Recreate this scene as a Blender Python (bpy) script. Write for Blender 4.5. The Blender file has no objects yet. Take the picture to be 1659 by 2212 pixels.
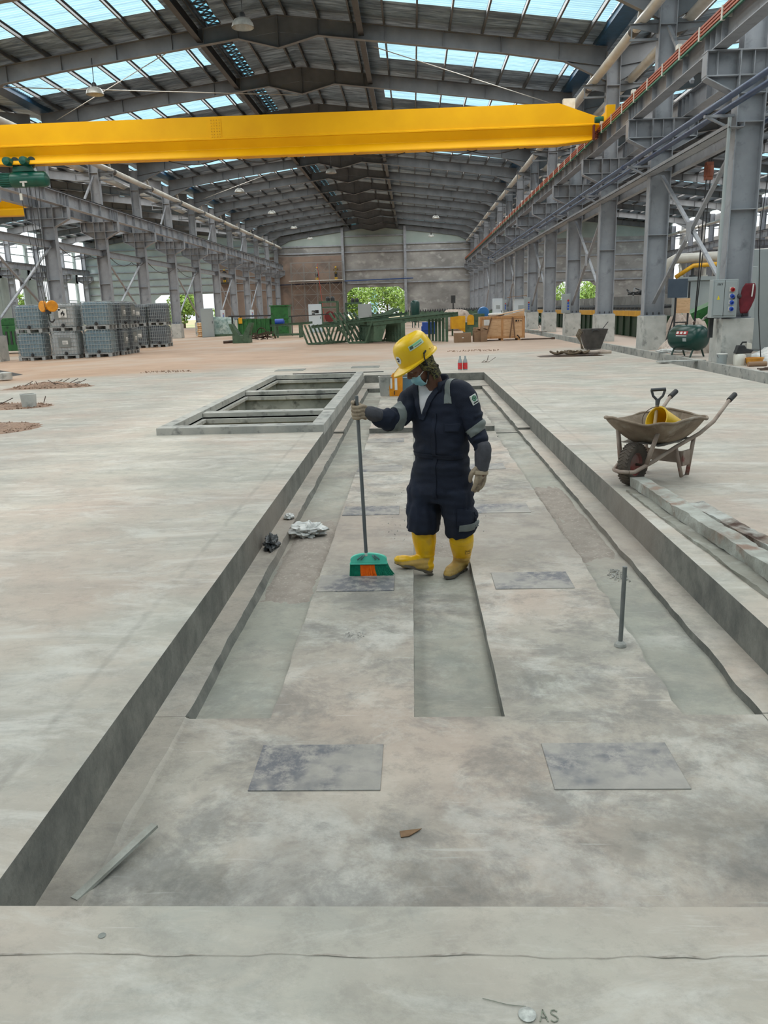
import bpy, bmesh, math, random
from mathutils import Vector, Matrix, Euler, noise as mnoise
random.seed(7)
SC = bpy.context.scene
COL = SC.collection
PI = math.pi
sin, cos = math.sin, math.cos

# ------------------------------------------------------------------ mesh builder
class MB:
    def __init__(s):
        s.v = []; s.f = []; s.m = []; s.mi = 0; s.M = None
    def add(s, vs, fs):
        n = len(s.v)
        if s.M is not None:
            vs = [tuple(s.M @ Vector(p)) for p in vs]
        s.v += [tuple(p) for p in vs]
        s.f += [tuple(i + n for i in f) for f in fs]
        s.m += [s.mi] * len(fs)
        return s
    def box(s, x0, y0, z0, x1, y1, z1):
        return s.add([(x0,y0,z0),(x1,y0,z0),(x1,y1,z0),(x0,y1,z0),(x0,y0,z1),(x1,y0,z1),(x1,y1,z1),(x0,y1,z1)],
              [(0,3,2,1),(4,5,6,7),(0,1,5,4),(1,2,6,5),(2,3,7,6),(3,0,4,7)])
    def cbox(s, c, d):
        return s.box(c[0]-d[0]/2,c[1]-d[1]/2,c[2]-d[2]/2,c[0]+d[0]/2,c[1]+d[1]/2,c[2]+d[2]/2)
    def bar(s, p, q, w, h, up=(0,0,1)):
        p = Vector(p); q = Vector(q); d = (q-p)
        if d.length < 1e-6: return s
        d.normalize(); u = Vector(up)
        if abs(d.dot(u)) > .98: u = Vector((0,1,0))
        r = d.cross(u).normalized(); u = r.cross(d)
        r *= w/2; u *= h/2
        return s.add([p-r-u,p+r-u,p+r+u,p-r+u,q-r-u,q+r-u,q+r+u,q-r+u],
              [(0,1,2,3),(7,6,5,4),(0,4,5,1),(1,5,6,2),(2,6,7,3),(3,7,4,0)])
    def rings(s, rs, cap=True, closed=False):
        n = len(rs[0]); vs = [p for r in rs for p in r]; fs = []
        L = len(rs)
        for i in range(L if closed else L-1):
            a = i*n; b = ((i+1) % L)*n
            for j in range(n):
                k = (j+1) % n
                fs.append((a+j, a+k, b+k, b+j))
        if cap and not closed:
            fs.append(tuple(range(n-1,-1,-1))); fs.append(tuple(range((L-1)*n, L*n)))
        return s.add(vs, fs)
    def tube(s, pts, r, n=10, cap=True, closed=False):
        pts = [Vector(p) for p in pts]; rs = []
        L = len(pts); u = None
        for i, p in enumerate(pts):
            if closed: t = pts[(i+1) % L]-pts[i-1]
            else: t = (pts[min(i+1, L-1)]-pts[max(i-1, 0)])
            t.normalize()
            if u is None:
                u = Vector((0,0,1)) if abs(t.z) < .9 else Vector((1,0,0))
            u = (u - t*u.dot(t))
            if u.length < 1e-6: u = t.orthogonal()
            u.normalize(); w = t.cross(u)
            rr = r[i] if isinstance(r, (list, tuple)) else r
            rs.append([p + (u*cos(2*PI*j/n) + w*sin(2*PI*j/n))*rr for j in range(n)])
        return s.rings(rs, cap, closed)
    def lathe(s, prof, n=24, c=(0,0,0), cap=True, sx=1, sy=1):
        return s.rings([[(c[0]+r*sx*cos(2*PI*j/n), c[1]+r*sy*sin(2*PI*j/n), c[2]+z) for j in range(n)] for r, z in prof], cap)
    def prism(s, poly, a, b, axis='y'):
        # poly: 2-D outline in the plane across axis
        def P(u, v, t):
            return (u,t,v) if axis == 'y' else ((t,u,v) if axis == 'x' else (u,v,t))
        n = len(poly)
        vs = [P(u,v,a) for u,v in poly]+[P(u,v,b) for u,v in poly]
        fs = [(i,(i+1)%n,n+(i+1)%n,n+i) for i in range(n)]
        fs.append(tuple(range(n-1,-1,-1))); fs.append(tuple(range(n,2*n)))
        return s.add(vs, fs)
    def sphere(s, c, r, n=12, m=8, sc=(1,1,1)):
        return s.rings([[(c[0]+r*sc[0]*sin(PI*(i+.02)/(m+.04))*cos(2*PI*j/n), c[1]+r*sc[1]*sin(PI*(i+.02)/(m+.04))*sin(2*PI*j/n),
                c[2]-r*sc[2]*cos(PI*(i+.02)/(m+.04))) for j in range(n)] for i in range(m+1)], True)
    def grid(s, nx, ny, fn):
        vs = [fn(i/nx, j/ny) for j in range(ny+1) for i in range(nx+1)]
        fs = [(j*(nx+1)+i, j*(nx+1)+i+1, (j+1)*(nx+1)+i+1, (j+1)*(nx+1)+i) for j in range(ny) for i in range(nx)]
        return s.add(vs, fs)
    def ibeam(s, p, q, h, w, tf, tw, up=(0,0,1)):
        p = Vector(p); q = Vector(q); d = (q-p).normalized(); u = Vector(up)
        r = d.cross(u).normalized(); u = r.cross(d)
        for k in (-1,1):
            o = u*(k*(h/2-tf/2)); s.bar(p+o, q+o, w, tf, up)
        s.bar(p, q, tw, h-2*tf, up)
        return s
    def mesh(s, name):
        me = bpy.data.meshes.new(name); me.from_pydata(s.v, [], s.f); me.update()
        return me

def fixn(me):
    bm = bmesh.new(); bm.from_mesh(me); bmesh.ops.recalc_face_normals(bm, faces=bm.faces); bm.to_mesh(me); bm.free()

def obj(name, mb, mat, parent=None, smooth=False, bevel=0, off=None, fix=True):
    if off is not None:
        mb.v = [(p[0]-off[0], p[1]-off[1], p[2]-off[2]) for p in mb.v]
    me = mb.mesh(name)
    if fix: fixn(me)
    for m in (mat if isinstance(mat, (list, tuple)) else [mat]): me.materials.append(m)
    if isinstance(mat, (list, tuple)): me.polygons.foreach_set('material_index', mb.m)
    if smooth:
        me.polygons.foreach_set('use_smooth', [True]*len(me.polygons))
    o = bpy.data.objects.new(name, me); COL.objects.link(o)
    if parent is not None: o.parent = parent
    if smooth == 'auto':
        try: me.set_sharp_from_angle(angle=math.radians(40))
        except Exception: pass
    if bevel:
        b = o.modifiers.new('bevel','BEVEL'); b.width = bevel; b.segments = 2; b.limit_method = 'ANGLE'; b.angle_limit = math.radians(50)
    return o

def thing(name, label, cat, loc=(0,0,0), rz=0, group=None):
    o = bpy.data.objects.new(name, None); COL.objects.link(o)
    o.empty_display_size = .1
    o.location = loc; o.rotation_euler = (0,0,rz)
    return tag(o, label, cat, group)
def tag(o, label, cat, group=None, kind='thing'):
    o['label'] = label; o['category'] = cat; o['kind'] = kind
    if group: o['group'] = group
    return o
def solo(name, mb, mat, label, cat, loc=None, group=None, rz=0, kind='thing', **k):
    o = obj(name, mb, mat, None, **k)
    if loc is not None: o.location = loc
    o.rotation_euler = (0,0,rz)
    return tag(o, label, cat, group, kind)
def struct(name, mb, mat, **k):
    o = obj(name, mb, mat, None, **k); o['kind'] = 'structure'; return o
def dup(root, loc, rz=None, label=None, group=None, sc=None):
    r = root.copy(); COL.objects.link(r); r.location = loc
    if rz is not None: r.rotation_euler = (0,0,rz)
    if label: r['label'] = label
    if group: r['group'] = group
    if sc: r.scale = sc
    for ch in list(root.children):
        c = ch.copy(); COL.objects.link(c); c.parent = r
        for g in ch.children:
            d = g.copy(); COL.objects.link(d); d.parent = c
    return r
ORD = ['', 'first','second','third','fourth','fifth','sixth','seventh','eighth','ninth','tenth','eleventh','twelfth','thirteenth','fourteenth','fifteenth','sixteenth']
def rnd(a, b): return random.uniform(a, b)

# ------------------------------------------------------------------ materials
def nd(nt, t, ins=None, **pr):
    n = nt.nodes.new(t)
    for k, v in pr.items(): setattr(n, k, v)
    for k, v in (ins or {}).items():
        if isinstance(v, bpy.types.NodeSocket): nt.links.new(v, n.inputs[k])
        else: n.inputs[k].default_value = v
    return n
def c4(c): return (c[0], c[1], c[2], 1)
def srgb(*c):
    return tuple(((x/255)/12.92 if x/255 <= .04045 else ((x/255+.055)/1.055)**2.4) for x in c)
def newmat(name):
    m = bpy.data.materials.new(name); m.use_nodes = True
    nt = m.node_tree; nt.nodes.clear()
    out = nt.nodes.new('ShaderNodeOutputMaterial'); b = nt.nodes.new('ShaderNodeBsdfPrincipled')
    nt.links.new(b.outputs[0], out.inputs[0])
    return m, nt, b
def mixc(nt, f, a, b, mode='MIX'):
    n = nt.nodes.new('ShaderNodeMix'); n.data_type = 'RGBA'; n.blend_type = mode
    for i, v in ((0, f), (6, a), (7, b)):
        if isinstance(v, bpy.types.NodeSocket): nt.links.new(v, n.inputs[i])
        else: n.inputs[i].default_value = v if i == 0 else c4(v)
    return n.outputs[2]
def noise(nt, vec, scale, detail=4, rough=.55, dist=0):
    return nd(nt, 'ShaderNodeTexNoise', {'Vector': vec, 'Scale': scale, 'Detail': detail, 'Roughness': rough, 'Distortion': dist}).outputs['Fac']
def ramp(nt, f, a, b):
    return nd(nt, 'ShaderNodeMapRange', {'Value': f, 'From Min': a, 'From Max': b}).outputs[0]
def math_(nt, op, a, b=0.0):
    n = nt.nodes.new('ShaderNodeMath'); n.operation = op
    for i, v in ((0,a),(1,b)):
        if isinstance(v, bpy.types.NodeSocket): nt.links.new(v, n.inputs[i])
        else: n.inputs[i].default_value = v
    return n.outputs[0]
def mapping(nt, vec, sc=(1,1,1), rot=(0,0,0), loc=(0,0,0)):
    return nd(nt, 'ShaderNodeMapping', {'Vector': vec, 'Scale': sc, 'Rotation': rot, 'Location': loc}).outputs[0]
def mk(name, c1, c2=None, rough=.6, metal=0, scale=4, bump=0, bscale=40, lo=.35, hi=.65, c3=None, s3=12, lo3=.55, hi3=.7, stretch=(1,1,1), spec=None, detail=5):
    m, nt, b = newmat(name)
    co = nt.nodes.new('ShaderNodeTexCoord').outputs['Object']
    co = mapping(nt, co, stretch)
    col = None
    if c2 is not None:
        col = mixc(nt, ramp(nt, noise(nt, co, scale, detail), lo, hi), c1, c2)
    if c3 is not None:
        col = mixc(nt, ramp(nt, noise(nt, co, s3, 6), lo3, hi3), col if col else c1, c3)
    if col is not None: nt.links.new(col, b.inputs['Base Color'])
    else: b.inputs['Base Color'].default_value = c4(c1)
    b.inputs['Roughness'].default_value = rough; b.inputs['Metallic'].default_value = metal
    if spec is not None: b.inputs['Specular IOR Level'].default_value = spec
    if bump:
        bn = nd(nt, 'ShaderNodeBump', {'Strength': bump, 'Distance': .01, 'Height': noise(nt, co, bscale, 5)})
        nt.links.new(bn.outputs[0], b.inputs['Normal'])
    return m

# ------------------------------------------------------------------ camera
def setup_camera():
    f = 1733.; p, y, r = .24748, .04208, .02869
    fy = Vector((-sin(y)*cos(p), cos(y)*cos(p), -sin(p))); rt = Vector((cos(y), sin(y), 0)); dn = fy.cross(rt)
    c, s = cos(r), sin(r)
    r2 = rt*c + dn*s; d2 = dn*c - rt*s
    cam = bpy.data.cameras.new('camera'); o = bpy.data.objects.new('camera', cam); COL.objects.link(o)
    M = Matrix((( r2.x, -d2.x, -fy.x, 0), (r2.y, -d2.y, -fy.y, 0), (r2.z, -d2.z, -fy.z, 1.6), (0,0,0,1)))
    o.matrix_world = M
    cam.sensor_fit = 'HORIZONTAL'; cam.sensor_width = 36; cam.lens = f/1659*36
    cam.clip_start = .05; cam.clip_end = 1000
    SC.camera = o
setup_camera()
# ------------------------------------------------------------------ shared sizes
BAY = 7.13
XR, XL, XC = 8.15, -18.55, -5.2          # column rows and ridge of the middle hall
HALF = 13.35
YEND = 16*BAY + .55
YK = lambda k: k*BAY
def roofz(x):                            # top of the roof frames
    for c in (XC-2*HALF, XC, XC+2*HALF):
        if abs(x-c) <= HALF+.01: return 13.05-.125*abs(x-c)
    return 11.38
def ground(x):                           # earth floor dips slightly towards the tank row
    t = min(max((-8.5-x)/12.0, 0), 1); return -.2*t*t*(3-2*t)

# ------------------------------------------------------------------ materials of the shell
def floor_mat(pit=False):
    m, nt, b = newmat('pit_concrete' if pit else 'floor_concrete')
    P = nt.nodes.new('ShaderNodeNewGeometry').outputs['Position']
    sep = nd(nt, 'ShaderNodeSeparateXYZ', {0: P}); X, Y, Z = sep.outputs
    st = mapping(nt, P, (1, 1.15, 1) if pit else (.6, 1.5, 1), (0,0,.12))
    big = noise(nt, st, 1.25, 10, .68, .25)
    swirl = noise(nt, mapping(nt, P, (1.2, 1.3, 1) if pit else (1.0, 2.8, 1), (0,0,-.15)), 1.6, 10, .7, .5 if pit else 1.2)
    fine = noise(nt, P, 11, 10, .72, .2)
    lo, hi = (srgb(140,134,124), srgb(188,179,166)) if pit else (srgb(158,153,143), srgb(190,184,171))
    c = mixc(nt, ramp(nt, big, .33, .66), lo, hi)
    c = mixc(nt, math_(nt, 'MULTIPLY', ramp(nt, swirl, .5, .72), .55), c, srgb(150,152,147) if not pit else srgb(126,127,123))
    c = mixc(nt, math_(nt, 'MULTIPLY', ramp(nt, fine, .55, .75), .4), c, srgb(205,202,194))
    tint = noise(nt, P, .55, 3, .5)
    c = mixc(nt, math_(nt, 'MULTIPLY', ramp(nt, tint, .46, .64), .5), c, srgb(190,167,151))
    tin2 = noise(nt, mapping(nt, P, (1,1,1), (0,0,0), (17,5,3)), .7, 3, .5)
    c = mixc(nt, math_(nt, 'MULTIPLY', ramp(nt, tin2, .52, .7), .28), c, srgb(154,164,154))
    pale = noise(nt, mapping(nt, P, (1.1,1.2,1) if pit else (.8,2.0,1), (0,0,.1), (9,2,0)), 1.4, 10, .72, .3 if pit else .8)
    c = mixc(nt, math_(nt, 'MULTIPLY', ramp(nt, pale, .5, .64), .62), c, srgb(205,203,195))
    dk = noise(nt, mapping(nt, P, (1.0,1.15,1), (0,0,.4), (3,8,1)), 2.3, 12, .74, .3)
    c = mixc(nt, math_(nt, 'MULTIPLY', ramp(nt, dk, .49, .60) if pit else ramp(nt, dk, .52, .68), .5 if pit else .2), c, srgb(104,104,102))
    mot = noise(nt, mapping(nt, P, (1,1.2,1), (0,0,.9), (1,7,4)), 5.5, 12, .8)
    c = mixc(nt, math_(nt, 'MULTIPLY', ramp(nt, mot, .5, .6), .32 if pit else .22), c, srgb(116,112,106))
    # damp, scratches, and shade painted along the near rim
    scr = noise(nt, mapping(nt, P, (1,14,1), (0,0,.7)), 3, 3, .5)
    c = mixc(nt, math_(nt, 'MULTIPLY', ramp(nt, scr, .66, .74), .35), c, srgb(208,206,200))
    if pit:
        sunk = math_(nt, 'MULTIPLY', ramp(nt, Z, -.262, -.274), ramp(nt, noise(nt, P, 1.1, 6, .6), .3, .5))
        c = mixc(nt, math_(nt, 'MULTIPLY', sunk, .5), c, srgb(140,145,134))
        led = math_(nt, 'MULTIPLY', math_(nt, 'MULTIPLY', ramp(nt, Z, -.2375, -.233), ramp(nt, Z, -.18, -.2)), ramp(nt, fine, .3, .6))
        c = mixc(nt, math_(nt, 'MULTIPLY', led, .55), c, srgb(186,178,166))
        rim_shade = math_(nt, 'MULTIPLY', ramp(nt, Y, 2.9, 2.0), ramp(nt, noise(nt, P, 3.2, 6, .6), .38, .6))
        c = mixc(nt, math_(nt, 'MULTIPLY', rim_shade, .6), c, srgb(96,95,92))  # blotchy shade beyond the near rim, painted into the colour
        # vertical faces: form-board streaks
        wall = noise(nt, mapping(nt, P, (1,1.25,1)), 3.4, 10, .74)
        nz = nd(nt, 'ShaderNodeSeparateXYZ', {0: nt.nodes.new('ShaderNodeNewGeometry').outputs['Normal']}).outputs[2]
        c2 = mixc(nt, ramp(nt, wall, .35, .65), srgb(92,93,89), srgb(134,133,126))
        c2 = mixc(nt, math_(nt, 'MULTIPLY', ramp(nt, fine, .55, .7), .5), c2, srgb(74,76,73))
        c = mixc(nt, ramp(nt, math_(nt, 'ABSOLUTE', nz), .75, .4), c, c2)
        # dusty grey sand swept over the middle stretch
        inx = math_(nt, 'MULTIPLY', ramp(nt, math_(nt, 'ADD', Y, math_(nt, 'MULTIPLY', big, 1.2)), 6.0, 6.5), ramp(nt, math_(nt, 'ADD', Y, math_(nt, 'MULTIPLY', swirl, 1.0)), 8.3, 7.4))
        c = mixc(nt, math_(nt, 'MULTIPLY', inx, .5), c, srgb(150,140,130))
    else:
        wob = math_(nt, 'MULTIPLY', noise(nt, P, .25, 5, .6), 6)
        edge = math_(nt, 'SUBTRACT', math_(nt, 'ADD', Y, wob), math_(nt, 'MULTIPLY', X, .55))
        d = ramp(nt, edge, 29.2, 31.2)
        right = ramp(nt, X, 7.4, 8.6)
        dn = noise(nt, P, .8, 6, .6)
        dirt = mixc(nt, ramp(nt, dn, .35, .65), srgb(188,158,134), srgb(172,142,118))
        dirt = mixc(nt, ramp(nt, noise(nt, P, .22, 4, .5), .5, .68), dirt, srgb(184,168,152))
        dirt = mixc(nt, math_(nt, 'MULTIPLY', ramp(nt, X, -6, 2), .45), dirt, srgb(178,164,152))
        c = mixc(nt, d, c, dirt)
        c = mixc(nt, math_(nt, 'MULTIPLY', right, .55), c, srgb(196,178,166))
        # casting joints beside the pit
        for xj in (-1.5, 1.98):
            w = math_(nt, 'ABSOLUTE', math_(nt, 'SUBTRACT', math_(nt, 'ADD', X, math_(nt, 'MULTIPLY', math_(nt, 'SUBTRACT', fine, .5), .09)), xj))
            ln = math_(nt, 'MULTIPLY', ramp(nt, w, .028, .008), ramp(nt, noise(nt, P, 2.1, 4), .38, .55))
            ln = math_(nt, 'MULTIPLY', ln, math_(nt, 'MULTIPLY', ramp(nt, Y, 22, 20), ramp(nt, Y, 1.4, 1.9)))
            c = mixc(nt, math_(nt, 'MULTIPLY', ln, .34), c, srgb(128,124,116))
    nt.links.new(c, b.inputs['Base Color'])
    b.inputs['Roughness'].default_value = .62; b.inputs['Specular IOR Level'].default_value = .35
    h = math_(nt, 'ADD', math_(nt, 'MULTIPLY', fine, .6), math_(nt, 'MULTIPLY', noise(nt, P, 60, 4, .6), .4))
    bn = nd(nt, 'ShaderNodeBump', {'Strength': .25 if not pit else .4, 'Distance': .012, 'Height': h}); nt.links.new(bn.outputs[0], b.inputs['Normal'])
    return m
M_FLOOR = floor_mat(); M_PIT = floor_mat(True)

def foil_mat():
    m, nt, b = newmat('roof_foil')
    P = nt.nodes.new('ShaderNodeNewGeometry').outputs['Position']
    n1 = noise(nt, mapping(nt, P, (.5,3.2,1)), 1.6, 7, .65, .6)
    n2 = noise(nt, mapping(nt, P, (.8,2.2,1)), .5, 4, .6)
    c = mixc(nt, ramp(nt, n1, .38, .62), srgb(92,112,132), srgb(172,196,216))
    c = mixc(nt, math_(nt, 'MULTIPLY', ramp(nt, n2, .45, .65), .6), c, srgb(70,84,98))
    nt.links.new(c, b.inputs['Base Color'])
    b.inputs['Roughness'].default_value = .42; b.inputs['Metallic'].default_value = .55
    bn = nd(nt, 'ShaderNodeBump', {'Strength': .6, 'Distance': .12, 'Height': n1}); nt.links.new(bn.outputs[0], b.inputs['Normal'])
    return m
M_FOIL = foil_mat()
def sheet_mat(name, tint, tr):
    m = bpy.data.materials.new(name); m.use_nodes = True; nt = m.node_tree; nt.nodes.clear()
    out = nt.nodes.new('ShaderNodeOutputMaterial')
    co = nt.nodes.new('ShaderNodeTexCoord').outputs['Object']
    tc = mixc(nt, ramp(nt, noise(nt, mapping(nt, co, (.12,2.4,1)), 1.6, 4, .6), .4, .62), tuple(x*.78 for x in tint), tuple(min(1,x*1.08) for x in tint))
    t = nd(nt, 'ShaderNodeBsdfTranslucent', {'Color': tc}); d = nd(nt, 'ShaderNodeBsdfDiffuse', {'Color': c4((.55,.62,.62))})
    mx = nd(nt, 'ShaderNodeMixShader', {0: tr, 1: d.outputs[0], 2: t.outputs[0]}); nt.links.new(mx.outputs[0], out.inputs[0])
    return m
M_SKYL = sheet_mat('skylight_sheet', (.40,.64,.70), .8)
M_SIDEGLASS = sheet_mat('side_sheet', (.35,.52,.52), .6)

M_STEEL = mk('grey_steel', srgb(140,144,150), srgb(158,162,168), .48, .1, 1.2, c3=srgb(122,126,131), s3=3, lo3=.56, hi3=.72)
M_ROOFSTEEL = mk('roof_steel', srgb(104,108,113), srgb(122,126,130), .5, .15, 1.2)
M_PURLIN = mk('purlin_steel', srgb(70,73,76), srgb(90,93,95), .5, .2, 1.2)
M_KERB = mk('kerb_concrete', srgb(150,151,146), srgb(176,174,167), .75, 0, 2.2, .3, 30, c3=srgb(110,112,108), s3=6)
M_BOXWALL = mk('box_wall_concrete', srgb(112,116,110), srgb(150,152,146), .7, 0, 1.6, .3, 20, c3=srgb(84,86,82), s3=5)
M_WALL = mk('wall_render', srgb(126,124,122), srgb(164,162,158), .85, 0, .35, .2, 8, c3=srgb(186,184,180), s3=.9, lo3=.55, hi3=.75, stretch=(1,1,1.5))
M_BROWNWALL = mk('wall_brown', srgb(150,130,116), srgb(128,112,102), .85, 0, .5, .2, 8, c3=srgb(104,94,88), s3=.4)
M_GREENSHEET = mk('wall_sheet', srgb(150,164,158), srgb(166,178,172), .5, .1, .6)
M_PALE = mk('end_sheet', srgb(176,190,186), srgb(160,174,172), .5, .1, .7)
M_BLUEGUTTER = mk('gutter_blue', srgb(24,62,92), srgb(34,76,108), .45)
M_DARK = mk('dark_steel', srgb(40,42,44), srgb(56,58,60), .5)

# ------------------------------------------------------------------ floor with pit, boxes, drain
PX0, PX1, PY0, PY1 = -1.25, 1.745, 1.88, 20.4
BX0, BX1 = -3.40, -1.43
BOXES = [(11.1,12.72),(13.0,16.08),(16.36,19.82)]
TX0, TX1 = 6.78, 7.55
holes = [(PX0,PY0,PX1,PY1),(TX0,-12,TX1,60)]+[(BX0,a,BX1,c) for a,c in BOXES]
def build_floor():
    xs = sorted(set([-47,-30,-24,-18,-16,-14.5,-13,-11.5,-10,-8.5,-6,-3.4,-1.43,PX0,PX1,4,TX0,TX1,12,20,36.2]))
    ys = sorted(set([-24,-12,PY0,PY1,60,80,YEND]+[v for bx in BOXES for v in bx]))
    mb = MB()
    for i in range(len(xs)-1):
        for j in range(len(ys)-1):
            cx_, cy_ = (xs[i]+xs[i+1])/2, (ys[j]+ys[j+1])/2
            if any(h[0] < cx_ < h[2] and h[1] < cy_ < h[3] for h in holes): continue
            q = [(xs[i],ys[j]),(xs[i+1],ys[j]),(xs[i+1],ys[j+1]),(xs[i],ys[j+1])]
            mb.add([(x,y,ground(x)) for x,y in q],[(0,1,2,3)])
    struct('floor', mb, M_FLOOR, fix=False)
    # narrow drain along the column row
    mb = MB()
    mb.add([(TX0,-12,0),(TX0,60,0),(TX0,60,-.35),(TX0,-12,-.35),(TX1,-12,-.35),(TX1,60,-.35),(TX1,60,0),(TX1,-12,0)],
           [(0,1,2,3),(3,2,5,4),(4,5,6,7)])
    mb.box(TX1,-12,0,TX1+.12,60,.05)
    struct('floor_drain', mb, M_KERB)
build_floor()

def build_pit():
    mb = MB()
    # cross-section strips from left wall to right wall, each border a slightly broken line
    def edge(x, amp, seed):
        return lambda y: x + amp*(mnoise.noise((y*2.1, seed, .3)) + .7*mnoise.noise((y*7, seed, 9.3)))
    bx = [edge(PX0,0,1), edge(-1.105,.012,2), edge(-1.085,.008,2.5), edge(-.70,.012,3), edge(-.03,.003,4), edge(.39,.004,5), edge(1.2,.03,6), edge(1.56,.014,7), edge(PX1,0,8)]
    rows = [(1.88,3.38,[-.229,-.229,-.24,-.24,-.24,-.24,-.24,-.235]), (3.38,12.2,[-.228,-.234,-.29,-.24,-.315,-.24,-.28,-.232]),
            (12.2,18.9,[-.2,-.21,-.29,-.165,-.27,-.165,-.27,-.2]), (18.9,20.4,[-.19]*8)]
    for r, (y0, y1, zs) in enumerate(rows):
        n = max(2, int((y1-y0)/.07)); ys = [y0+(y1-y0)*i/n for i in range(n+1)]
        for s in range(8):
            f0, f1 = bx[s], bx[s+1]
            zl = zs[s]
            if s == 1 and r in (0,1,2): z0, z1 = zs[0], zs[2]      # broken sloping side of the left ledge
            else: z0 = z1 = zl
            vs = []; fs = []
            for i, y in enumerate(ys): vs += [(f0(y),y,z0),(f1(y),y,z1)]
            for i in range(n): fs.append((2*i,2*i+1,2*i+3,2*i+2))
            mb.add(vs, fs)
            if s < 7:                                            # upright between strips
                zr = zs[s+1] if not (s+1 == 1 and r in (0,1,2)) else zs[0]
                if abs(zr-z1) > 1e-4:
                    vs = []; fs = []
                    for i, y in enumerate(ys): vs += [(f1(y),y,z1),(f1(y),y,zr)]
                    for i in range(n): fs.append((2*i,2*i+1,2*i+3,2*i+2))
                    mb.add(vs, fs)
    for y, r in ((3.38,0),(12.2,1),(18.9,2)):
        a, c = rows[r][2], rows[r+1][2]
        for s in range(8):
            if abs(a[s]-c[s]) > 1e-4: mb.add([(bx[s](y),y,a[s]),(bx[s+1](y),y,a[s]),(bx[s+1](y),y,c[s]),(bx[s](y),y,c[s])],[(0,1,2,3)])
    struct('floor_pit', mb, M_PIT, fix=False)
    # pit walls, a little uneven along their top arris
    mb = MB()
    def wall(p, q, z0=-.32):
        n = max(2, int((Vector(q)-Vector(p)).length/.12)); vs = []; fs = []
        d = (Vector(q)-Vector(p)); nrm = Vector((-d.y, d.x)).normalized()
        for i in range(n+1):
            t = i/n; x = p[0]+d.x*t; y = p[1]+d.y*t
            e = .004+.006*abs(mnoise.noise((x*3,y*3,1)))
            vs += [(x,y,z0),(x,y,-.12),(x,y,-.02),(x,y,0)]
        for i in range(n):
            for k in range(3): fs.append((4*i+k,4*i+k+1,4*i+5+k,4*i+4+k))
        mb.add(vs, fs)
    wall((PX0,PY1),(PX0,PY0)); wall((PX1,PY0),(PX1,PY1)); wall((PX0,PY0),(PX1,PY0)); wall((PX1,PY1),(PX0,PY1))
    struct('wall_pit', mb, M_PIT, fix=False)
    # cracked seam of the strip along the near rim
    mb = MB()
    for k in range(60):
        x0 = -1.35+k*.05; 
        f = lambda x: 1.705+.012*mnoise.noise((x*4,0,0))+.01*mnoise.noise((x*19,2,0))
        w = lambda x: .0007+.007*max(0,mnoise.noise((x*7,5,0))+.15)**1.5
        mb.add([(x0,f(x0)-w(x0),.0022),(x0+.05,f(x0+.05)-w(x0+.05),.0022),(x0+.05,f(x0+.05)+w(x0+.05),.0022),(x0,f(x0)+w(x0),.0022)],[(0,1,2,3)])
    struct('trim_1', mb, mk('seam', srgb(136,128,118), srgb(180,174,164), .9, 0, 24), fix=False)
build_pit()

def build_boxes():
    mb = MB()
    KZ = .1
    for a, c in BOXES:                                           # box inner walls and bottoms
        z = -1.15
        mb.add([(BX0,a,.0),(BX1,a,.0),(BX1,c,.0),(BX0,c,.0),(BX0,a,z),(BX1,a,z),(BX1,c,z),(BX0,c,z)],
               [(0,1,5,4),(1,2,6,5),(2,3,7,6),(3,0,4,7),(4,5,6,7)])
    struct('wall_boxes', mb, M_BOXWALL)
    mb = MB()
    def kerb(x0,y0,x1,y1,z=KZ): mb.box(x0,y0,-.05,x1,y1,z)
    kerb(-3.565,10.86,PX0+.002,11.1); kerb(PX0-.181,11.1,PX0+.002,12.55); kerb(BX1,12.55,PX0+.003,19.98,.12)
    kerb(-3.565,11.1,BX0,19.98); kerb(BX0,19.82,BX1,19.98)
    kerb(BX0,12.72,BX1,13.0,.07); kerb(BX0,16.08,BX1,16.36,.07)
    # narrow seat for the cover plates, one step down inside each box
    for a, c in BOXES:
        mb.box(BX0,a,-.08,BX0+.07,c,-.02); mb.box(BX1-.06,a,-.1,BX1,c,-.02); mb.box(BX0,a,-.1,BX1,a+.06,-.021); mb.box(BX0,c-.05,-.1,BX1,c,-.021)
    struct('trim_2', mb, M_KERB, bevel=.008)
build_boxes()

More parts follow.
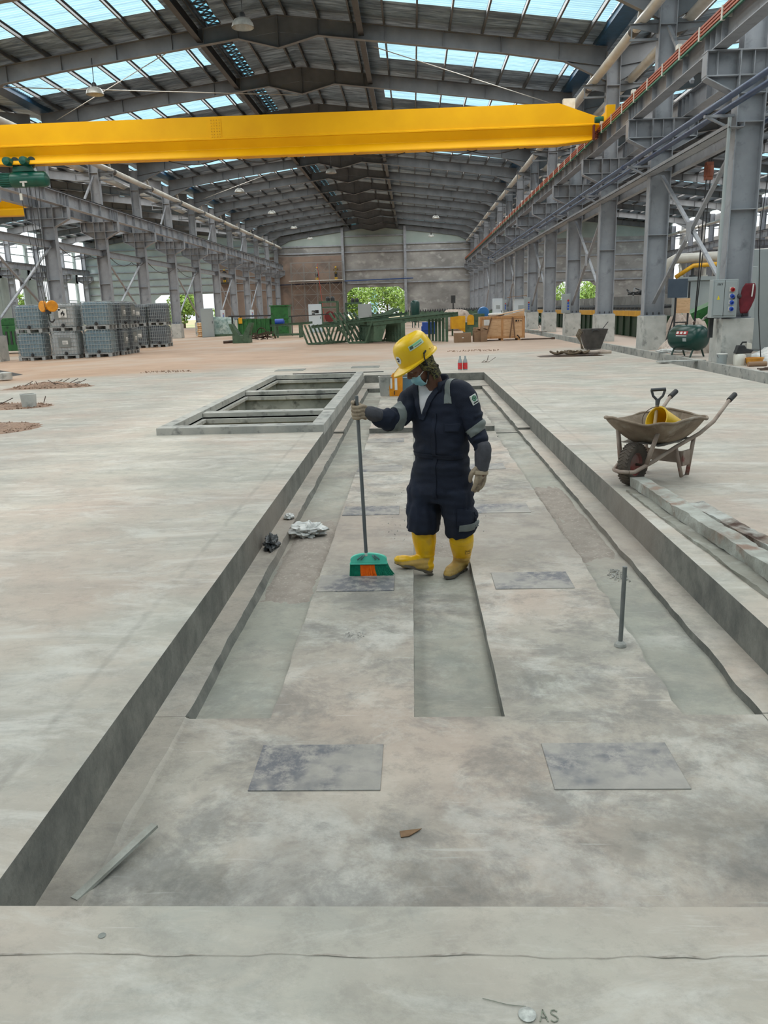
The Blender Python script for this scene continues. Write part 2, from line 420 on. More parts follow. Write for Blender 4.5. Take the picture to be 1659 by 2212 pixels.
# ------------------------------------------------------------------ roof
def build_roof():
    for hall, c in enumerate((XC-2*HALF, XC, XC+2*HALF)):
        mb = MB()
        ks = list(range(-4,16))
        for sgn in (-1,1):
            def pt(u, y): return (c+sgn*u, y, 13.05-.125*u+.22)
            slot = (hall == 1 and sgn == -1)
            U = [0, 3.9, 12.55, HALF]
            for k in ks:
                y0, y1 = YK(k), YK(k+1)
                if k == 15: y1 = YEND
                s0, s1 = y0+1.9, y0+5.05
                segs = [(y0,s0,[(0,HALF)]),(s0,s1,[(0,U[1]),(U[2],HALF)]),(s1,y1,[(0,HALF)])]
                for a, bb, us in segs:
                    for u0, u1 in us:
                        parts = [(u0,u1)]
                        if slot and u0 < 2.35 < u1: parts = [(u0,2.35),(2.9,u1)]
                        for p0, p1 in parts:
                            n = max(1,int((p1-p0)/1.3))
                            mb.grid(n, 3, lambda s_, t: tuple(Vector(pt(p0+(p1-p0)*s_, a+(bb-a)*t))+Vector((0,0,-.05*sin(PI*t)))))
        struct('ceiling' if hall == 1 else ('ceiling_rear_hall' if hall else 'ceiling_side_hall'), mb, M_FOIL, fix=False)
        # translucent corrugated strips, one per bay and slope
        n = 0
        for sgn in (-1,1):
            mb = MB(); ny = 64
            vs = []
            for j in range(ny+1):
                y = 3.15*j/ny; w = .022*(1 if (j % 4) in (1,2) else -1)
                for u in (3.9, 12.55): vs.append((sgn*u, y, 13.05-.125*u+.24+w))
            mb.add(vs, [(2*j,2*j+1,2*j+3,2*j+2) for j in range(ny)])
            proto = None
            for k in range(-4,16):
                if proto is None:
                    proto = struct('window_1', mb, M_SKYL, fix=False); o = proto
                else:
                    o = proto.copy(); COL.objects.link(o)
                o.location = (c, YK(k)+1.9, 0)
build_roof()

# ------------------------------------------------------------------ end wall of the three halls
def panel_wall():
    y = YEND
    def holed(mb, x0, x1, z0, z1, door=None):
        if not door: mb.box(x0,y,z0,x1,y+.25,z1); return
        a, b_, zt = door
        mb.box(x0,y,z0,a,y+.25,zt); mb.box(b_,y,z0,x1,y+.25,zt); mb.box(x0,y,zt,x1,y+.25,z1)
        for s, xx in ((1,a),(-1,b_)): mb.prism([(xx,zt),(xx+s*.9,zt),(xx,zt-.7)], y, y+.25)
    mb = MB()
    holed(mb, -9.45, XR, -.5, 8.05, (-9.1,-1.05,4.6))
    mb.box(-9.45,y,8.05,XR,y+.25,10.0); mb.box(XL,y,8.9,-9.45,y+.25,10.0)
    struct('wall_back', mb, M_WALL)
    mb = MB(); mb.box(XL,y,-.5,-9.45,y+.25,8.9); mb.box(XL-8.3,y-.06,-.5,XL,y,8.9); struct('wall_back_brown', mb, M_BROWNWALL)
    mb = MB()
    mb.prism([(XL,10.0),(XR,10.0),(XR,11.62),(XC,13.3),(XL,11.62)], y, y+.2)
    struct('wall_back_gable', mb, M_GREENSHEET)
    # halls either side
    mb = MB(); holed(mb, XR, XR+2*HALF, -.5, 10.2, (19.6,25.0,4.55)); struct('wall_back_side', mb, M_WALL)
    mb = MB(); mb.prism([(XR,10.2),(XR+2*HALF,10.2),(XR+2*HALF,11.62),(XC+2*HALF,13.3),(XR,11.62)], y, y+.2); struct('wall_back_side_gable', mb, M_GREENSHEET)
    mb = MB(); holed(mb, XL-2*HALF, XL, -.5, 10.2, (-36.0,-26.8,4.35))
    mb.prism([(XL-2*HALF,10.2),(XL,10.2),(XL,11.62),(XC-2*HALF,13.3),(XL-2*HALF,11.62)], y, y+.2)
    struct('wall_back_tank_side', mb, M_PALE)
    # wall behind the camera
    mb = MB(); mb.box(XL-2*HALF-1.2,-25,-.5,XR+2*HALF+1.2,-24.7,11.4); struct('wall_front', mb, M_WALL)
    # girts and posts of the end wall
    mb = MB()
    for z in (5.15, 6.9, 9.25, 10.15, 11.3):
        x0, x1 = XL, XR
        if z > 11: x0, x1 = -9.4, -.95
        if z < 7: x0 = -9.4
        mb.box(x0,y-.2,z-.09,x1,y-.02,z+.09)
    for x in (XC+2*HALF,):
        for z in (4.7, 5.9, 7.9, 9.6): mb.box(XR,y-.2,z-.1,XR+2*HALF,y-.02,z+.1)
    for z in (4.6,5.6,6.5,7.5,8.5,9.5,10.4): mb.box(XL-2*HALF,y-.2,z-.06,XL,y-.02,z+.06)
    struct('trim_3', mb, M_STEEL)
    for i, x in enumerate((-9.42, -.95)):
        mb = MB(); mb.ibeam((x,y-.32,-.2),(x,y-.32,12.4),.4,.35,.03,.03,(0,1,0))
        solo('wall_post', mb, M_STEEL, 'grey steel post on the far wall at the '+('scaffold' if i == 0 else 'tank')+' edge of its doorway', 'post')
    # side walls
    xs = XL-2*HALF-1.2
    mb = MB()
    mb.box(xs-.2,-24,-.5,xs,YEND,1.6); mb.box(xs-.2,-24,6.2,xs,YEND,7.9); mb.box(xs-.2,-24,10.2,xs,YEND,11.4)
    for k in range(3,17): mb.box(xs-.2,YK(k)-.35,1.6,xs,YK(k)+.35,10.2)
    for k in (13,14): mb.box(xs-.16,YK(k)+.36,1.6,xs-.03,YK(k)+2.6,6.2); mb.box(xs-.16,YK(k)-1.8,1.6,xs-.03,YK(k)-.36,6.2)
    for k in range(2,16):
        for z in (3.9,9.0): mb.box(xs-.12,YK(k),z-.05,xs-.04,YK(k+1),z+.05)
    struct('wall_left', mb, M_PALE)
    xs = XR+2*HALF+1.2
    mb = MB(); mb.box(xs,-24,-.5,xs+.2,YEND,8.9); mb.box(xs,-24,10.4,xs+.2,YEND,11.4)
    for k in range(3,17): mb.box(xs,YK(k)-1.1,8.9,xs+.2,YK(k)+1.1,10.4)
    struct('wall_right', mb, M_WALL)
    # ground outside
    mb = MB(); mb.box(-160,-60,-.75,160,330,-.5); struct('ground_outside', mb, mk('yard', srgb(176,150,120), srgb(140,150,96), .9, 0, .08))
panel_wall()
# ------------------------------------------------------------------ steel columns
M_PED = mk('pedestal_concrete', srgb(172,173,168), srgb(192,192,187), .8, 0, 2.5, .25, 25, c3=srgb(140,142,138), s3=4)
M_BOLT = mk('bolt_steel', srgb(70,72,74), None, .5, .4)
M_PVC = mk('pvc_pipe', srgb(196,194,186), srgb(180,176,166), .35, 0, 2)
M_CLAMP = mk('clamp', srgb(74,72,68), None, .6)

def make_column(name):
    t = thing(name, 'x', 'column')
    mb = MB(); mb.box(-.385,-.42,-.3,.385,.42,1.13); obj('pedestal', mb, M_PED, t, bevel=.01)
    mb = MB()
    for s in (-1,1):
        mb.box(s*.325-.014,-.19,1.16,s*.325+.014,.19,7.3)
    mb.box(-.31,-.012,1.16,.31,.012,7.3)
    obj('lower_shaft', mb, M_STEEL, t)
    mb = MB(); mb.box(-.37,-.24,1.13,.37,.24,1.165); obj('base_plate', mb, M_STEEL, t)
    mb = MB()
    for x in (-.2,0,.2):
        for y in (-.11,.11): mb.lathe([(.028,1.165),(.028,1.2),(.018,1.2),(.018,1.25)], 6, (x,y,0))
    obj('anchor_bolts', mb, M_BOLT, t)
    mb = MB()
    for z in (3.74,5.72,6.35): mb.box(-.31,-.185,z-.01,.31,.185,z+.01)
    obj('stiffener_plates', mb, M_STEEL, t)
    mb = MB()
    mb.box(-1.12,-.19,7.27,1.12,.19,7.3); mb.box(-1.1,-.17,6.73,1.1,.17,6.76); mb.box(-1.1,-.012,6.76,-.345,.012,7.27); mb.box(.345,-.012,6.76,1.1,.012,7.27)
    for x in (-1.1,-.85,-.35,0,.35,.85,1.1): mb.box(x-.01,-.17,6.76,x+.01,.17,7.27)
    for s in (-1,1):
        mb.prism([(s*1.08,6.73),(s*.345,6.73),(s*.345,6.33)], -.012, .012)
        mb.bar((s*1.1,0,6.72),(s*.33,0,6.33), .34, .025)
    obj('corbel', mb, M_STEEL, t)
    mb = MB()
    for s in (-1,1): mb.box(s*.26-.012,-.17,7.3,s*.26+.012,.17,11.25)
    mb.box(-.25,-.01,7.3,.25,.01,11.25); mb.box(-.25,-.165,10.0,.25,.165,10.02)
    obj('upper_shaft', mb, M_STEEL, t)
    for s in (-1,1):
        mb = MB(); mb.prism([(s*.275,10.22),(s*1.15,10.06),(s*1.15,9.98),(s*.275,9.78)], -.012, .012)
        mb.box(min(s*1.18,s*.28),-.07,10.06,max(s*1.18,s*.28),.07,10.075); mb.bar((s*1.15,0,9.62),(s*.275,0,9.62),.07,.07); mb.bar((s*1.1,0,9.64),(s*1.1,0,10.02),.04,.04)
        obj('pipe_bracket', mb, M_ROOFSTEEL, t)
    return t
def pipe_arm(t, s):
    mb = MB(); mb.bar((-s*.34,0,5.89),(-s*1.04,0,5.89),.1,.06); mb.bar((-s*.34,0,5.58),(-s*.95,0,5.87),.07,.05); obj('pipe_arm', mb, M_STEEL, t)
    mb = MB(); mb.bar((s*.34,0,5.89),(s*1.04,0,5.89),.1,.06); obj('pipe_arm', mb, M_STEEL, t)
proto = make_column('steel_column'); pipe_arm(proto, 1)
protoL = make_column('steel_column')
firstR = firstL = True
for k in range(3,17):
    y = YK(k) if k < 16 else YEND-.55
    lab = f'grey steel column, {ORD[k-2]} from the camera in the row under the copper-red bars'
    if firstR: proto.location = (XR,y,0); proto['label'] = lab; proto['group'] = 'columns under the conductor bars'; firstR = False
    else: dup(proto, (XR,y,0), label=lab)
for k in range(5,17):
    y = YK(k) if k < 16 else YEND-.55
    lab = f'grey steel column in the row behind the stacked tanks, {ORD[k-4]} from the camera'
    if firstL: protoL.location = (XL,y,-.2); protoL['label'] = lab; protoL['group'] = 'columns behind the tanks'; firstL = False
    else: dup(protoL, (XL,y,-.2), label=lab)
n = 0
for k in range(4,17):
    y = YK(k) if k < 16 else YEND-.55
    dup(protoL, (XR+2*HALF,y,0), label=f'grey steel column along the outer wall beyond the rolling line, {ORD[k-3]} from the camera', group='columns of the outer row')
for k in range(8,17):
    y = YK(k) if k < 16 else YEND-.55
    dup(protoL, (XL-2*HALF,y,-.2), label=f'grey steel column against the bright window wall, {ORD[k-7]} from the camera', group='columns at the window wall')

# ------------------------------------------------------------------ roof frames
def make_frame():
    t = thing('roof_truss', 'x', 'roof beam')
    for s in (-1,1):
        mb = MB()
        def top(u): return 13.05-.125*u
        def depth(u): return .58 if u < 9 else .58+.12*(u-9)/4.3
        us = [0,1.6,4,6.5,9,11,HALF-.28]
        P = [(s*u,top(u)) for u in us]; Q = [(s*u,top(u)-depth(u)) for u in us]
        for i in range(len(us)-1):
            mb.add([(P[i][0],0,P[i][1]),(P[i+1][0],0,P[i+1][1]),(Q[i+1][0],0,Q[i+1][1]),(Q[i][0],0,Q[i][1])],[(0,1,2,3)])
            mb.bar((P[i][0],0,P[i][1]),(P[i+1][0],0,P[i+1][1]),.24,.02)
            if i > 0: mb.bar((Q[i][0],0,Q[i][1]),(Q[i+1][0],0,Q[i+1][1]),.24,.02)
        for u in (1.6,3.0,4.3,6.6,8.9,11.2):
            mb.box(s*u-.008,-.115,top(u)-depth(u),s*u+.008,.115,top(u))
        obj('rafter', mb, M_ROOFSTEEL, t)
        mb = MB()
        mb.prism([(s*(HALF-.28),top(HALF)-.6),(s*(HALF-1.9),top(HALF-1.9)-.62),(s*(HALF-.28),10.2)], -.01, .01)
        mb.bar((s*(HALF-1.95),0,top(HALF-1.95)-.65),(s*(HALF-.28),0,10.2),.22,.02)
        obj('haunch', mb, M_ROOFSTEEL, t)
    mb = MB(); mb.add([(-1.6,0,12.27),(0,0,11.88),(1.6,0,12.27),(0,0,12.465)],[(0,1,2,3)])
    for s in (-1,1): mb.bar((0,0,11.88),(s*1.6,0,12.27),.24,.02)
    mb.box(-.01,-.115,11.88,.01,.115,13.02)
    obj('ridge_gusset', mb, M_ROOFSTEEL, t)
    return t
fr = make_frame()
first = True
for hall, c, nm, ks in ((1,XC,'over the pit hall',range(4,17)),(2,XC+2*HALF,'over the rolling line hall',range(4,17)),(0,XC-2*HALF,'over the window side hall',range(5,17))):
    for i, k in enumerate(ks):
        y = YK(k) if k < 16 else YEND-.2
        lab = f'grey tapered steel roof beam {nm}, {ORD[i+1]} from the camera'
        if first: fr.location = (c,y,0); fr['label'] = lab; fr['group'] = 'roof beams'; first = False
        else: dup(fr, (c,y,0), label=lab)

# ------------------------------------------------------------------ purlins, long channels under the roof sheets
mb = MB(); L0, L1 = 20.5, YEND
mb.box(-.035,L0,-.1,.035,L1,-.09); mb.box(-.035,L0,-.1,-.027,L1,.1); mb.box(-.035,L0,.09,.035,L1,.1)
me = None
for hall, c in ((1,XC),(2,XC+2*HALF),(0,XC-2*HALF)):
    for s in (-1,1):
        for i in range(10):
            u = .35+1.3*i+(.0 if i else 0)
            nm = {1:'grey roof purlin under the foil of the pit hall',2:'grey roof purlin in the hall beyond the rolling line',0:'grey roof purlin in the hall behind the tanks'}[hall]
            lb = f"grey roof purlin, {ORD[i+1]} from the ridge on the {('window' if s < 0 else 'outer') if hall != 1 else ('tank' if s < 0 else 'busbar')} slope of the {('tank side','pit','rolling line')[hall]} hall"
            if me is None:
                o = solo('roof_purlin', mb, M_PURLIN, lb, 'purlin', group=nm+'s'); me = o
            else:
                o = me.copy(); COL.objects.link(o); o['label'] = lb; o['group'] = nm+'s'
            o.location = (c+s*u, 0, 13.05-.125*u+.1)

# dark longitudinal channels beside the ridge, and the glazed slot lattice between them
for s, nm in ((-1,'dark deep channel running along the ridge beside the lit lattice strip'),(1,'dark deep channel running along the ridge on the busbar side')):
    mb = MB(); u = 3.25; z = 13.05-.125*u
    mb.box(-.03,20,-.55,.03,YEND,.0); mb.box(.031,20,-.548,.2,YEND,-.52)
    solo('ridge_channel', mb, M_DARK, nm, 'channel', (XC+s*u,0,z+.1))
t = thing('ridge_lattice', 'narrow steel lattice strip with bright gaps beside the ridge', 'lattice', (XC-2.62,0,12.72))
mb = MB()
for s in (-1,1): mb.bar((s*.28,20,.25-s*-.03),(s*.28,YEND,.25-s*-.03),.06,.08)
obj('lattice_rail', mb, M_DARK, t)
mb = MB()
y = 20.5; i = 0
while y < YEND-1:
    mb.bar((-.28,y,.22),(.28,y,.28),.09,.05); mb.bar((-.28,y,.22),(.28,y+.6,.28),.06,.03); mb.bar((.28,y,.28),(-.28,y+.6,.22),.06,.03); y += .6
obj('lattice_bars', mb, M_DARK, t)
mb = MB(); mb.box(-.28,20,.3,.28,YEND,.305); obj('lattice_glazing', mb, M_SKYL, t)

# ------------------------------------------------------------------ eave gutters and rain pipes
for c, s, nm in ((XR-.42,1,'blue steel eave gutter above the conductor bars'),(XL+.42,-1,'blue steel eave gutter above the tank row')):
    mb = MB(); mb.box(-.32,20,-.25,.32,YEND,-.22); mb.box(-.34,20,-.25,-.31,YEND,.0); mb.box(.31,20,-.25,.34,YEND,.05)
    for k in range(3,16):
        for j in range(5): mb.box(-.36,YK(k)+j*1.43,-.02,.34,YK(k)+j*1.43+.05,.02)
    solo('eave_gutter', mb, M_BLUEGUTTER, nm, 'gutter', (c,0,11.72))
def long_pipe(x, z, r, label, group=None, y0=20.8, y1=YEND-.6, mat=None, name='rain_pipe'):
    t = thing(name, label, 'pipe', (x,y0,z), group=group)
    mb = MB(); mb.tube([(0,0,0),(0,y1-y0,0)], r, 16); obj('pipe_run', mb, mat or M_PVC, t, smooth='auto')
    for k in range(3,16):
        y = YK(k)+.3-y0
        if y > 0:
            mb = MB(); mb.tube([(0,y+.6,0),(0,y+1.0,0)], r*1.07, 16); obj('pipe_coupling', mb, M_CLAMP, t, smooth='auto')
    return t
long_pipe(XR-.72, 10.24, .165, 'cream drain pipe along the upper columns, on the pit side of the busbar row')
long_pipe(XR+.72, 10.24, .165, 'cream drain pipe along the upper columns, on the outer side of the busbar row')
long_pipe(XL+.72, 10.04, .165, 'cream drain pipe along the upper columns, on the pit side of the tank row', y0=34)
long_pipe(XL-.72, 10.04, .165, 'cream drain pipe along the upper columns, on the outer side of the tank row', y0=34)
def downspout(x, s, lab0, k0, k1, zoff=0):
    mb = MB()
    mb.tube([(s*-.42,0,11.1+zoff),(s*-.42,0,10.9+zoff),(s*-.5,0,10.75+zoff),(s*-.72,.15,10.55+zoff),(s*-.72,.35,10.3+zoff)], .075, 12)
    o = None
    for k in range(k0,k1):
        lab = f'short cream downspout bending from the gutter, {ORD[k-k0+1]} from the camera {lab0}'
        if o is None: o = solo('downspout', mb, M_PVC, lab, 'downspout', group='downspouts '+lab0, smooth='auto'); q = o
        else: q = o.copy(); COL.objects.link(q); q['label'] = lab
        q.location = (x, YK(k)+.35, 0)
downspout(XR,1,'above the conductor bars',4,16)
downspout(XL,-1,'above the tank row',6,16,-.1)

# ------------------------------------------------------------------ crane runway girders
def girder(x, y0, label, z=7.3, xs=0, rail=True):
    t = thing('runway_girder', label, 'girder', (x,y0,z))
    L = YEND-1-y0
    mb = MB(); mb.ibeam((0,0,.34),(0,L,.34),.62,.34,.022,.014)
    for k in range(3,17):
        for dy in (-.55,-.18,.18,.55,2.2,3.6,5.0):
            yy = YK(k)+dy-y0
            if 0 < yy < L: mb.box(-.15,yy-.006,.05,.15,yy+.006,.63)
    obj('girder_beam', mb, M_STEEL, t)
    if rail:
        mb = MB(); mb.ibeam((0,0,.71),(0,L,.71),.1,.07,.02,.02); obj('crane_rail', mb, M_DARK, t)
    return t
girder(XR-.8, 17.0, 'grey crane runway girder carrying the copper-coloured conductor bars')
girder(XR+.8, 17.0, 'grey crane runway girder on the far side of the busbar row')
girder(XL+.8, 34.0, 'grey crane runway girder above the tanks on the pit side', 7.1)
girder(XL-.8, 34.0, 'grey crane runway girder behind the tank row columns', 7.1)
girder(XR+2*HALF-.8, 28.0, 'grey crane runway girder on the outer row beyond the rolling line')
girder(XL-2*HALF+.8, 56.0, 'grey crane runway girder along the bright window wall', 7.1)
# longitudinal tie beams between columns
def tie(x, y0, z, label):
    mb = MB(); mb.ibeam((0,0,0),(0,YEND-1.2-y0,0),.36,.2,.014,.01)
    solo('tie_beam', mb, M_STEEL, label, 'tie beam', (x,y0,z))
tie(XR+.45, 21.6, 5.78, 'grey tie beam linking the busbar row columns below their brackets')
tie(XL-.0, 36.2, 5.3, 'grey tie beam linking the tank row columns below their brackets')
# blue service pipes on the arms
M_BLUEP = mk('blue_pipe', srgb(44,66,100), srgb(66,86,112), .42, .1, 1.5)
for i, (dx, lab) in enumerate(((-.99,'slate blue service pipe on column arms, the outer of the pit side pair'),(-.60,'slate blue service pipe on column arms, nearer the columns on the pit side'),(.66,'slate blue service pipe on column arms, nearer the columns on the far side'),(.95,'slate blue service pipe on column arms, the outer of the far side pair'))):
    mb = MB(); mb.tube([(0,0,0),(0,62 if i < 2 else 55,0)], .07, 14)
    for k in range(4,12): mb.tube([(0,YK(k)+.7-16,0),(0,YK(k)+.85-16,0)], .082, 14)
    solo('service_pipe', mb, M_BLUEP, lab, 'pipe', (XR+dx,16.0,5.995), group='blue service pipes', smooth='auto')
mb = MB(); mb.box(-.18,0,0,.18,58,.012); mb.box(-.18,0,0,-.165,58,.1); mb.box(.165,0,0,.18,58,.1)
solo('cable_tray', mb, M_STEEL, 'shallow grey cable tray beside the blue pipes on the column arms', 'cable tray', (XR-.38+.0,21.0,5.93-.36))

# ------------------------------------------------------------------ cross braces between columns
def brace(x, k, z0, z1, label, zs=0, up=False):
    y0, y1 = YK(k)+.2, YK(k+1)-.2
    t = thing('cross_brace', label, 'brace', (x,(y0+y1)/2,zs+(z0+z1)/2), group='cross braces')
    h = (y1-y0)/2; v = (z1-z0)/2
    for s in (-1,1):
        mb = MB(); mb.bar((s*.04,-h,-s*v),(s*.04,h,s*v),.07,.11,(1,0,0)); obj('diagonal', mb, M_STEEL, t)
    mb = MB(); mb.box(-.1,-.22,-.26,-.085,.22,.26); obj('gusset_plate', mb, M_STEEL, t)
    return t
names_r = ['in the first braced bay on the busbar row from the camera','in the second braced bay on the busbar row from the camera','in the third braced bay on the busbar row','in the fourth braced bay on the busbar row','in the fifth braced bay on the busbar row, nearest the far wall']
for i, k in enumerate((3,5,7,9,12)): brace(XR, k, 1.55, 5.55, 'crossed steel braces '+names_r[i])
for i, k in enumerate((5,7,9,11,13)): brace(XL, k, 1.35, 5.2, 'crossed steel braces '+names_r[i].replace('busbar','tank'))
def brace1(x, k, z, dirn, label):
    mb = MB(); mb.bar((0,0,0),(0,dirn*2.6,-2.2),.1,.1); solo('knee_brace', mb, M_STEEL, label, 'brace', (x,YK(k)+dirn*.2,z), group='knee braces')
for i, k in enumerate((4,6,8,10)): brace1(XR, k, 9.9, -1, f'short slanted brace above the conductor bars, {ORD[i+1]} from the camera')
for i, k in enumerate((7,9,11,13)): brace1(XL, k, 9.6, -1, f'short slanted brace above the tank side girder, {ORD[i+1]} from the camera')
# roof tie rods in plan
def rod(p, q, lab):
    p = Vector(p); q = Vector(q); mb = MB(); mb.tube([(0,0,0), q-p], .02, 6)
    solo('tie_rod', mb, M_PVC, lab, 'tie rod', p, group='roof tie rods')
rod((-17.5,42.8,11.15),(-9.8,36.0,12.0),'thin pale tie rod crossing the roof above the tank side, nearest the camera')
rod((-17.2,35.65,10.9),(-5.4,42.8,11.85),'thin pale tie rod crossing the roof to the ridge on the tank side')
rod((7.0,42.8,11.0),(-1.4,36.4,12.0),'thin pale tie rod crossing the roof above the conductor bars')
rod((-17.5,71.3,11.0),(-9.8,64.5,12.0),'thin pale tie rod crossing the roof far along the tank side')

# ------------------------------------------------------------------ conductor bars on the runway girder
t = thing('conductor_rail', 'three copper-red conductor bars and a green one along the runway girder', 'conductor rail', (XR-1.02,17.0,7.9))
M_CU = mk('conductor_red', srgb(168,84,52), srgb(150,70,44), .45, 0, 3)
M_GRN = mk('conductor_green', srgb(30,98,70), None, .45)
for i, z in enumerate((.1,.02,-.06,-.14)):
    mb = MB(); mb.box(-.025,0,z-.024,.025,YEND-1-17,z+.024); obj('conductor_bar', mb, M_CU if i < 3 else M_GRN, t)
M_WHITE = mk('white_plastic', srgb(222,220,210), srgb(196,192,180), .5, 0, 3)
y = .6; i = 0
while y < 58:
    mb = MB(); mb.box(-.045,y-.03,-.175,.04,y+.03,.135); mb.box(.02,y-.03,-.1,.2,y+.03,-.04)
    if i % 3 == 1: mb.box(-.05,y+.1,.13,.06,y+.3,.24)
    obj('bar_hanger', mb, M_WHITE, t); y += 1.5; i += 1
t = thing('current_collector', 'dark red current collector sliding on the conductor bars below the yellow crane', 'collector', (XR-1.1,33.0,7.75))
M_COLL = mk('collector_red', srgb(96,34,30), None, .5)
for i in range(4):
    mb = MB(); mb.box(-.05,-.2+i*.0,.1-i*.08-.03,.0,.2,.1-i*.08+.03); mb.bar((-.02,-.2,.1-i*.08),(-.2,-.4,.0-i*.05),.03,.03); obj('collector_arm', mb, M_COLL, t)
mb = MB(); mb.box(-.26,-.5,-.25,-.2,-.3,.25); obj('collector_bracket', mb, M_COLL, t)

# ------------------------------------------------------------------ yellow travelling crane
M_YEL = mk('crane_yellow', srgb(244,182,0), srgb(234,170,0), .5, 0, .6, spec=.22)
M_YELD = mk('crane_yellow_old', srgb(214,158,24), None, .5)
CY = 33.6
def make_crane(x0, x1, z, label):
    t = thing('bridge_crane', label, 'crane', (0,CY,z))
    mb = MB()
    # cross-section of the girder: deep upper box, then tapering to a flanged track
    def sec(x, top, bot=0.0):
        o = [(-.26,top),(.26,top),(.26,max(.70,bot)),(.30,max(.68,bot)),(.30,max(.63,bot)),(.26,max(.62,bot)),(.09,max(.33,bot)),(.09,max(.3,bot)),(.27,max(.04,bot)),(.27,bot),
             (-.27,bot),(-.27,max(.04,bot)),(-.09,max(.3,bot)),(-.09,max(.33,bot)),(-.26,max(.62,bot)),(-.30,max(.63,bot)),(-.30,max(.68,bot)),(-.26,max(.70,bot))]
        return [(x,y,zz) for y, zz in o]
    mb.rings([sec(x0,.95,.3), sec(x0+.35,1.02,.12), sec(x0+1.9,1.45), sec(x1-1.7,1.45), sec(x1-.5,1.02,.12), sec(x1-.1,.9,.3)])
    g = obj('bridge_girder', mb, M_YEL, t)
    mb = MB(); mb.box(-7.7,-.275,.66,-7.25,.275,1.38)
    obj('splice_plate', mb, M_YEL, g)
    mb = MB()
    for i in range(4):
        for j in range(7): mb.sphere((-7.63+i*.105,-.28,.72+j*.1),.02,6,4)
    obj('splice_bolts', mb, M_YELD, g)
    for nm, xx in (('end_carriage',x1),('end_carriage',x0)):
        mb = MB(); mb.box(xx-.14,-1.25,.55,xx+.14,1.25,.93)
        mb.box(xx-.16,-1.35,.5,xx+.16,-1.1,1.1); mb.box(xx-.16,1.1,.5,xx+.16,1.35,1.1)
        e = obj(nm, mb, M_YEL, t, bevel=.01)
        mb = MB()
        for yy in (-.95,.95): mb.M = Matrix.Translation((xx,yy,.58)) @ Matrix.Rotation(PI/2,4,'Y'); mb.lathe([(.02,-.08),(.17,-.08),(.17,.08),(.02,.08)],18)
        obj('travel_wheel', mb, M_DARK, e)
        mb = MB(); s = 1 if xx > 0 else -1
        mb.M = Matrix.Translation((xx-s*.2,-.75,.72)) @ Matrix.Rotation(PI/2,4,'Y')
        mb.lathe([(.02,-.26),(.11,-.25),(.12,.1),(.1,.14),(.02,.16)],16)
        obj('travel_motor', mb, mk('motor_green', srgb(20,92,74), None, .4), e, smooth='auto')
    return t
CZ = 7.5
cr = make_crane(-17.75, 7.35, CZ, 'yellow overhead crane girder spanning the hall below the roof')
mb = MB(); mb.box(5.9,.26,1.15,6.35,.5,1.72); obj('control_box', mb, M_WHITE, cr)
mb = MB()
for x0 in (-9.5,-6.8,-2.2,.6,2.2,4.4):
    mb.tube([(x0+2.0*i/8,.1,-.02-.16*sin(PI*i/8)) for i in range(9)], .018, 6)
obj('festoon_cable', mb, M_DARK, cr)
# second crane beyond the tank row
t = thing('bridge_crane', 'second yellow crane girder, its end showing behind the green hoist', 'crane', (0,YK(6)+2.2,7.0))
mb = MB(); mb.rings([[(x,y,z) for y, z in ((-.3,0),(.3,0),(.3,.3),(.14,.42),(.3,.75),(.3,top),(-.3,top),(-.3,.75),(-.14,.42),(-.3,.3))] for x, top in ((-44,1.0),(-42.5,1.5),(-21.0,1.5),(-19.55,1.0))])
obj('bridge_girder', mb, M_YEL, t)
mb = MB(); mb.box(-19.6,-1.4,.75,-19.2,3.6,1.12); obj('end_carriage', mb, M_YEL, t)

# green electric hoist under the girder
M_HG = mk('hoist_green', srgb(14,92,74), srgb(10,76,62), .32, 0, 2)
M_HGD = mk('hoist_dark', srgb(26,48,42), None, .5)
HX, HZ = -15.35, 6.98
t = thing('electric_hoist', 'green electric hoist with drum and two trolley motors under the yellow girder', 'hoist', (HX,CY,HZ))
ry = Matrix.Rotation(PI/2,4,'Y')
mb = MB(); mb.M = Matrix.Translation((.25,0,0)) @ ry; mb.lathe([(.02,-.72),(.27,-.72),(.3,-.66),(.3,.62),(.26,.7),(.1,.76),(.02,.76)],24); dr = obj('drum_housing', mb, M_HG, t, smooth='auto')
mb = MB(); mb.M = Matrix.Translation((-.7,0,0)) @ ry; mb.lathe([(.02,-.3),(.2,-.3),(.24,-.22),(.25,.24),(.02,.24)],20)
for j in range(20):
    a = 2*PI*j/20; mb.bar((.26*cos(a),.26*sin(a),-.2),(.26*cos(a),.26*sin(a),.22),.025,.03)
obj('hoist_motor', mb, M_HG, t, smooth='auto')
mb = MB(); mb.prism([(-.35,.28),(.55,.28),(.45,.5),(-.3,.5)], -.16, .16); obj('trolley_frame', mb, M_HG, t, bevel=.015)
for x in (-.38,.28):
    mb = MB(); mb.M = Matrix.Translation((x,-.35,.62)) @ Matrix.Rotation(PI/2,4,'X')
    mb.lathe([(.02,-.2),(.1,-.2),(.16,-.16),(.17,.1),(.14,.2),(.02,.22)],18); mo = obj('trolley_motor', mb, M_HG, t, smooth='auto')
    mb = MB(); mb.M = Matrix.Translation((x+.2,-.14,.64)) @ Matrix.Rotation(PI/2,4,'X'); mb.lathe([(.02,-.05),(.17,-.05),(.17,.05),(.02,.05)],20)
    obj('trolley_wheel', mb, M_HGD, t, smooth='auto')
mb = MB(); mb.box(-.02,-.34,-.16,.26,-.28,-.1); mb.bar((.12,-.33,-.12),(.12,-.34,-.3),.08,.03); obj('rope_anchor', mb, M_PVC, t)
mb = MB()
for x, z1 in ((.1,-4.66),(.24,-4.66),(.46,-4.7),(.62,-4.7)): mb.tube([(x,-.1,-.25),(x*.25+.3,-.1,z1)], .014, 6)
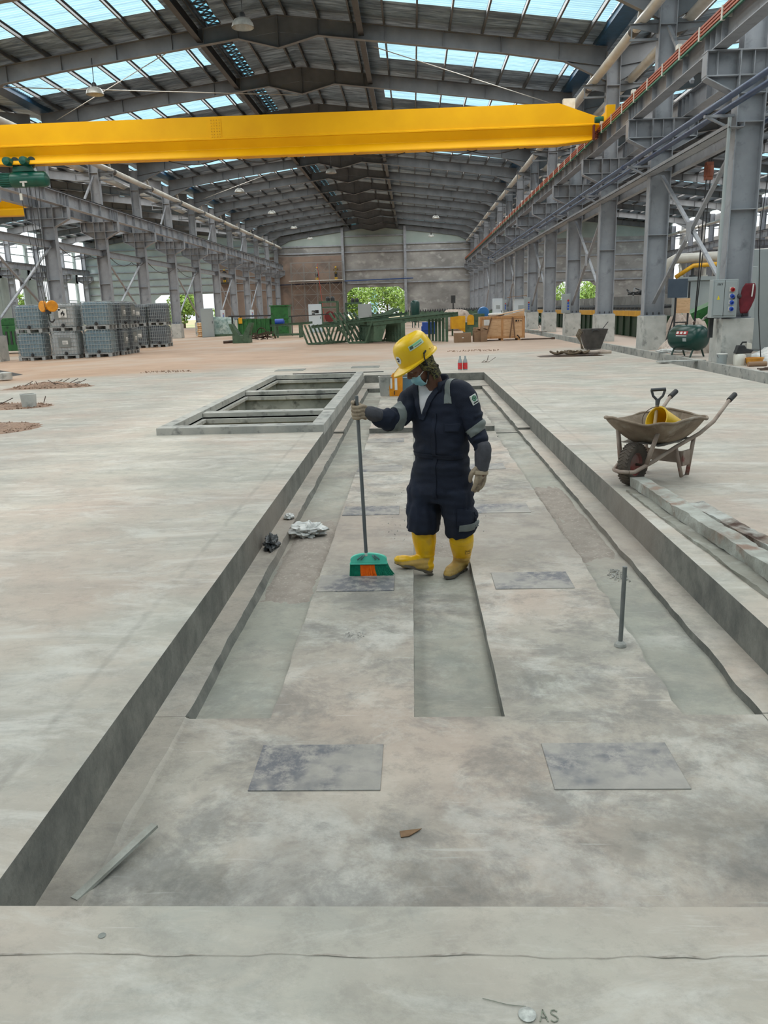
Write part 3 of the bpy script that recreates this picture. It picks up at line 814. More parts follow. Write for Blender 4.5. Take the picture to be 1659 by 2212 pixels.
obj('hoist_rope', mb, M_DARK, t)
mb = MB(); mb.tube([(-.06,-.3,-.3),(0.05,-.3,-2.2),(.45,-.25,-6.2)], .012, 6); obj('pendant_cable', mb, M_DARK, t)
mb = MB(); mb.box(-.1,-.33,-.8,-.0,-.27,-.55); obj('limit_weight', mb, M_WHITE, t)
M_HOOKY = mk('hook_yellow', srgb(226,150,16), srgb(196,126,14), .45, 0, 5)
bk = thing('hook_block', 'yellow twin sheave hook block hanging from the green hoist', 'hook block', (HX+.36,CY-.1,2.1))
for s in (-1,1):
    mb = MB(); mb.M = Matrix.Translation((s*.19,0,0)) @ Matrix.Rotation(PI/2,4,'X') @ Matrix.Rotation(s*.5,4,'Y')
    mb.lathe([(.02,-.07),(.2,-.07),(.23,-.04),(.19,0),(.23,.04),(.2,.07),(.02,.07)],22, (0,0,0)); obj('sheave_guard', mb, M_HOOKY, bk, smooth='auto')
mb = MB(); mb.box(-.1,-.06,-.3,.1,.06,.08); obj('hook_yoke', mb, M_DARK, bk)
mb = MB(); mb.tube([(0,0,-.28),(0,0,-.4)]+[(.11-.11*cos(a)-.0,0,-.5-.13*sin(a)) for a in [PI*1.0*i/8 for i in range(9)]], .032, 8); obj('hook', mb, M_DARK, bk, smooth=True)

# ------------------------------------------------------------------ high-bay pendant lamps
M_SHADE = mk('lamp_shade', srgb(196,196,190), srgb(170,170,165), .35, .2, 6)
def make_lamp():
    t = thing('pendant_lamp', 'x', 'pendant lamp')
    mb = MB(); mb.lathe([(.36,0),(.355,.03),(.33,.12),(.26,.22),(.13,.28),(.1,.28),(.23,.2),(.31,.1),(.34,.0)], 28, cap=False); obj('lamp_shade', mb, M_SHADE, t, smooth=True)
    mb = MB(); mb.lathe([(.02,.26),(.1,.27),(.11,.33),(.07,.44),(.02,.46)], 14); obj('lamp_socket', mb, M_DARK, t, smooth='auto')
    mb = MB(); mb.tube([(0,0,.44),(0,0,1.35)], .016, 6); obj('lamp_stem', mb, M_DARK, t)
    mb = MB(); mb.lathe([(.02,.16),(.1,.17),(.07,.25),(.02,.26)],12); obj('lamp_bulb', mb, M_WHITE, t, smooth=True)
    return t
LAMPS = [(-5.27,4,10.45,'nearest the camera, under the ridge'),(-12.85,5,10.45,'second from the camera on the tank slope')]
LAMPS += [(-12.9,k,10.45,f'{ORD[(k-1)//2]} from the camera on the tank slope') for k in (7,9,11,13,15)]
LAMPS += [(-5.27,8,10.45,'second from the camera under the ridge'),(2.45,12,10.3,'nearer of two on the busbar slope'),(2.45,15,10.3,'farther of two on the busbar slope, by the far wall')]
lp = None
for x, k, z, lab in LAMPS:
    lab = 'grey dome pendant lamp '+lab
    y = YK(k)-.02
    if lp is None: lp = make_lamp(); lp.location = (x,y,z); lp['label'] = lab; lp['group'] = 'pendant lamps'
    else: dup(lp, (x,y,z), label=lab)
# ------------------------------------------------------------------ machinery colours
M_G1 = mk('machine_green', srgb(66,92,70), srgb(82,106,84), .5, .1, 2.5, c3=srgb(50,72,54), s3=7)
M_G2 = mk('bright_green', srgb(46,112,54), srgb(38,92,46), .45, .1, 2.5, c3=srgb(24,60,34), s3=6)
M_TANKG = mk('tank_green', srgb(10,62,54), srgb(8,52,46), .3, 0, 2)
M_CABW = mk('cabinet_white', srgb(206,216,222), srgb(194,206,214), .4, 0, .8)
M_CABG = mk('cabinet_grey', srgb(160,168,168), srgb(150,158,160), .45, .1, .8)
M_YM = mk('machine_yellow', srgb(222,168,24), srgb(200,144,20), .45, 0, 2.5)
M_PLY = mk('plywood', srgb(216,180,140), srgb(200,160,120), .7, 0, 1.6, c3=srgb(178,136,98), s3=5, stretch=(1,1,6))
M_BATTEN = mk('crate_batten', srgb(196,148,98), srgb(172,124,80), .7, 0, 3, stretch=(6,6,1))
M_CARD = mk('cardboard', srgb(150,122,96), srgb(134,108,84), .85, 0, 3)
M_FILM = mk('stretch_film', srgb(126,152,146), srgb(188,204,200), .25, 0, 3, .6, 12, c3=srgb(86,116,108), s3=4)
M_CABLE = mk('cable_black', srgb(24,25,27), None, .5)
M_BLACK = mk('black_print', srgb(22,22,24), None, .6)
M_WHITEP = mk('white_paper', srgb(226,226,222), srgb(206,206,202), .6, 0, 5)
M_GALV = mk('galvanised_wire', srgb(140,150,152), srgb(164,172,174), .45, .2, 6)
M_RUST = mk('rusty_steel', srgb(92,72,58), srgb(62,52,46), .7, .2, 5)
M_SACK = mk('sack_cloth', srgb(198,184,172), srgb(176,160,148), .9, 0, 4, .4, 22, c3=srgb(150,134,122), s3=8)

# ------------------------------------------------------------------ stacked liquid totes
def bottle_mat(nm, a, b): return mk(nm, a, b, .35, 0, 1.4, c3=tuple(x*.75 for x in a), s3=3)
M_BOT = bottle_mat('tote_blue', srgb(112,136,148), srgb(134,154,162))
M_BOTW = bottle_mat('tote_pale', srgb(176,180,182), srgb(198,200,200))
M_BOTD = bottle_mat('tote_dark', srgb(92,99,106), srgb(108,114,120))
M_LABELG = mk('tote_plate', srgb(120,124,122), srgb(134,138,136), .5, .2, 3)
M_PALLET = mk('tote_pallet', srgb(172,175,174), srgb(146,150,150), .5, .1, 5)
def make_tote(w=1.2, d=1.0, mat=None, plate=0, flame=False):
    t = thing('tank_tote', 'x', 'liquid tote')
    H = 1.18
    mb = MB()
    prof = [(.17,.86),(.2,.97),(.28,1.0),(1.0,1.0),(1.1,.97),(1.14,.85)]
    rs = []
    for z, f in prof:
        r = []
        for j in range(24):
            a = 2*PI*j/24; cx_ = abs(cos(a))**.35*(1 if cos(a) > 0 else -1); sy_ = abs(sin(a))**.35*(1 if sin(a) > 0 else -1)
            r.append((cx_*(w/2-.035)*f, sy_*(d/2-.035)*f, z))
        rs.append(r)
    mb.rings(rs); obj('bottle', mb, mat or M_BOT, t, smooth='auto')
    mb = MB(); mb.lathe([(.13,1.13),(.13,1.165),(.11,1.175),(.01,1.175)],14); obj('screw_cap', mb, M_DARK, t)
    mb = MB()
    def ringz(z, r=.011):
        x, y = w/2-.012, d/2-.012
        pts = []
        for sx, sy, a0 in ((1,1,0),(-1,1,90),(-1,-1,180),(1,-1,270)):
            for k in range(4):
                a = math.radians(a0+30*k); pts.append((sx*(x-.1)+.1*cos(a), sy*(y-.1)+.1*sin(a), z))
        mb.tube(pts, r, 5, closed=True)
    for z in (.2,.36,.53,.7,.87,1.02,1.16): ringz(z, .012)
    nx, ny = 8, 6
    for i in range(nx+1):
        x = -w/2+.08+(w-.16)*i/nx
        for s in (-1,1): mb.bar((x,s*(d/2-.006),.16),(x,s*(d/2-.006),1.17),.016,.012)
    for i in range(ny+1):
        y = -d/2+.08+(d-.16)*i/ny
        for s in (-1,1): mb.bar((s*(w/2-.006),y,.16),(s*(w/2-.006),y,1.17),.012,.016)
    obj('wire_cage', mb, M_GALV, t)
    mb = MB()
    for x in (-w/2+.09,0,w/2-.09):
        for y in (-d/2+.07,d/2-.07,0): mb.cbox((x,y,.065),(.14,.12,.13))
    for y in (-d/2+.06,0,d/2-.06): mb.cbox((0,y,.145),(w-.02,.1,.03))
    mb.cbox((0,0,.165),(w-.06,d-.06,.012))
    obj('pallet', mb, M_PALLET, t)
    mb = MB(); mb.M = Matrix.Translation((.05,-d/2+.02,.24)) @ Matrix.Rotation(PI/2,4,'X'); mb.lathe([(.02,0),(.07,.0),(.07,.06),(.04,.06),(.04,.1),(.02,.1)],12); obj('drain_valve', mb, M_DARK, t)
    if plate:
        mb = MB(); mb.box(-.3,-d/2-.012,.52,.22,-d/2-.004,.98) if plate == 1 else mb.box(-.22,-d/2-.012,.5,.3,-d/2-.004,.92)
        p = obj('name_plate', mb, M_LABELG, t)
        mb = MB()
        if flame: mb.box(-.1,-d/2-.02,.56,.26,-d/2-.013,.92); mb.box(-.3,-d/2-.02,.86,.0,-d/2-.0135,.97)
        else: mb.box(-.06,-d/2-.02,.62,.18,-d/2-.013,.78)
        obj('paper_label', mb, M_WHITEP, p)
        if flame:
            mb = MB(); fl = [(-.0,-.1),(.07,-.09),(.1,-.02),(.085,.05),(.06,.02),(.055,.09),(.015,.15),(0,.06),(-.03,.09),(-.075,.02),(-.07,-.05)]
            mb.prism([(.08+u,.72+v) for u,v in fl], -d/2-.024, -d/2-.0205); mb.box(.0,-d/2-.024,.58,.16,-d/2-.0205,.6)
            obj('flame_symbol', mb, M_BLACK, p)
            mb = MB(); mb.prism([(.08+u*.4,.67+v*.4) for u,v in fl], -d/2-.027, -d/2-.0243); obj('flame_core', mb, M_WHITEP, p)
            mb = MB(); mb.box(-.28,-d/2-.024,.9,-.12,-d/2-.0205,.95); obj('blue_print', mb, mk('blue_print', srgb(40,60,120)), p)
        else:
            mb = MB(); [mb.box(-.04,-d/2-.024,.65+.035*i,.1+.02*(i%2),-d/2-.0205,.66+.035*i) for i in range(3)]; obj('label_print', mb, M_BLACK, p)
    return t
TP = {'blue': make_tote(), 'white': make_tote(mat=M_BOTW, plate=1, flame=True), 'whitelow': make_tote(mat=M_BOTW, plate=2), 'dark': make_tote(1.0,1.2,M_BOTD,1), 'darkplain': make_tote(1.0,1.2,M_BOTD,0)}
used = set()
def put_tote(kind, x, y, z, lab, rz=0):
    t = TP[kind]
    if kind not in used: used.add(kind); t.location = (x,y,z); t.rotation_euler = (0,0,rz); t['label'] = lab; t['group'] = 'stacked liquid totes'
    else: dup(t, (x,y,z), rz, lab, 'stacked liquid totes')
TZ = 1.185
for kx, (kt, kb, x, y, rz, where) in enumerate((
    ('blue','blue',-16.65,35.5,0,'in the front stack under the hook block'),
    ('white','whitelow',-15.15,35.5,0,'in the front stack of pale grey bottles'),
    ('blue','blue',-13.7,35.5,0,'in the front stack nearest the pit'),
    ('dark','dark',-13.62,36.75,PI/2,'in the dark stack close behind the front corner stack'),
    ('dark','dark',-13.6,37.95,PI/2,'in the dark stack second behind the front corner stack'),
    ('dark','dark',-15.2,45.4,.03,'of the rear stack pair, window wall side'),
    ('darkplain','darkplain',-14.12,45.5,.03,'of the rear stack pair, pit side'))):
    g0 = ground(x)+.002
    kn = {'blue':'blue-grey','white':'pale','whitelow':'pale','dark':'dark grey','darkplain':'dark grey'}
    put_tote(kt, x+.02, y, g0+TZ, f'upper {kn[kt]} caged tote'+(' with a flame sticker' if kt == 'white' else '')+' '+where, rz)
    put_tote(kb, x, y, g0, f'lower {kn[kb]} caged tote '+where, rz+.02)

# ------------------------------------------------------------------ green channel frames in the middle
def u_frame(w, h, fl, mat):
    mb = MB()
    def ch(p, q): mb.ibeam(p, q, .13, .08, .02, .02, (0,1,0))
    ch((-w/2,0,.06),(w/2,0,.06)); ch((-w/2,0,.06),(-w/2-fl,0,h)); ch((w/2,0,.06),(w/2+fl,0,h))
    return mb
def place_copies(mb, name, mat, cat, spots, labf, group, rot=None):
    o = None
    for i, (x, y, z) in enumerate(spots):
        if o is None: o = solo(name, mb, mat, labf(i), cat, (x,y,z), group); q = o
        else: q = o.copy(); COL.objects.link(q); q['label'] = labf(i); q.location = (x,y,z)
        if rot: q.rotation_euler = rot(i)
SEQ = lambda i, n: ['at the pit-facing end','second from the pit-facing end','third from the pit-facing end','fourth from the pit-facing end','fifth from the pit-facing end','sixth from the pit-facing end','seventh from the pit-facing end','eighth from the pit-facing end'][i]
place_copies(u_frame(.85,.95,.32,M_G1), 'flared_trestle', M_G1, 'steel frame', [(-4.75+.17*i,39.9+.32*i,.0) for i in range(7)], lambda i: f'green flared frame, {SEQ(i,7)} of the nest by the white cabinet', 'flared frames by the white cabinet')
place_copies(u_frame(.8,1.1,.38,M_G1), 'flared_trestle', M_G1, 'steel frame', [(-2.75+.17*i,39.9+.34*i,.0) for i in range(8)], lambda i: f'green flared frame, {SEQ(i,8)} of the nest by the long beams', 'flared frames beside the long beams')
for i, (p, q, lab) in enumerate((((-5.0,40.2,.85),(-1.2,40.6,1.2),'long green beam lying across the flared frames at the front'),((-4.5,42.0,.95),(-.3,42.5,1.35),'long green beam lying across the flared frames at the back'))):
    p = Vector(p); q = Vector(q); mb = MB(); mb.ibeam((0,0,0), q-p, .14, .12, .02, .02); solo('channel_beam', mb, M_G1, lab, 'steel beam', p)
mb = MB()
mb.bar((0,0,0),(-.9,.15,1.35),.12,.09)
place_copies(mb, 'leaning_strut', M_G1, 'steel strut', [(-3.2+.22*i,40.3+.25*i,.15) for i in range(6)], lambda i: f'slanting green strut, {SEQ(i,6)} of the fan leaning over the frames', 'fan of slanting struts')
mb = MB(); mb.bar((0,0,0),(1.3,.3,.55),.12,.09)
place_copies(mb, 'leaning_strut', M_G1, 'steel strut', [(-2.0-.12*i,44.0+.3*i,1.05) for i in range(4)], lambda i: f'green strut rising towards the doorway, {SEQ(i,4)} of its set', 'struts rising towards the doorway')
# long L-shaped beams with legs
mb = MB(); mb.ibeam((-3.0,0,.95),(1.1,0,1.28),.2,.14,.025,.02); mb.bar((.55,0,0),(.55,0,1.2),.13,.13); mb.bar((-1.55,0,.02),(-1.55,0,1.02),.2,.14); mb.prism([(-3.0,.1),(-2.6,.1),(-2.3,.98),(-2.95,.93)],-.015,.015)
place_copies(mb, 'long_beam', M_G1, 'steel beam', [(1.05-.16*i,39.6+.36*i,0) for i in range(6)], lambda i: f'long green legged beam, {SEQ(i,6)} of the row before the crate', 'long table beams with legs')
# V saddle block
t = thing('saddle_block', 'small green saddle block with flared ribs on the earth floor', 'saddle block', (-9.55,45.5,ground(-9.55)))
mb = MB(); mb.box(-.48,-.35,0,.48,.35,.42); mb.box(-.3,-.36,.1,-.08,-.34,.32); mb.box(.08,-.36,.1,.3,-.34,.32); obj('saddle_base', mb, M_G1, t)
for i in range(4):
    mb = MB(); y = -.3+.2*i; mb.prism([(-.1,.42),(-.42,.42),(-.66,1.05),(-.48,1.05)], y-.04, y+.04); mb.prism([(.1,.42),(.42,.42),(.66,1.08),(.48,1.08)], y-.04, y+.04); obj('saddle_rib', mb, M_G1, t)
mb = MB(); mb.tube([(0,0,.08),(.55,.15,.1)],.075,12); solo('steel_pipe_offcut', mb, M_RUST, 'short rusty pipe lying beside the green saddle block', 'pipe', (-10.55,45.1,ground(-10)), smooth='auto')

# long green trough machine line on the far side of the saddle block
t = thing('trough_machine', 'ribbed green trough machine with a hopper behind the saddle block', 'machine', (-10.6,58,0))
mb = MB(); mb.box(-1.7,-.6,.1,.6,.6,1.2)
obj('trough_body', mb, M_G2, t)
mb = MB()
for i in range(8): mb.box(-1.7+.31*i,-.68,.05,-1.62+.31*i,-.6,1.2)
obj('trough_ribs', mb, M_G2, t)
mb = MB(); mb.box(-2.3,-.75,1.35,.7,.65,1.45); mb.bar((-1.6,0,1.2),(-1.6,0,1.35),.1,.1); mb.bar((-2.2,0,0),(-2.2,0,1.35),.1,.1); mb.bar((1.0,0,0),(1.0,0,1.35),.12,.12); obj('cover_plate', mb, M_DARK, t)
mb = MB(); mb.box(.7,-.75,.0,1.9,.6,2.05); mb.box(.62,-.82,1.15,1.98,-.75,1.25); mb.box(.62,-.82,2.0,1.98,.66,2.08); obj('hopper', mb, M_G2, t)
mb = MB(); mb.box(-1.6,-.75,.9,-1.35,-.62,1.3); obj('gear_guard', mb, M_YM, t)
t = thing('machine_trolley', 'low green trolley with a blue motor in front of the hopper', 'trolley', (-8.0,52.5,0))
mb = MB()
for x in (-.8,.8):
    for y in (-.5,.5): mb.bar((x,y,0),(x,y,.8),.12,.12)
for y in (-.5,.5): mb.ibeam((-1.1,y,.78),(1.5,y,.9),.14,.1,.02,.02); mb.bar((-.8,y,.2),(.8,y,.2),.1,.1)
for x in (-.8,0,.8): mb.bar((x,-.5,.75),(x,.5,.75),.1,.1)
obj('trolley_chassis', mb, M_G1, t)
mb = MB(); mb.M = Matrix.Translation((-.5,-.3,1.0)) @ Matrix.Rotation(PI/2,4,'Y'); mb.lathe([(.02,-.3),(.18,-.28),(.2,.25),(.1,.3),(.02,.32)],16); obj('blue_motor', mb, mk('motor_blue', srgb(34,74,170), None, .4), t, smooth='auto')
mb = MB(); mb.bar((-1.6,.2,1.3),(2.6,.6,1.42),.25,.06); mb.bar((-1.4,.2,0),(-1.4,.2,1.3),.06,.06); mb.bar((2.3,.55,0),(2.3,.55,1.4),.06,.06); solo('bar_rack', mb, M_DARK, 'dark flat bars on a low rack behind the green trolley', 'bar rack', (-6.9,56.0,.0))
# tangled steel pieces on the floor
mb = MB()
random.seed(5)
for i in range(22): mb.bar((rnd(-1.1,1.1),rnd(-.5,.5),rnd(.02,.1)),(rnd(-1.1,1.1),rnd(-.5,.5),rnd(.05,.5)),.06,.05)
for i in range(3): mb.tube([(.3+.28*cos(a),-.1,.4+.3*sin(a)) for a in [2*PI*j/12+i for j in range(10)]],.03,6)
solo('scrap_heap', mb, M_RUST, 'tangle of scrap bars and hoops on the floor before the green trough', 'scrap', (-9.6,50.2,0), kind='stuff')
# wrapped machine, bags, cabinet by the tank-side columns
t = thing('wrapped_machine', 'bulky machine wrapped in clear stretch film on a green skid', 'wrapped machine', (-15.2,65,ground(-15)))
mb = MB()
def lump(u, v):
    a = 2*PI*u; z = v; r = (1-.25*v**3)
    n_ = mnoise.noise((cos(a)*2,sin(a)*2,v*3))
    cx_ = abs(cos(a))**.6*(1 if cos(a) > 0 else -1); sy_ = abs(sin(a))**.6*(1 if sin(a) > 0 else -1)
    return (cx_*1.05*r*(1+.12*n_), sy_*.8*r*(1+.12*n_), .12+1.35*z+.12*mnoise.noise((cos(a),sin(a),7))*v)
mb.grid(36,10,lump); mb.add([lump(i/36,1) for i in range(36)],[tuple(range(36))]); obj('film_wrap', mb, M_FILM, t, smooth=True)
mb = MB(); mb.box(-1.25,-.9,0,1.3,-.6,.16); mb.box(-1.25,.6,0,1.3,.9,.16); mb.box(-1.2,-.9,.05,-1.0,.9,.18); mb.box(1.0,-.9,.05,1.2,.9,.18); obj('skid', mb, M_G1, t)
M_BAGO = mk('orange_bag', srgb(214,160,92), srgb(232,214,186), .6, 0, 9, c3=srgb(196,120,50), s3=14)
mb = MB()
def pillow(mb, c, d, seed, n=10):
    def fn(u, v):
        th = PI*v; ph = 2*PI*u
        cx_ = abs(cos(ph))**.5*(1 if cos(ph) > 0 else -1); sy_ = abs(sin(ph))**.5*(1 if sin(ph) > 0 else -1)
        s_ = abs(sin(th))**.45; k = 1+.1*mnoise.noise((u*5+seed,v*4,seed))
        return (c[0]+d[0]/2*cx_*s_*k, c[1]+d[1]/2*sy_*s_*k, c[2]-d[2]/2*cos(th)*k)
    mb.grid(n*2, n, fn)
pillow(mb, (0,0,.085), (.8,.45,.17), 1)
bag_spots = []
for r in range(7):
    for cidx in range(2): bag_spots.append((-17.1+.02*rnd(-1,1)+.42*cidx, 66.2+.1*rnd(-1,1), ground(-17)+.16*r))
place_copies(mb, 'cement_bag', M_BAGO, 'bag', bag_spots, lambda i: f'orange and white bag, {ORD[7-i//2]} layer from the pile top, '+('window side' if i % 2 == 0 else 'pit side'), 'piled orange bags')
def cabinet(x, y, z, w, d, h, mat, name, label, rz=0, leg=0.0, cat='cabinet', screen=True, vent=False):
    t = thing(name, label, cat, (x,y,z), rz)
    mb = MB(); mb.box(-w/2,-d/2,leg,w/2,d/2,h); obj('cabinet_body', mb, mat, t, bevel=.012)
    mb = MB(); mb.box(-w/2+.04,-d/2-.02,leg+.06,w/2-.04,-d/2,h-.05); dr = obj('cabinet_door', mb, mat, t, bevel=.006)
    mb = MB(); mb.box(w/2-.12,-d/2-.05,h*.48,w/2-.08,-d/2-.02,h*.56); obj('door_handle', mb, M_DARK, dr)
    if screen:
        mb = MB(); mb.box(-w*.25,-d/2-.026,h*.7,-w*.02,-d/2-.02,h*.78); mb.box(.0,-d/2-.026,h*.68,w*.28,-d/2-.02,h*.79); mb.box(-w*.25,-d/2-.026,h*.64,-w*.02,-d/2-.02,h*.68)
        obj('meter_window', mb, M_BLACK, dr)
        mb = MB(); mb.box(-w*.23,-d/2-.03,h*.71,-w*.1,-d/2-.026,h*.74); mb.box(-w*.22,-d/2-.03,h*.575,w*.25,-d/2-.02,h*.585); obj('door_print', mb, M_WHITEP, dr)
    if vent:
        mb = MB(); [mb.box(-w*.22,-d/2-.03,h*.62+.035*i,w*.22,-d/2-.02,h*.62+.035*i+.02) for i in range(9)]; obj('vent_grille', mb, M_CABG, dr)
    mb = MB(); mb.box(-w/2+.02,-d/2+.03,0,w/2-.02,d/2-.03,max(leg,.06)); obj('plinth', mb, M_DARK, t)
    return t
cabinet(-7.55,63.5,.0,1.0,.6,2.12,M_CABW,'control_cabinet','tall pale blue-white control cabinet between the green machines',.12)
cabinet(-16.1,64.0,ground(-17.0),.95,.9,2.2,M_CABG,'tool_locker','plain grey locker between the tank row columns',.25,screen=False)
cabinet(-3.85,66.0,.0,1.05,.7,2.05,M_CABG,'control_cabinet','grey cabinet standing before the bright doorway',screen=False)
# portal machines
def portal(x, y, w, h, label, red=True):
    t = thing('portal_machine', label, 'machine', (x,y,0))
    mb = MB()
    for sx in (-1,1):
        for sy in (-.5,.5): mb.bar((sx*w/2,sy,0),(sx*w/2,sy,h),.12,.12)
    for sy in (-.5,.5): mb.bar((-w/2,sy,h),(w/2,sy,h),.12,.12); mb.bar((-w/2,sy,h*.82),(w/2,sy,h*.82),.1,.1); mb.bar((-w/2,sy,.4),(w/2,sy,.4),.12,.12)
    for sx in (-1,1): mb.bar((sx*w/2,-.5,h),(sx*w/2,.5,h),.12,.12)
    mb.box(-w/2,-.6,.35,w/2,.6,.75)
    obj('portal_frame', mb, M_G1, t)
    mb = MB()
    for sx in (-.12,.45): mb.lathe([(.02,h+.06),(.16,h+.06),(.16,h+.3),(.08,h+.42),(.02,h+.42)],12,(sx*w/2,0,0))
    obj('top_motor', mb, M_DARK, t)
    if red:
        mb = MB(); mb.M = Matrix.Translation((.1,-.55,1.15)) @ Matrix.Rotation(PI/2,4,'X'); mb.lathe([(.3,-.08),(.42,-.08),(.42,.08),(.3,.08)],24); obj('roller_flange', mb, mk('flange_red', srgb(110,30,30), None, .45), t, smooth='auto')
        mb = MB(); mb.box(-.25,-.5,.8,.35,.3,1.2); mb.lathe([(.02,1.1),(.2,1.1),(.2,1.5),(.02,1.5)],12,(.05,-.2,0)); obj('spindle_head', mb, M_RUST, t)
    return t
portal(-6.65,65.5,1.35,2.28,'green portal machine with a dark red wheel beside the white cabinet')
portal(-4.9,68.5,1.25,2.15,'green portal machine in front of the bright doorway',False)
# vertical air receiver
t = thing('air_receiver', 'upright dark green pressure tank behind the long beams', 'tank', (.17,70,0))
mb = MB(); mb.lathe([(.02,.45),(.2,.48),(.34,.58),(.39,.72),(.39,2.02),(.34,2.15),(.2,2.24),(.02,2.27)],28); obj('tank_shell', mb, M_TANKG, t, smooth=True)
for a in (0,1,2):
    mb = MB(); x = .3*cos(a*2.09+.4); y = .3*sin(a*2.09+.4); mb.bar((x,y,0),(x,y,.7),.07,.07); obj('leg', mb, M_TANKG, t)
mb = MB(); mb.tube([(-.4,0,.5),(-.5,-.05,1.0),(-.45,-.05,1.6),(-.2,0,2.2)],.03,8); obj('air_hose', mb, M_PVC, t)
# long roller table across the back
t = thing('roller_table', 'long dark green roller table stretching across the hall before the far wall', 'roller table', (2.5,80,0))
mb = MB(); mb.box(-6.8,-.7,.95,6.4,-.55,1.2); mb.box(-6.8,.55,.95,6.4,.7,1.2)
for i in range(10): mb.bar((-6.5+1.4*i,-.6,0),(-6.5+1.4*i,-.6,1.0),.16,.16); mb.bar((-6.5+1.4*i,.6,0),(-6.5+1.4*i,.6,1.0),.16,.16)
mb.box(-6.8,-.7,.35,6.4,-.6,.5)
obj('table_frame', mb, M_G1, t)
for i in range(28):
    mb = MB(); x = -6.4+.46*i; mb.M = Matrix.Translation((x,0,1.24)) @ Matrix.Rotation(PI/2,4,'X'); mb.lathe([(.02,-.6),(.1,-.6),(.1,.6),(.02,.6)],10); obj('roller', mb, M_DARK, t)
t = thing('cooling_bed', 'dark green cooling bed with toothed top in front of the grey far wall', 'cooling bed', (4.2,96,0))
mb = MB(); mb.box(-5.2,-1,.9,4.2,1,1.25)
for i in range(8): mb.box(-5.2+1.28*i,-1,0,-5.0+1.28*i,1,.9)
obj('bed_frame', mb, M_G1, t)
mb = MB()
for i in range(34): mb.prism([(-5.1+.28*i,1.25),(-4.9+.28*i,1.25),(-5.0+.28*i,1.5)],-1,1)
obj('tooth_rack', mb, M_DARK, t)
# yellow and green saw machine
t = thing('saw_machine', 'yellow ribbed machine with a rounded guard, beside the wooden crate', 'machine', (3.05,47.5,0))
mb = MB(); mb.prism([(-.85,.55),(-.1,.2),(-.1,.85),(-.85,1.05)],-.5,1.5)
for i in range(6): mb.box(-.88,-.55+.3*i,.4,-.1,-.5+.3*i,1.1)
obj('yellow_cover', mb, M_YM, t)
mb = MB(); mb.prism([(.02,.6),(.4,.6),(.4,.98)]+[(.21+.19*cos(a),.98+.19*sin(a)) for a in [PI*i/8 for i in range(9)]]+[(.02,.98)],-.5,-.3); obj('round_guard', mb, M_YM, t)
mb = MB(); mb.box(-.1,-.45,.0,.85,1.5,.75); mb.box(.4,-.4,.75,1.0,1.4,1.2); mb.box(-.85,0,0,-.75,.1,.6); obj('machine_bed', mb, M_G1, t)
mb = MB(); mb.M = Matrix.Translation((1.0,.4,1.25)) @ Matrix.Rotation(PI/2,4,'X'); mb.lathe([(.02,-.3),(.3,-.28),(.34,0),(.3,.28),(.02,.3)],20); obj('blue_fan', mb, mk('fan_blue', srgb(50,110,170), None, .4), t, smooth='auto')
mb = MB(); mb.bar((-2.1,4.6,.0),(-2.1,4.6,.5),.9,.5); 
solo('blue_compressor', mb.box(-2.5,4.3,.2,-1.7,4.9,.75), mk('compressor_blue', srgb(30,70,150), None, .4), 'small blue compressor under the green pressure tank', 'compressor', (3.05,47.5,0), bevel=.03)
# tarpaulin heap on the machine table
mb = MB(); pillow(mb,(0,0,.72),(1.9,1.3,1.45),3,16); solo('dust_sheet', mb, M_SACK, 'pale dust sheet thrown over a machine behind the yellow saw', 'sheet', (3.0,58,0), smooth=True)
mb = MB(); mb.box(-.16,-.16,0,.16,.16,.55); mb.box(-.05,-.05,-1.9,.05,.05,0); solo('motor_post', mb, M_DARK, 'dark upright motor on a stand above the roller table', 'motor', (3.0,62,1.9))

# wooden crate
t = thing('wooden_crate', 'pale plywood shipping crate with broken slanting lid on the concrete', 'crate', (4.2,39.7,0))
W, D, H = 1.04, .55, 1.12
mb = MB(); mb.box(-W,-D,.1,W,D,H-.02); obj('plywood_panels', mb, M_PLY, t)
mb = MB()
for x in (-W+.05,0,W-.05): mb.box(x-.05,-D-.03,.1,x+.05,-D,H)
for z in (.15,H-.05): mb.box(-W,-D-.035,z-.05,W,-D,z+.05)
for y in (-D+.05,D-.05): mb.box(W,y-.05,.1,W+.03,y+.05,H)
for z in (.15,H-.05): mb.box(W,-D,z-.05,W+.035,D,z+.05)
mb.box(-W,-D-.02,H-.02,W,D,H)
obj('battens', mb, M_BATTEN, t)
mb = MB()
for x in (-.8,0,.8): mb.box(x-.06,-D,0,x+.06,D,.1)
obj('runners', mb, M_BATTEN, t)
mb = MB(); mb.prism([(-.1,H),(W,H),(W,H+.26),(.3,H+.08)],-D,-D+.03); mb.bar((-.2,-.1,H+.06),(W+.05,-.1,H+.3),.9,.025); obj('broken_lid', mb, M_PLY, t)
mb = MB()
for x, dx in ((-.5,-.28),(.48,-.12),(.5,.1)): mb.bar((x,-D-.045,H-.05),(x+dx,-D-.05,.12),.055,.012,(0,1,0))
obj('lashing_strap', mb, mk('strap_brown', srgb(120,92,70), None, .8), t)
mb = MB(); mb.box(-.86,-D-.045,.72,-.6,-D-.036,.98); obj('paper_label', mb, M_WHITEP, t)
mb = MB(); mb.box(.62,-D-.042,.86,.7,-D-.036,.94); mb.box(.74,-D-.042,.86,.78,-D-.036,.94); mb.box(.82,-D-.042,.89,.92,-D-.036,.91); mb.prism([(.68,.22),(.74,.18),(.82,.08),(.86,.1),(.78,.2),(.74,.26)],-D-.042,-D-.036); obj('stencil_marks', mb, M_BLACK, t)
mb = MB(); pillow(mb,(0,0,.08),(.75,.5,.16),8,10); solo('plastic_sheet', mb, M_WHITEP, 'crumpled white plastic lying on top of the wooden crate', 'sheet', (3.95,39.6,1.13), smooth=True)
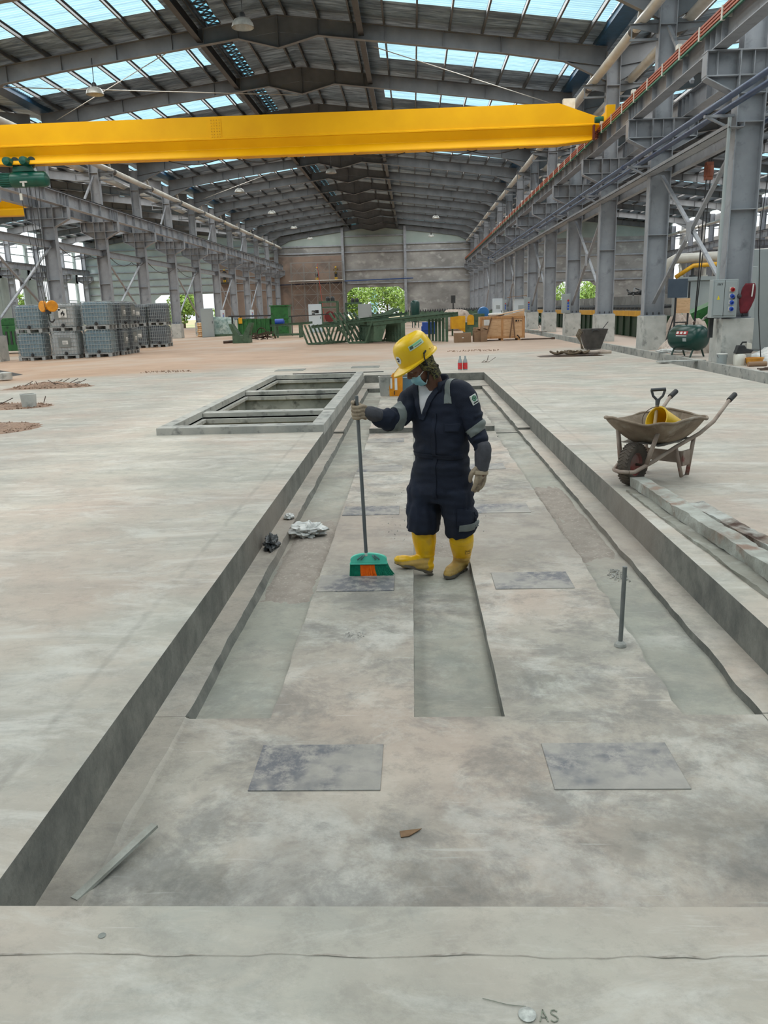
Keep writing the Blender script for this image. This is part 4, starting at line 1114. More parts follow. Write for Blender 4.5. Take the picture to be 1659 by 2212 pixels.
def carton(x, y, w, d, h, label, rz=0, flap=False):
    t = thing('cardboard_box', label, 'box', (x,y,0), rz)
    mb = MB(); mb.box(-w/2,-d/2,0,w/2,d/2,h); obj('carton', mb, M_CARD, t)
    mb = MB()
    if flap: mb.bar((-w/2,-d/2,h),(-w/2+.1,-d/2-.05,h+.08),.02,d*.4); mb.bar((w/2,0,h),(w/2-.16,-.1,h+.06),d*.6,.012); mb.bar((0,d/2,h),(0,d/2+.06,h+.13),w*.8,.012)
    else: mb.box(-.03,-d/2-.006,h*.45,.05,-d/2,h*.55)
    obj('flap' if flap else 'sticker', mb, M_CARD if flap else M_WHITEP, t)
carton(2.28,38.4,.78,.5,.43,'low brown cardboard box with a small sticker, by the worker hall side')
carton(2.98,38.6,.36,.45,.52,'narrow torn cardboard box open at the top, next to the crate',.1,True)
carton(3.28,38.5,.3,.4,.55,'taller cardboard box with open flaps touching the crate',-.05,True)

# ------------------------------------------------------------------ scaffold and plasterers at the far wall
M_SCAF = mk('scaffold_tube', srgb(132,130,126), None, .6, .1)
t = thing('scaffold', 'pipe scaffold with a plank platform against the brown end wall', 'scaffold', (-12.9,YEND-1.2,0))
mb = MB()
for i in range(5):
    for y in (-.5,.5): mb.tube([(-3.6+1.75*i,y,0),(-3.6+1.75*i,y,8.0)],.035,6)
for z in (1.9,3.8,5.55,6.7,8.0):
    for y in (-.5,.5): mb.tube([(-3.6,y,z),(3.4,y,z)],.03,6)
obj('scaffold_tubes', mb, M_SCAF, t)
mb = MB()
for i in range(4):
    for z in (0.2,1.9,3.8,6.0): mb.tube([(-3.6+1.75*i,-.52,z),(-1.85+1.75*i,-.52,z+1.8)],.02,5); mb.tube([(-1.85+1.75*i,-.52,z),(-3.6+1.75*i,-.52,z+1.8)],.02,5)
obj('cross_bracing', mb, M_SCAF, t)
mb = MB(); mb.box(-3.9,-.6,5.6,3.5,.6,5.68); obj('platform', mb, M_WHITEP, t)
mb = MB(); mb.box(-6.5,.9,5.2,4.0,1.0,5.3); obj('ledger_board', mb, M_DARK, t)
mb = MB(); mb.tube([(0,0,0),(-.7,-.1,7.8)],.03,6); solo('red_rope', mb, mk('rope_red', srgb(190,70,60), None, .7), 'red hose hanging down from the scaffold platform', 'hose', (-12.1,YEND-2.0,0))
mb = MB(); mb.tube([(0,0,0),(9.4,0,.12)],.07,8); solo('water_pipe', mb, mk('wall_pipe_blue', srgb(40,74,130), None, .4), 'thin blue pipe running across the far wall above the doorway', 'pipe', (-9.3,YEND-.5,5.5))
mb = MB(); mb.tube([(0,0,0),(-1.0,0,.02),(-9,0,-.1)],.07,8); solo('water_pipe', mb, mk('wall_pipe_dark', srgb(36,44,70), None, .4), 'dark pipe along the brown wall under the scaffold platform', 'pipe', (-9.6,YEND-.5,5.3))

# trees and bushes outside the openings
M_LEAF = mk('leaf', srgb(132,160,66), srgb(98,132,54), .7, 0, 1.2, c3=srgb(176,194,104), s3=3)
M_BARK = mk('bark', srgb(90,76,60), None, .9)
def tree(x, y, h, w, label, seed):
    random.seed(seed)
    t = thing('tree', label, 'tree', (x,y,-.5), group='trees outside')
    mb = MB(); mb.tube([(0,0,0),(.1,0,h*.4),(0,.1,h*.8)],[.2,.14,.05],8)
    for i in range(5): a = rnd(0,6.28); mb.tube([(0,0,h*(.25+.1*i)),(w*.3*cos(a),w*.3*sin(a),h*(.45+.1*i))],[.08,.03],6)
    obj('trunk', mb, M_BARK, t)
    mb = MB()
    blobs = [(rnd(-w*.38,w*.38),rnd(-w*.38,w*.38),rnd(h*.22,h*.88),rnd(.18,.32)*w) for i in range(16)]
    for bx_, by_, bz_, br in blobs:
        for j in range(190):
            a = rnd(0,6.28); cz = rnd(-1,1); r = br*(.75+rnd(0,.35)); sxy = math.sqrt(1-cz*cz)
            p = Vector((bx_+r*sxy*cos(a), by_+r*sxy*sin(a), bz_+r*cz)); s_ = rnd(.12,.26)
            u = Vector((rnd(-1,1),rnd(-1,1),rnd(-1,1))).normalized()*s_; v = u.orthogonal().normalized()*s_*.7
            mb.add([p-u,p-v,p+u,p+v],[(0,1,2,3)])
    obj('crown', mb, M_LEAF, t, fix=False)
for i, (x, y, h, w, lab) in enumerate(((-4.2,134,6.6,6.5,'bushy light green tree filling the middle of the centre doorway'),(-10.2,146,6.4,4.5,'light green tree at the scaffold edge of the centre doorway'),(.2,148,7.8,5.0,'tall green tree at the tank edge of the centre doorway'),
    (22.5,136,7.5,7,'bright green tree seen through the doorway past the rolling line'),(31.5,147,7.6,6,'green tree at the outer edge of the doorway past the rolling line'),(-30,138,6.5,6,'green tree seen between tank row columns, nearer the end wall'),(-37.5,134,6.6,5.5,'green tree outside the opening on the window side'),(-52.5,112,5.5,5.5,'sunlit bush outside the window wall behind the totes'))):
    tree(x,y,h,w,lab,30+i)
mb = MB(); mb.box(-8.2,160,-.5,-6.8,160.2,5.4); mb.box(19,160,-.5,31,160.2,2.6)
solo('site_fence', mb, mk('fence_blue', srgb(120,170,190), srgb(150,190,200), .6, 0, .4), 'pale blue sheet fence outside, beyond the trees', 'fence')

t = thing('press_machine', 'dark green machine half hidden behind the totes and the first tank row pedestal', 'machine', (-22.0,44.5,ground(-22)))
mb = MB(); mb.box(-1.1,-.6,.15,1.2,.6,1.5); mb.box(-.5,-.4,1.5,.6,.4,1.9); obj('machine_housing', mb, M_G2, t, bevel=.03)
for x in (-.9,1.0):
    mb = MB(); mb.box(x-.12,-.6,0,x+.12,.6,.2); obj('foot_beam', mb, M_G1, t)
mb = MB(); [mb.box(-.9+.25*i,-.63,.5,-.8+.25*i,-.6,1.2) for i in range(7)]; obj('louvre', mb, M_DARK, t)
# ------------------------------------------------------------------ steel plates set in the pit floor
def plate_mat():
    m, nt, b = newmat('base_plate')
    co = nt.nodes.new('ShaderNodeTexCoord').outputs['Object']
    info = nt.nodes.new('ShaderNodeObjectInfo').outputs['Location']
    v = nd(nt, 'ShaderNodeVectorMath', {0: co, 1: info}, operation='ADD').outputs[0]
    n1 = noise(nt, v, 2.6, 4, .6, .2); n2 = noise(nt, v, 16, 10, .75); n3 = noise(nt, v, 4, 8, .7)
    c = mixc(nt, ramp(nt, n3, .4, .62), srgb(160,155,147), srgb(140,137,131))
    k = math_(nt, 'MULTIPLY', ramp(nt, n1, .45, .57), ramp(nt, n2, .37, .54))
    c = mixc(nt, math_(nt, 'MULTIPLY', k, .85), c, srgb(84,87,97))
    nt.links.new(c, b.inputs['Base Color']); b.inputs['Roughness'].default_value = .5
    return m
M_PLATE = plate_mat()
mb = MB(); mb.box(-.264,-.172,-.02,.264,.172,.005)
o = None
for r, y in enumerate((2.965,5.275,7.33,9.38,11.48)):
    for s, x in (('box pit',-.427),('wheelbarrow',.782)):
        if s == 'wheelbarrow' and r == 4: continue
        lab = f'stained steel plate in the pit floor, {ORD[r+1]} from the near rim, {s} side'
        if o is None: o = solo('inlaid_plate', mb, M_PLATE, lab, 'plate', (x,y,-.24), 'steel plates in the pit floor', bevel=.003)
        else: q = o.copy(); COL.objects.link(q); q['label'] = lab; q.location = (x,y,-.24)

# ------------------------------------------------------------------ loose things in and around the pit
M_TIMBER = mk('old_timber', srgb(150,150,140), srgb(122,118,108), .85, 0, 2, .5, 25, c3=srgb(176,178,170), s3=4, stretch=(1,1,1))
mb = MB(); mb.bar((0,0,.008),(.165,.33,.05),.03,.012); solo('timber_strip', mb, mk('pale_timber', srgb(176,178,170), srgb(146,145,136), .85, 0, 9, .4, 30), 'thin pale timber strip lying in the near corner of the pit', 'timber strip', (-1.135,2.18,-.24))
mb = MB(); mb.add([(-.03,-.02,0),(.0,-.014,.001),(.045,.026,.003),(-.035,.014,.001),(-.03,-.02,.003),(.0,-.014,.004),(.045,.026,.006),(-.035,.014,.004)],[(0,1,2,3),(4,5,6,7),(0,1,5,4),(1,2,6,5),(2,3,7,6),(3,0,4,7)])
solo('cardboard_scrap', mb, mk('scrap_brown', srgb(128,100,72), srgb(104,80,58), .85, 0, 20), 'brown cardboard scrap lying on the pit floor near the rim', 'scrap', (-.048,2.522,-.239))
t = thing('steel_rod', 'upright steel rod with a mortar-crusted foot plate standing in the pit', 'rod', (1.11,4.16,-.24))
mb = MB(); mb.tube([(0,0,0),(.005,0,.46)],.0125,10); obj('rod_shaft', mb, mk('rod_grey', srgb(110,114,114), srgb(130,132,130), .5, .3, 9), t, smooth='auto')
mb = MB(); mb.lathe([(.02,0),(.035,.002),(.03,.016),(.016,.03)],10); obj('mortar_foot', mb, M_KERB, t)
M_CRUMB = mk('mortar_crumbs', srgb(186,184,178), srgb(150,147,141), .9, 0, 12)
def heap(name, c, rx, ry, n, smin, smax, mat, label, cat, hgt=.02, seed=1, base=None):
    random.seed(seed); mb = MB()
    for i in range(n):
        a = rnd(0,6.28); r = math.sqrt(rnd(0,1)); x = rx*r*cos(a); y = ry*r*sin(a); s_ = rnd(smin,smax); z = hgt*(1-r)*rnd(.2,1)
        vs = [(x+s_*rnd(.5,1)*dx, y+s_*rnd(.5,1)*dy, z+s_*rnd(.4,.9)*(dz+.8)) for dx,dy,dz in ((1,0,0),(0,1,0),(-1,0,0),(0,-1,0),(0,0,1),(0,0,-1))]
        mb.add(vs,[(0,1,4),(1,2,4),(2,3,4),(3,0,4),(1,0,5),(2,1,5),(3,2,5),(0,3,5)])
    if base is not None: mb.grid(14,10,lambda u,v: ((u-.5)*2*rx*1.1, (v-.5)*2*ry*1.1, hgt*.9*max(0,1-((u-.5)**2+(v-.5)**2)*4.2)**1.2*(1+.5*mnoise.noise((u*6,v*6,seed)))-.004))
    return solo(name, mb, mat, label, cat, c, kind='stuff')
heap('mortar_rubble', (1.42,5.45,-.282), .07, .16, 90, .006, .013, M_CRUMB, 'crumbs of grey mortar scattered behind the upright rod', 'rubble', .02, 3)
M_SAND = mk('grey_sand', srgb(156,147,137), srgb(140,131,122), .95, 0, 7, .6, 60, c3=srgb(172,163,152), s3=40)
def sandbed(name, x0, x1, y0, y1, z, h, label, seed):
    mb = MB()
    def fn(u, v):
        e = min(u,1-u)*6; f = min(v,1-v)*7; m_ = min(1,max(0,e))*min(1,max(0,f))
        x = x0+(x1-x0)*u; y = y0+(y1-y0)*v
        return (x-(x0+x1)/2, y-(y0+y1)/2, -.006+h*m_*(.6+.5*mnoise.noise((x*4,y*2.5,seed)))+.006*mnoise.noise((x*22,y*22,seed)))
    mb.grid(26,60,fn); solo(name, mb, M_SAND, label, 'sand', ((x0+x1)/2,(y0+y1)/2,z), kind='stuff', smooth=True)
sandbed('swept_sand', -1.08,-.70,4.95,7.25,-.29,.03,'grey sand lying in the sunken strip beside the plastic bag',4)
sandbed('swept_sand', 1.2,1.55,5.5,8.6,-.285,.035,'grey sand lying in the sunken strip below the wheelbarrow',9)
sandbed('swept_sand', -.025,.385,6.02,8.3,-.315,.066,'grey sand filling the middle channel behind the worker',13)
heap('dust_crumbs', (.15,7.2,-.24), .5, 1.2, 160, .003, .008, M_CRUMB, 'fine crumbs on the pit floor behind the worker', 'rubble', .004, 8)
heap('dust_crumbs', (-.38,4.35,-.24), .07, .05, 60, .003, .006, M_CRUMB, 'small patch of sandy crumbs on the pit floor between plates', 'rubble', .004, 18)
# crumpled bags
def crumple(name, c, d, mat, label, seed, cat='bag', amp=.35, n=22, rz=0):
    mb = MB()
    def fn(u, v):
        th = PI*v; ph = 2*PI*u
        p = Vector((cos(ph)*sin(th), sin(ph)*sin(th), -cos(th)))
        k = 1+amp*(mnoise.noise(p*2.3+Vector((seed,0,0)))+.6*mnoise.noise(p*5+Vector((0,seed,0)))+.35*abs(mnoise.noise(p*9)))
        return (p.x*d[0]/2*k, p.y*d[1]/2*k, max(-d[2]*.35, p.z*d[2]/2*k)+d[2]*.35)
    mb.grid(n*2, n, fn); return solo(name, mb, mat, label, cat, c, smooth='auto', rz=rz)
M_BAGW = mk('white_film', srgb(218,218,214), srgb(186,188,186), .35, 0, 10, .4, 30)
M_BAGD = mk('dark_film', srgb(60,64,66), srgb(84,88,90), .4, 0, 10, .4, 30)
crumple('plastic_bag', (-.945,6.63,-.272), (.27,.22,.12), M_BAGW, 'crumpled white plastic bag lying in the sunken strip', 3, amp=.6)
crumple('plastic_bag', (-1.165,6.12,-.226), (.10,.22,.11), M_BAGD, 'crumpled dark plastic bag on the ledge against the pit wall', 5, amp=.6)
crumple('paper_scrap', (-1.165,7.05,-.226), (.09,.11,.05), M_BAGW, 'small pale paper scrap on the ledge against the pit wall', 7, 'paper')
# planks on the rim beside the pit
def mossy(name, label, x, y, l, w, h, ang, z=0, mat=None):
    mb = MB()
    n = 60
    rs = []
    for i in range(n+1):
        t_ = i/n; j = lambda s_: .012*mnoise.noise((t_*l*4,s_,y))+.008*mnoise.noise((t_*l*14,s_,x))
        rs.append([(-w/2+j(1),t_*l,j(5)*.3),(w/2+j(2),t_*l,j(6)*.3),(w/2+j(3),t_*l,h+j(7)),(0,t_*l,h+j(9)*1.3),(-w/2+j(4),t_*l,h+j(8))])
    mb.rings(rs); return solo(name, mb, mat or M_MOSS, label, 'plank', (x,y,z), rz=ang)
M_MOSS = mk('mortared_timber', srgb(138,135,126), srgb(176,178,170), .9, 0, 5, .9, 30, c3=srgb(140,118,104), s3=4, lo3=.56, hi3=.68)
M_MOSS2 = mk('mortared_timber_dark', srgb(110,88,72), srgb(182,184,178), .9, 0, 4.5, .8, 30, c3=srgb(72,52,42), s3=6)
mossy('timber_plank','mortar-crusted timber plank lying along the pit rim, nearest the rim',2.125,3.6,3.42,.125,.085,.05,.022)
mossy('timber_plank','darker mortar-crusted timber plank lying behind the nearest one',2.375,3.5,2.62,.12,.09,.085,0,M_MOSS2)
mossy('timber_plank','thin weathered board under the mortar-crusted planks at the pit rim',2.04,3.6,3.3,.2,.02,.035,0,M_TIMBER)
t = thing('crossed_boards', 'short brown board with a cross piece at the picture edge beside the planks', 'board', (2.78,5.0,0))
mb = MB(); mb.bar((-.12,.1,.02),(.3,-.25,.02),.09,.035); obj('board', mb, M_PLY, t)
mb = MB(); mb.bar((-.02,-.08,.055),(.3,.02,.055),.06,.03); obj('cross_piece', mb, M_PLY, t)
for i, (x,y) in enumerate(((1.945,6.7),(1.95,6.3),(1.96,5.95))):
    mb = MB(); mb.tube([(0,0,0),(.003,.0,.1)],.0035,5); solo('bent_nail', mb, M_RUST, ['nail standing in the board end nearest the wheelbarrow','nail standing in the thin board, second from the wheelbarrow','nail standing in the thin board, third from the wheelbarrow'][i], 'nail', (x,y,0), group='nails in the thin board')

# marking by the near rim: survey stud and pencilled letters
mb = MB(); mb.lathe([(.02,0),(.021,.004),(.012,.007),(.001,.007)],18); solo('survey_stud', mb, mk('stud', srgb(190,194,188), srgb(150,152,148), .4, .3, 60), 'round survey stud in the concrete beside the pencilled letters AS', 'stud', (.235,1.53,0), smooth='auto')
def strokes(mb, segs, s, w, z):
    for a, b_ in segs: mb.bar((a[0]*s,a[1]*s,z),(b_[0]*s,b_[1]*s,z),w,.001)
M_PENCIL = mk('pencil_green', srgb(120,128,112), srgb(146,148,136), .9, 0, 80)
SS = [(1.45,.92),(1.25,1.08),(1.02,1.02),(.94,.8),(1.08,.62),(1.32,.48),(1.42,.28),(1.28,.06),(1.05,0),(.85,.14)]
mb = MB(); strokes(mb, [((0,0),(.35,1.1)),((.35,1.1),(.62,0)),((.12,.4),(.55,.4)),*[(u,v) for u,v in zip(SS[:-1],SS[1:])]], .03, .003, .002)
solo('floor_letters', mb, M_PENCIL, 'letters AS pencilled on the near concrete beside a stud', 'letters', (.262,1.512,0))
mb = MB(); mb.tube([(-.10,.03,.001),(-.04,.012,.001),(.0,.008,.001)],.001,4); solo('pencil_line', mb, M_PENCIL, 'faint curved pencil line leading to the survey stud', 'line', (.235,1.545,0.0015))
mb = MB(); mb.lathe([(.009,0),(.0105,.0015),(.009,.002),(.006,.001)],12); solo('drill_hole', mb, M_BOXWALL, 'tiny round plugged hole in the near rim, by the broken corner', 'plug', (-.86,1.77,0))

# far end of the pit: cement bucket, orange bag, blue carton
t = thing('cement_tub', 'cement-smeared grey bucket at the far end of the pit', 'bucket', (-.56,17.0,-.165))
mb = MB(); mb.lathe([(.02,0),(.16,0),(.19,.38),(.2,.4),(.175,.4),(.15,.05),(.02,.05)],22); obj('tub', mb, M_KERB, t, smooth='auto')
t = thing('orange_bag', 'upright orange printed bag with a folded top beside the cement bucket', 'bag', (-.39,16.9,-.165))
mb = MB(); mb.rings([[(x*f+o_,y*f*.6,z) for x,y in ((-.13,-.11),(.0,-.14),(.13,-.11),(.14,0),(.13,.11),(0,.13),(-.13,.11),(-.14,0))] for z, f, o_ in ((0,1,0),(.2,1.05,0),(.36,1.0,.01),(.43,.8,.03),(.47,.85,.06))]); obj('bag_body', mb, mk('bag_orange', srgb(226,150,20), srgb(206,126,14), .5, 0, 6), t, smooth='auto')
mb = MB(); mb.box(-.11,-.1,.16,-.07,-.085,.37); mb.box(-.02,-.105,.13,.035,-.09,.37); obj('bag_print', mb, M_WHITEP, t)
mb = MB(); mb.box(-.04,-.1,.03,-.02,-.088,.11); obj('bag_letters', mb, M_RUST, t)
t = thing('blue_carton', 'blue-grey carton standing behind the orange bag', 'carton', (-.16,17.1,-.165))
mb = MB(); mb.box(-.14,-.1,0,.14,.1,.36); obj('carton_body', mb, mk('carton_blue', srgb(88,122,140), srgb(104,136,150), .6, 0, 4), t)
mb = MB(); mb.box(-.145,-.105,.02,-.09,-.1,.34); obj('carton_side_print', mb, M_WHITEP, t)
# red bottles
for i, (x, lab) in enumerate(((1.2,'clear bottle with a red label, the one towards the orange bag'),(1.335,'clear bottle with a red label, the one towards the wire scrap'))):
    t = thing('drink_bottle', lab, 'bottle', (x,21.3+.02*i,0), group='bottles beyond the pit end')
    mb = MB(); mb.lathe([(.02,0),(.055,0),(.058,.05),(.056,.2),(.05,.25),(.022,.31),(.022,.34),(.01,.34)],16); obj('bottle_body', mb, mk('bottle_clear', srgb(150,160,160), None, .2), t, smooth='auto')
    mb = MB(); mb.lathe([(.0605,.03),(.0605,.19)],16,cap=False); obj('bottle_label', mb, mk('label_red', srgb(190,40,48), srgb(206,60,60), .5, 0, 20), t, smooth=True)
    mb = MB(); mb.lathe([(.02,.33),(.025,.33),(.025,.365),(.01,.37)],12); obj('bottle_cap', mb, M_CABG, t)
mb = MB(); mb.tube([(-.1,0,.01),(-.05,-.05,.06),(.02,0,.02),(.06,.03,.08),(.08,.02,.2)],.008,6); mb.tube([(-.12,.02,.01),(.1,-.03,.02),(.3,.1,.14)],.006,5)
solo('wire_scrap', mb, M_RUST, 'bent piece of tie wire lying beyond the pit end', 'wire', (2.1,24.0,0))
for i, (x, y, lab) in enumerate(((-3.5,22.9,'square concrete lid flush with the floor beyond the box pits'),(-1.4,23.4,'square concrete lid flush with the floor beyond the pit corner'))):
    mb = MB(); mb.box(-.4,-.35,0,.4,.35,.012); solo('inspection_hatch', mb, M_BOXWALL, lab, 'hatch', (x,y,0), group='floor hatches')
mb = MB(); mb.tube([(0,0,.003),(2.4,0,.003)],.012,4); 
solo('form_pipe', mb, M_DARK, 'thin dark pipe lying along the floor behind the box pits', 'pipe', (-3.2,21.3,0.01))

# left: pots and sweepings
t = thing('concrete_pot', 'small grey concrete pot standing on the floor by sweepings', 'pot', (-7.23,14.85,0))
mb = MB(); mb.lathe([(.02,0),(.125,0),(.145,.245),(.12,.25),(.1,.06),(.02,.06)],20); obj('pot_body', mb, M_PED, t, smooth='auto')
mb = MB(); mb.bar((-.16,0,.25),(-.05,.05,.25),.04,.008); obj('crust', mb, M_CRUMB, t)
M_DIRT = mk('dirt_heap', srgb(158,130,110), srgb(128,104,88), .95, 0, 9, .6, 40, c3=srgb(182,158,138), s3=20)
heap('dirt_heap', (-8.75,19.2,0), .95, .45, 420, .012, .045, M_DIRT, 'heap of brown sweepings at the edge of the earth floor', 'sweepings', .14, 21, base=1)
heap('dirt_heap', (-7.75,15.0,0), .85, .55, 380, .008, .03, M_DIRT, 'flat sweepings around the concrete pot', 'sweepings', .06, 22, base=1)
heap('dirt_heap', (-6.55,11.9,0), .8, .75, 420, .006, .024, M_DIRT, 'grey-brown sweepings at the picture edge nearest the camera', 'sweepings', .07, 23, base=1)
mb = MB(); mb.bar((0,0,.06),(.1,-.36,.07),.05,.03); solo('batten_offcut', mb, M_WHITEP, 'short pale batten lying on the sweepings', 'batten', (-6.5,12.1,.0))
mb = MB(); mb.prism([(-1.2,0),(.9,0),(.35,.12),(-.6,.3)],-.4,.4); solo('dark_sheet', mb, M_DARK, 'dark folded sheet at the picture edge before the totes', 'sheet', (-12.9,24.2,-.05))
mb = MB(); mb.tube([(-1.2,0,.1),(.2,0,.1)],.09,10); mb.lathe([(.02,0),(.2,0),(.2,.18),(.02,.2)],14,(.3,0,0)); solo('short_post', mb, M_PED, 'pale stub lying on the earth near the dark sheet', 'stub', (-11.7,22.2,0))
heap('dirt_heap', (-7.2,23.4,0), .8, .3, 90, .008, .035, M_DIRT, 'thin line of brown clods before the totes', 'sweepings', .03, 24)
heap('dirt_heap', (2.2,30.5,0), 1.0, .5, 120, .008, .035, M_DIRT, 'small brown clods behind the worker near the long beams', 'sweepings', .04, 25)

random.seed(77)
for (x,y,n_,lab) in ((-8.75,19.2,9,'twigs and wire ends sticking out of the brown sweepings'),(-7.75,15.0,7,'twigs lying on the sweepings around the pot')):
    mb = MB()
    for i in range(n_):
        a = rnd(0,6.28); p = (rnd(-.7,.7),rnd(-.3,.3),.05); mb.tube([p,(p[0]+.3*cos(a),p[1]+.3*sin(a),rnd(.08,.2))],.008,5)
    solo('twigs', mb, M_RUST, lab, 'twigs', (x,y,0), kind='stuff')

# ------------------------------------------------------------------ wheelbarrow with bucket and shovel
M_BARROW = mk('barrow_steel', srgb(150,135,117), srgb(114,98,82), .75, .1, 4, .4, 25, c3=srgb(158,148,134), s3=7)
M_FRAME = mk('barrow_frame', srgb(168,153,140), srgb(140,122,110), .7, .1, 6, .3, 30, c3=srgb(128,52,50), s3=5, lo3=.6, hi3=.68)
M_TYRE = mk('tyre_rubber', srgb(96,86,76), srgb(74,66,60), .9, 0, 8)
# axle end points to the camera's left; local +x runs from the wheel to the handles
WBX, WBY, WBA = 2.22, 7.45, .80
wb = thing('wheelbarrow', 'dusty brown steel wheelbarrow standing on the slab beside the pit', 'wheelbarrow', (WBX,WBY,0), WBA)
mb = MB()
def tray(u, v):
    a = 2*PI*u; ca, sa = cos(a), sin(a); e = .58
    cx_ = abs(ca)**e*(1 if ca > 0 else -1); sy_ = abs(sa)**e*(1 if sa > 0 else -1)
    f = .34+.66*v**.6; z = .33+.225*v+.035*v*max(0,-ca)**2
    x = .0+cx_*(.50*f)+.05*(1-v); y = sy_*(.345*f)
    if v > .99: z += .02*sin(a*3+.6)+.01*sin(a*7); x += .012*sin(a*5)
    return (x, y, z)
nU = 60
mb.grid(nU, 10, lambda u, v: tray(u, v))
mb.add([tray(i/nU,0) for i in range(nU)],[tuple(range(nU))])
tr = obj('tray', mb, M_BARROW, wb, smooth='auto')
so = tr.modifiers.new('thick','SOLIDIFY'); so.thickness = .006
mb = MB(); mb.tube([Vector(tray(i/nU,1))+Vector((0,0,.003)) for i in range(nU)],.012,8,closed=True); obj('tray_rim', mb, M_BARROW, wb, smooth=True)
for s in (-1,1):
    mb = MB(); mb.tube([(-.57,s*.07,.15),(-.54,s*.1,.15),(-.28,s*.15,.22),(.0,s*.2,.31),(.34,s*.26,.40),(.55,s*.29,.49),(.85,s*.30,.67),(.93,s*.30,.695)],.018,10); h = obj('handle', mb, M_FRAME, wb, smooth=True)
    mb = MB(); mb.tube([(.83,s*.30,.66),(.95,s*.30,.705)],.026,10); obj('grip', mb, M_BLACK, h, smooth='auto')
    mb = MB(); mb.tube([(.02,s*.19,.31),(.13,s*.21,.02),(.24,s*.21,.02),(.27,s*.24,.38)],.019,8); obj('leg', mb, M_FRAME, wb, smooth=True)
    mb = MB(); mb.tube([(-.39,s*.12,.17),(-.33,s*.2,.50)],.021,8); obj('front_stay', mb, M_FRAME, wb, smooth=True)
mb = MB(); mb.tube([(-.57,-.07,.15),(-.60,0,.15),(-.57,.07,.15)],.018,10); obj('nose_bar', mb, M_FRAME, wb, smooth=True)
mb = MB(); mb.bar((.12,-.21,.2),(.12,.21,.2),.012,.11); mb.box(.10,-.23,.12,.26,-.21,.26); obj('cross_plate', mb, M_FRAME, wb)
W0 = Matrix.Translation((-.39,0,.19)) @ Matrix.Rotation(PI/2,4,'X')
mb = MB(); mb.M = W0
mb.lathe([(.105,-.035),(.145,-.055),(.178,-.048),(.19,-.024),(.192,0),(.19,.024),(.178,.048),(.145,.055),(.105,.035)],36,cap=False)
wh = obj('tyre', mb, M_TYRE, wb, smooth=True)
mb = MB(); mb.M = W0
for i in range(34):
    a = 2*PI*i/34
    for s in (-1,1): mb.bar((.191*cos(a),.191*sin(a),0),(.182*cos(a+.15),.182*sin(a+.15),s*.048),.013,.012,(cos(a),sin(a),0))
obj('tread', mb, M_TYRE, wh)
mb = MB(); mb.M = W0; mb.lathe([(.02,-.03),(.06,-.028),(.09,-.012),(.108,-.036),(.112,-.03),(.112,.03),(.108,.036),(.09,.012),(.06,.028),(.02,.03)],28); obj('wheel_rim', mb, mk('rim_red', srgb(140,54,52), srgb(128,104,96), .6, 0, 9), wh, smooth='auto')
mb = MB(); mb.M = W0; mb.lathe([(.012,-.14),(.012,.14)],10); obj('axle', mb, M_RUST, wb)
mb = MB()
mb.grid(16,10,lambda u,v: (.03+(u-.5)*.60, (v-.5)*.42, .355+.02*mnoise.noise((u*5,v*5,2))+.05*max(0,1-4*((u-.5)**2+(v-.5)**2)*1.1)))
obj('sand_load', mb, M_SAND, wb, smooth=True)
def in_wb(p): return Matrix.Translation((WBX,WBY,0)) @ Matrix.Rotation(WBA,4,'Z') @ Vector(p)
# yellow bucket lying in the tray
M_YB = mk('bucket_yellow', srgb(226,186,24), srgb(204,160,20), .4, 0, 4)
bk = thing('yellow_bucket', 'yellow plastic bucket tipped on its side in the wheelbarrow', 'bucket', in_wb((.08,-.06,.5)), 0)
bk.rotation_euler = (0.0, 1.2, PI+.45)
mb = MB(); mb.lathe([(.005,-.14),(.085,-.14),(.125,.12),(.132,.125),(.132,.135),(.12,.135),(.08,-.13),(.005,-.13)],30); obj('bucket_shell', mb, M_YB, bk, smooth='auto')
mb = MB(); mb.tube([(.132*cos(a),.02-.16*sin(a)*1.0,.12+.05*sin(a)) for a in [PI*i/14 for i in range(15)]],.0035,6); obj('bail_handle', mb, M_RUST, bk, smooth=True)
# shovel, handle up
sp = in_wb((.0,.02,.42)); sv = thing('shovel', 'shovel with a black D-grip and pale wooden shaft leaning in the wheelbarrow', 'shovel', sp)
dv = Vector((.06,.10,.42)).normalized()
mb = MB(); mb.tube([Vector((0,0,0)), dv*.31],.017,10); obj('shaft', mb, mk('shaft_wood', srgb(206,186,150), srgb(186,162,124), .6, 0, 4, stretch=(3,3,1)), sv, smooth='auto')
mb = MB(); g = dv*.30; mb.tube([g, g+Vector((-.045,0,.045)), g+Vector((-.062,0,.10))],.012,8); mb.tube([g, g+Vector((.045,0,.045)), g+Vector((.062,0,.10))],.012,8); mb.tube([g+Vector((-.066,0,.10)), g+Vector((.066,0,.105))],.016,10); mb.tube([g-dv*.05,g+dv*.01],[.017,.024],10)
obj('d_grip', mb, mk('grip_grey', srgb(70,72,74), None, .5), sv, smooth='auto')
mb = MB(); mb.grid(8,8,lambda u,v: ((u-.5)*.22,-.02+.05*(u-.5)**2*4-.16*v*.35,-.02-.02*v)); obj('blade', mb, M_RUST, sv, smooth=True)

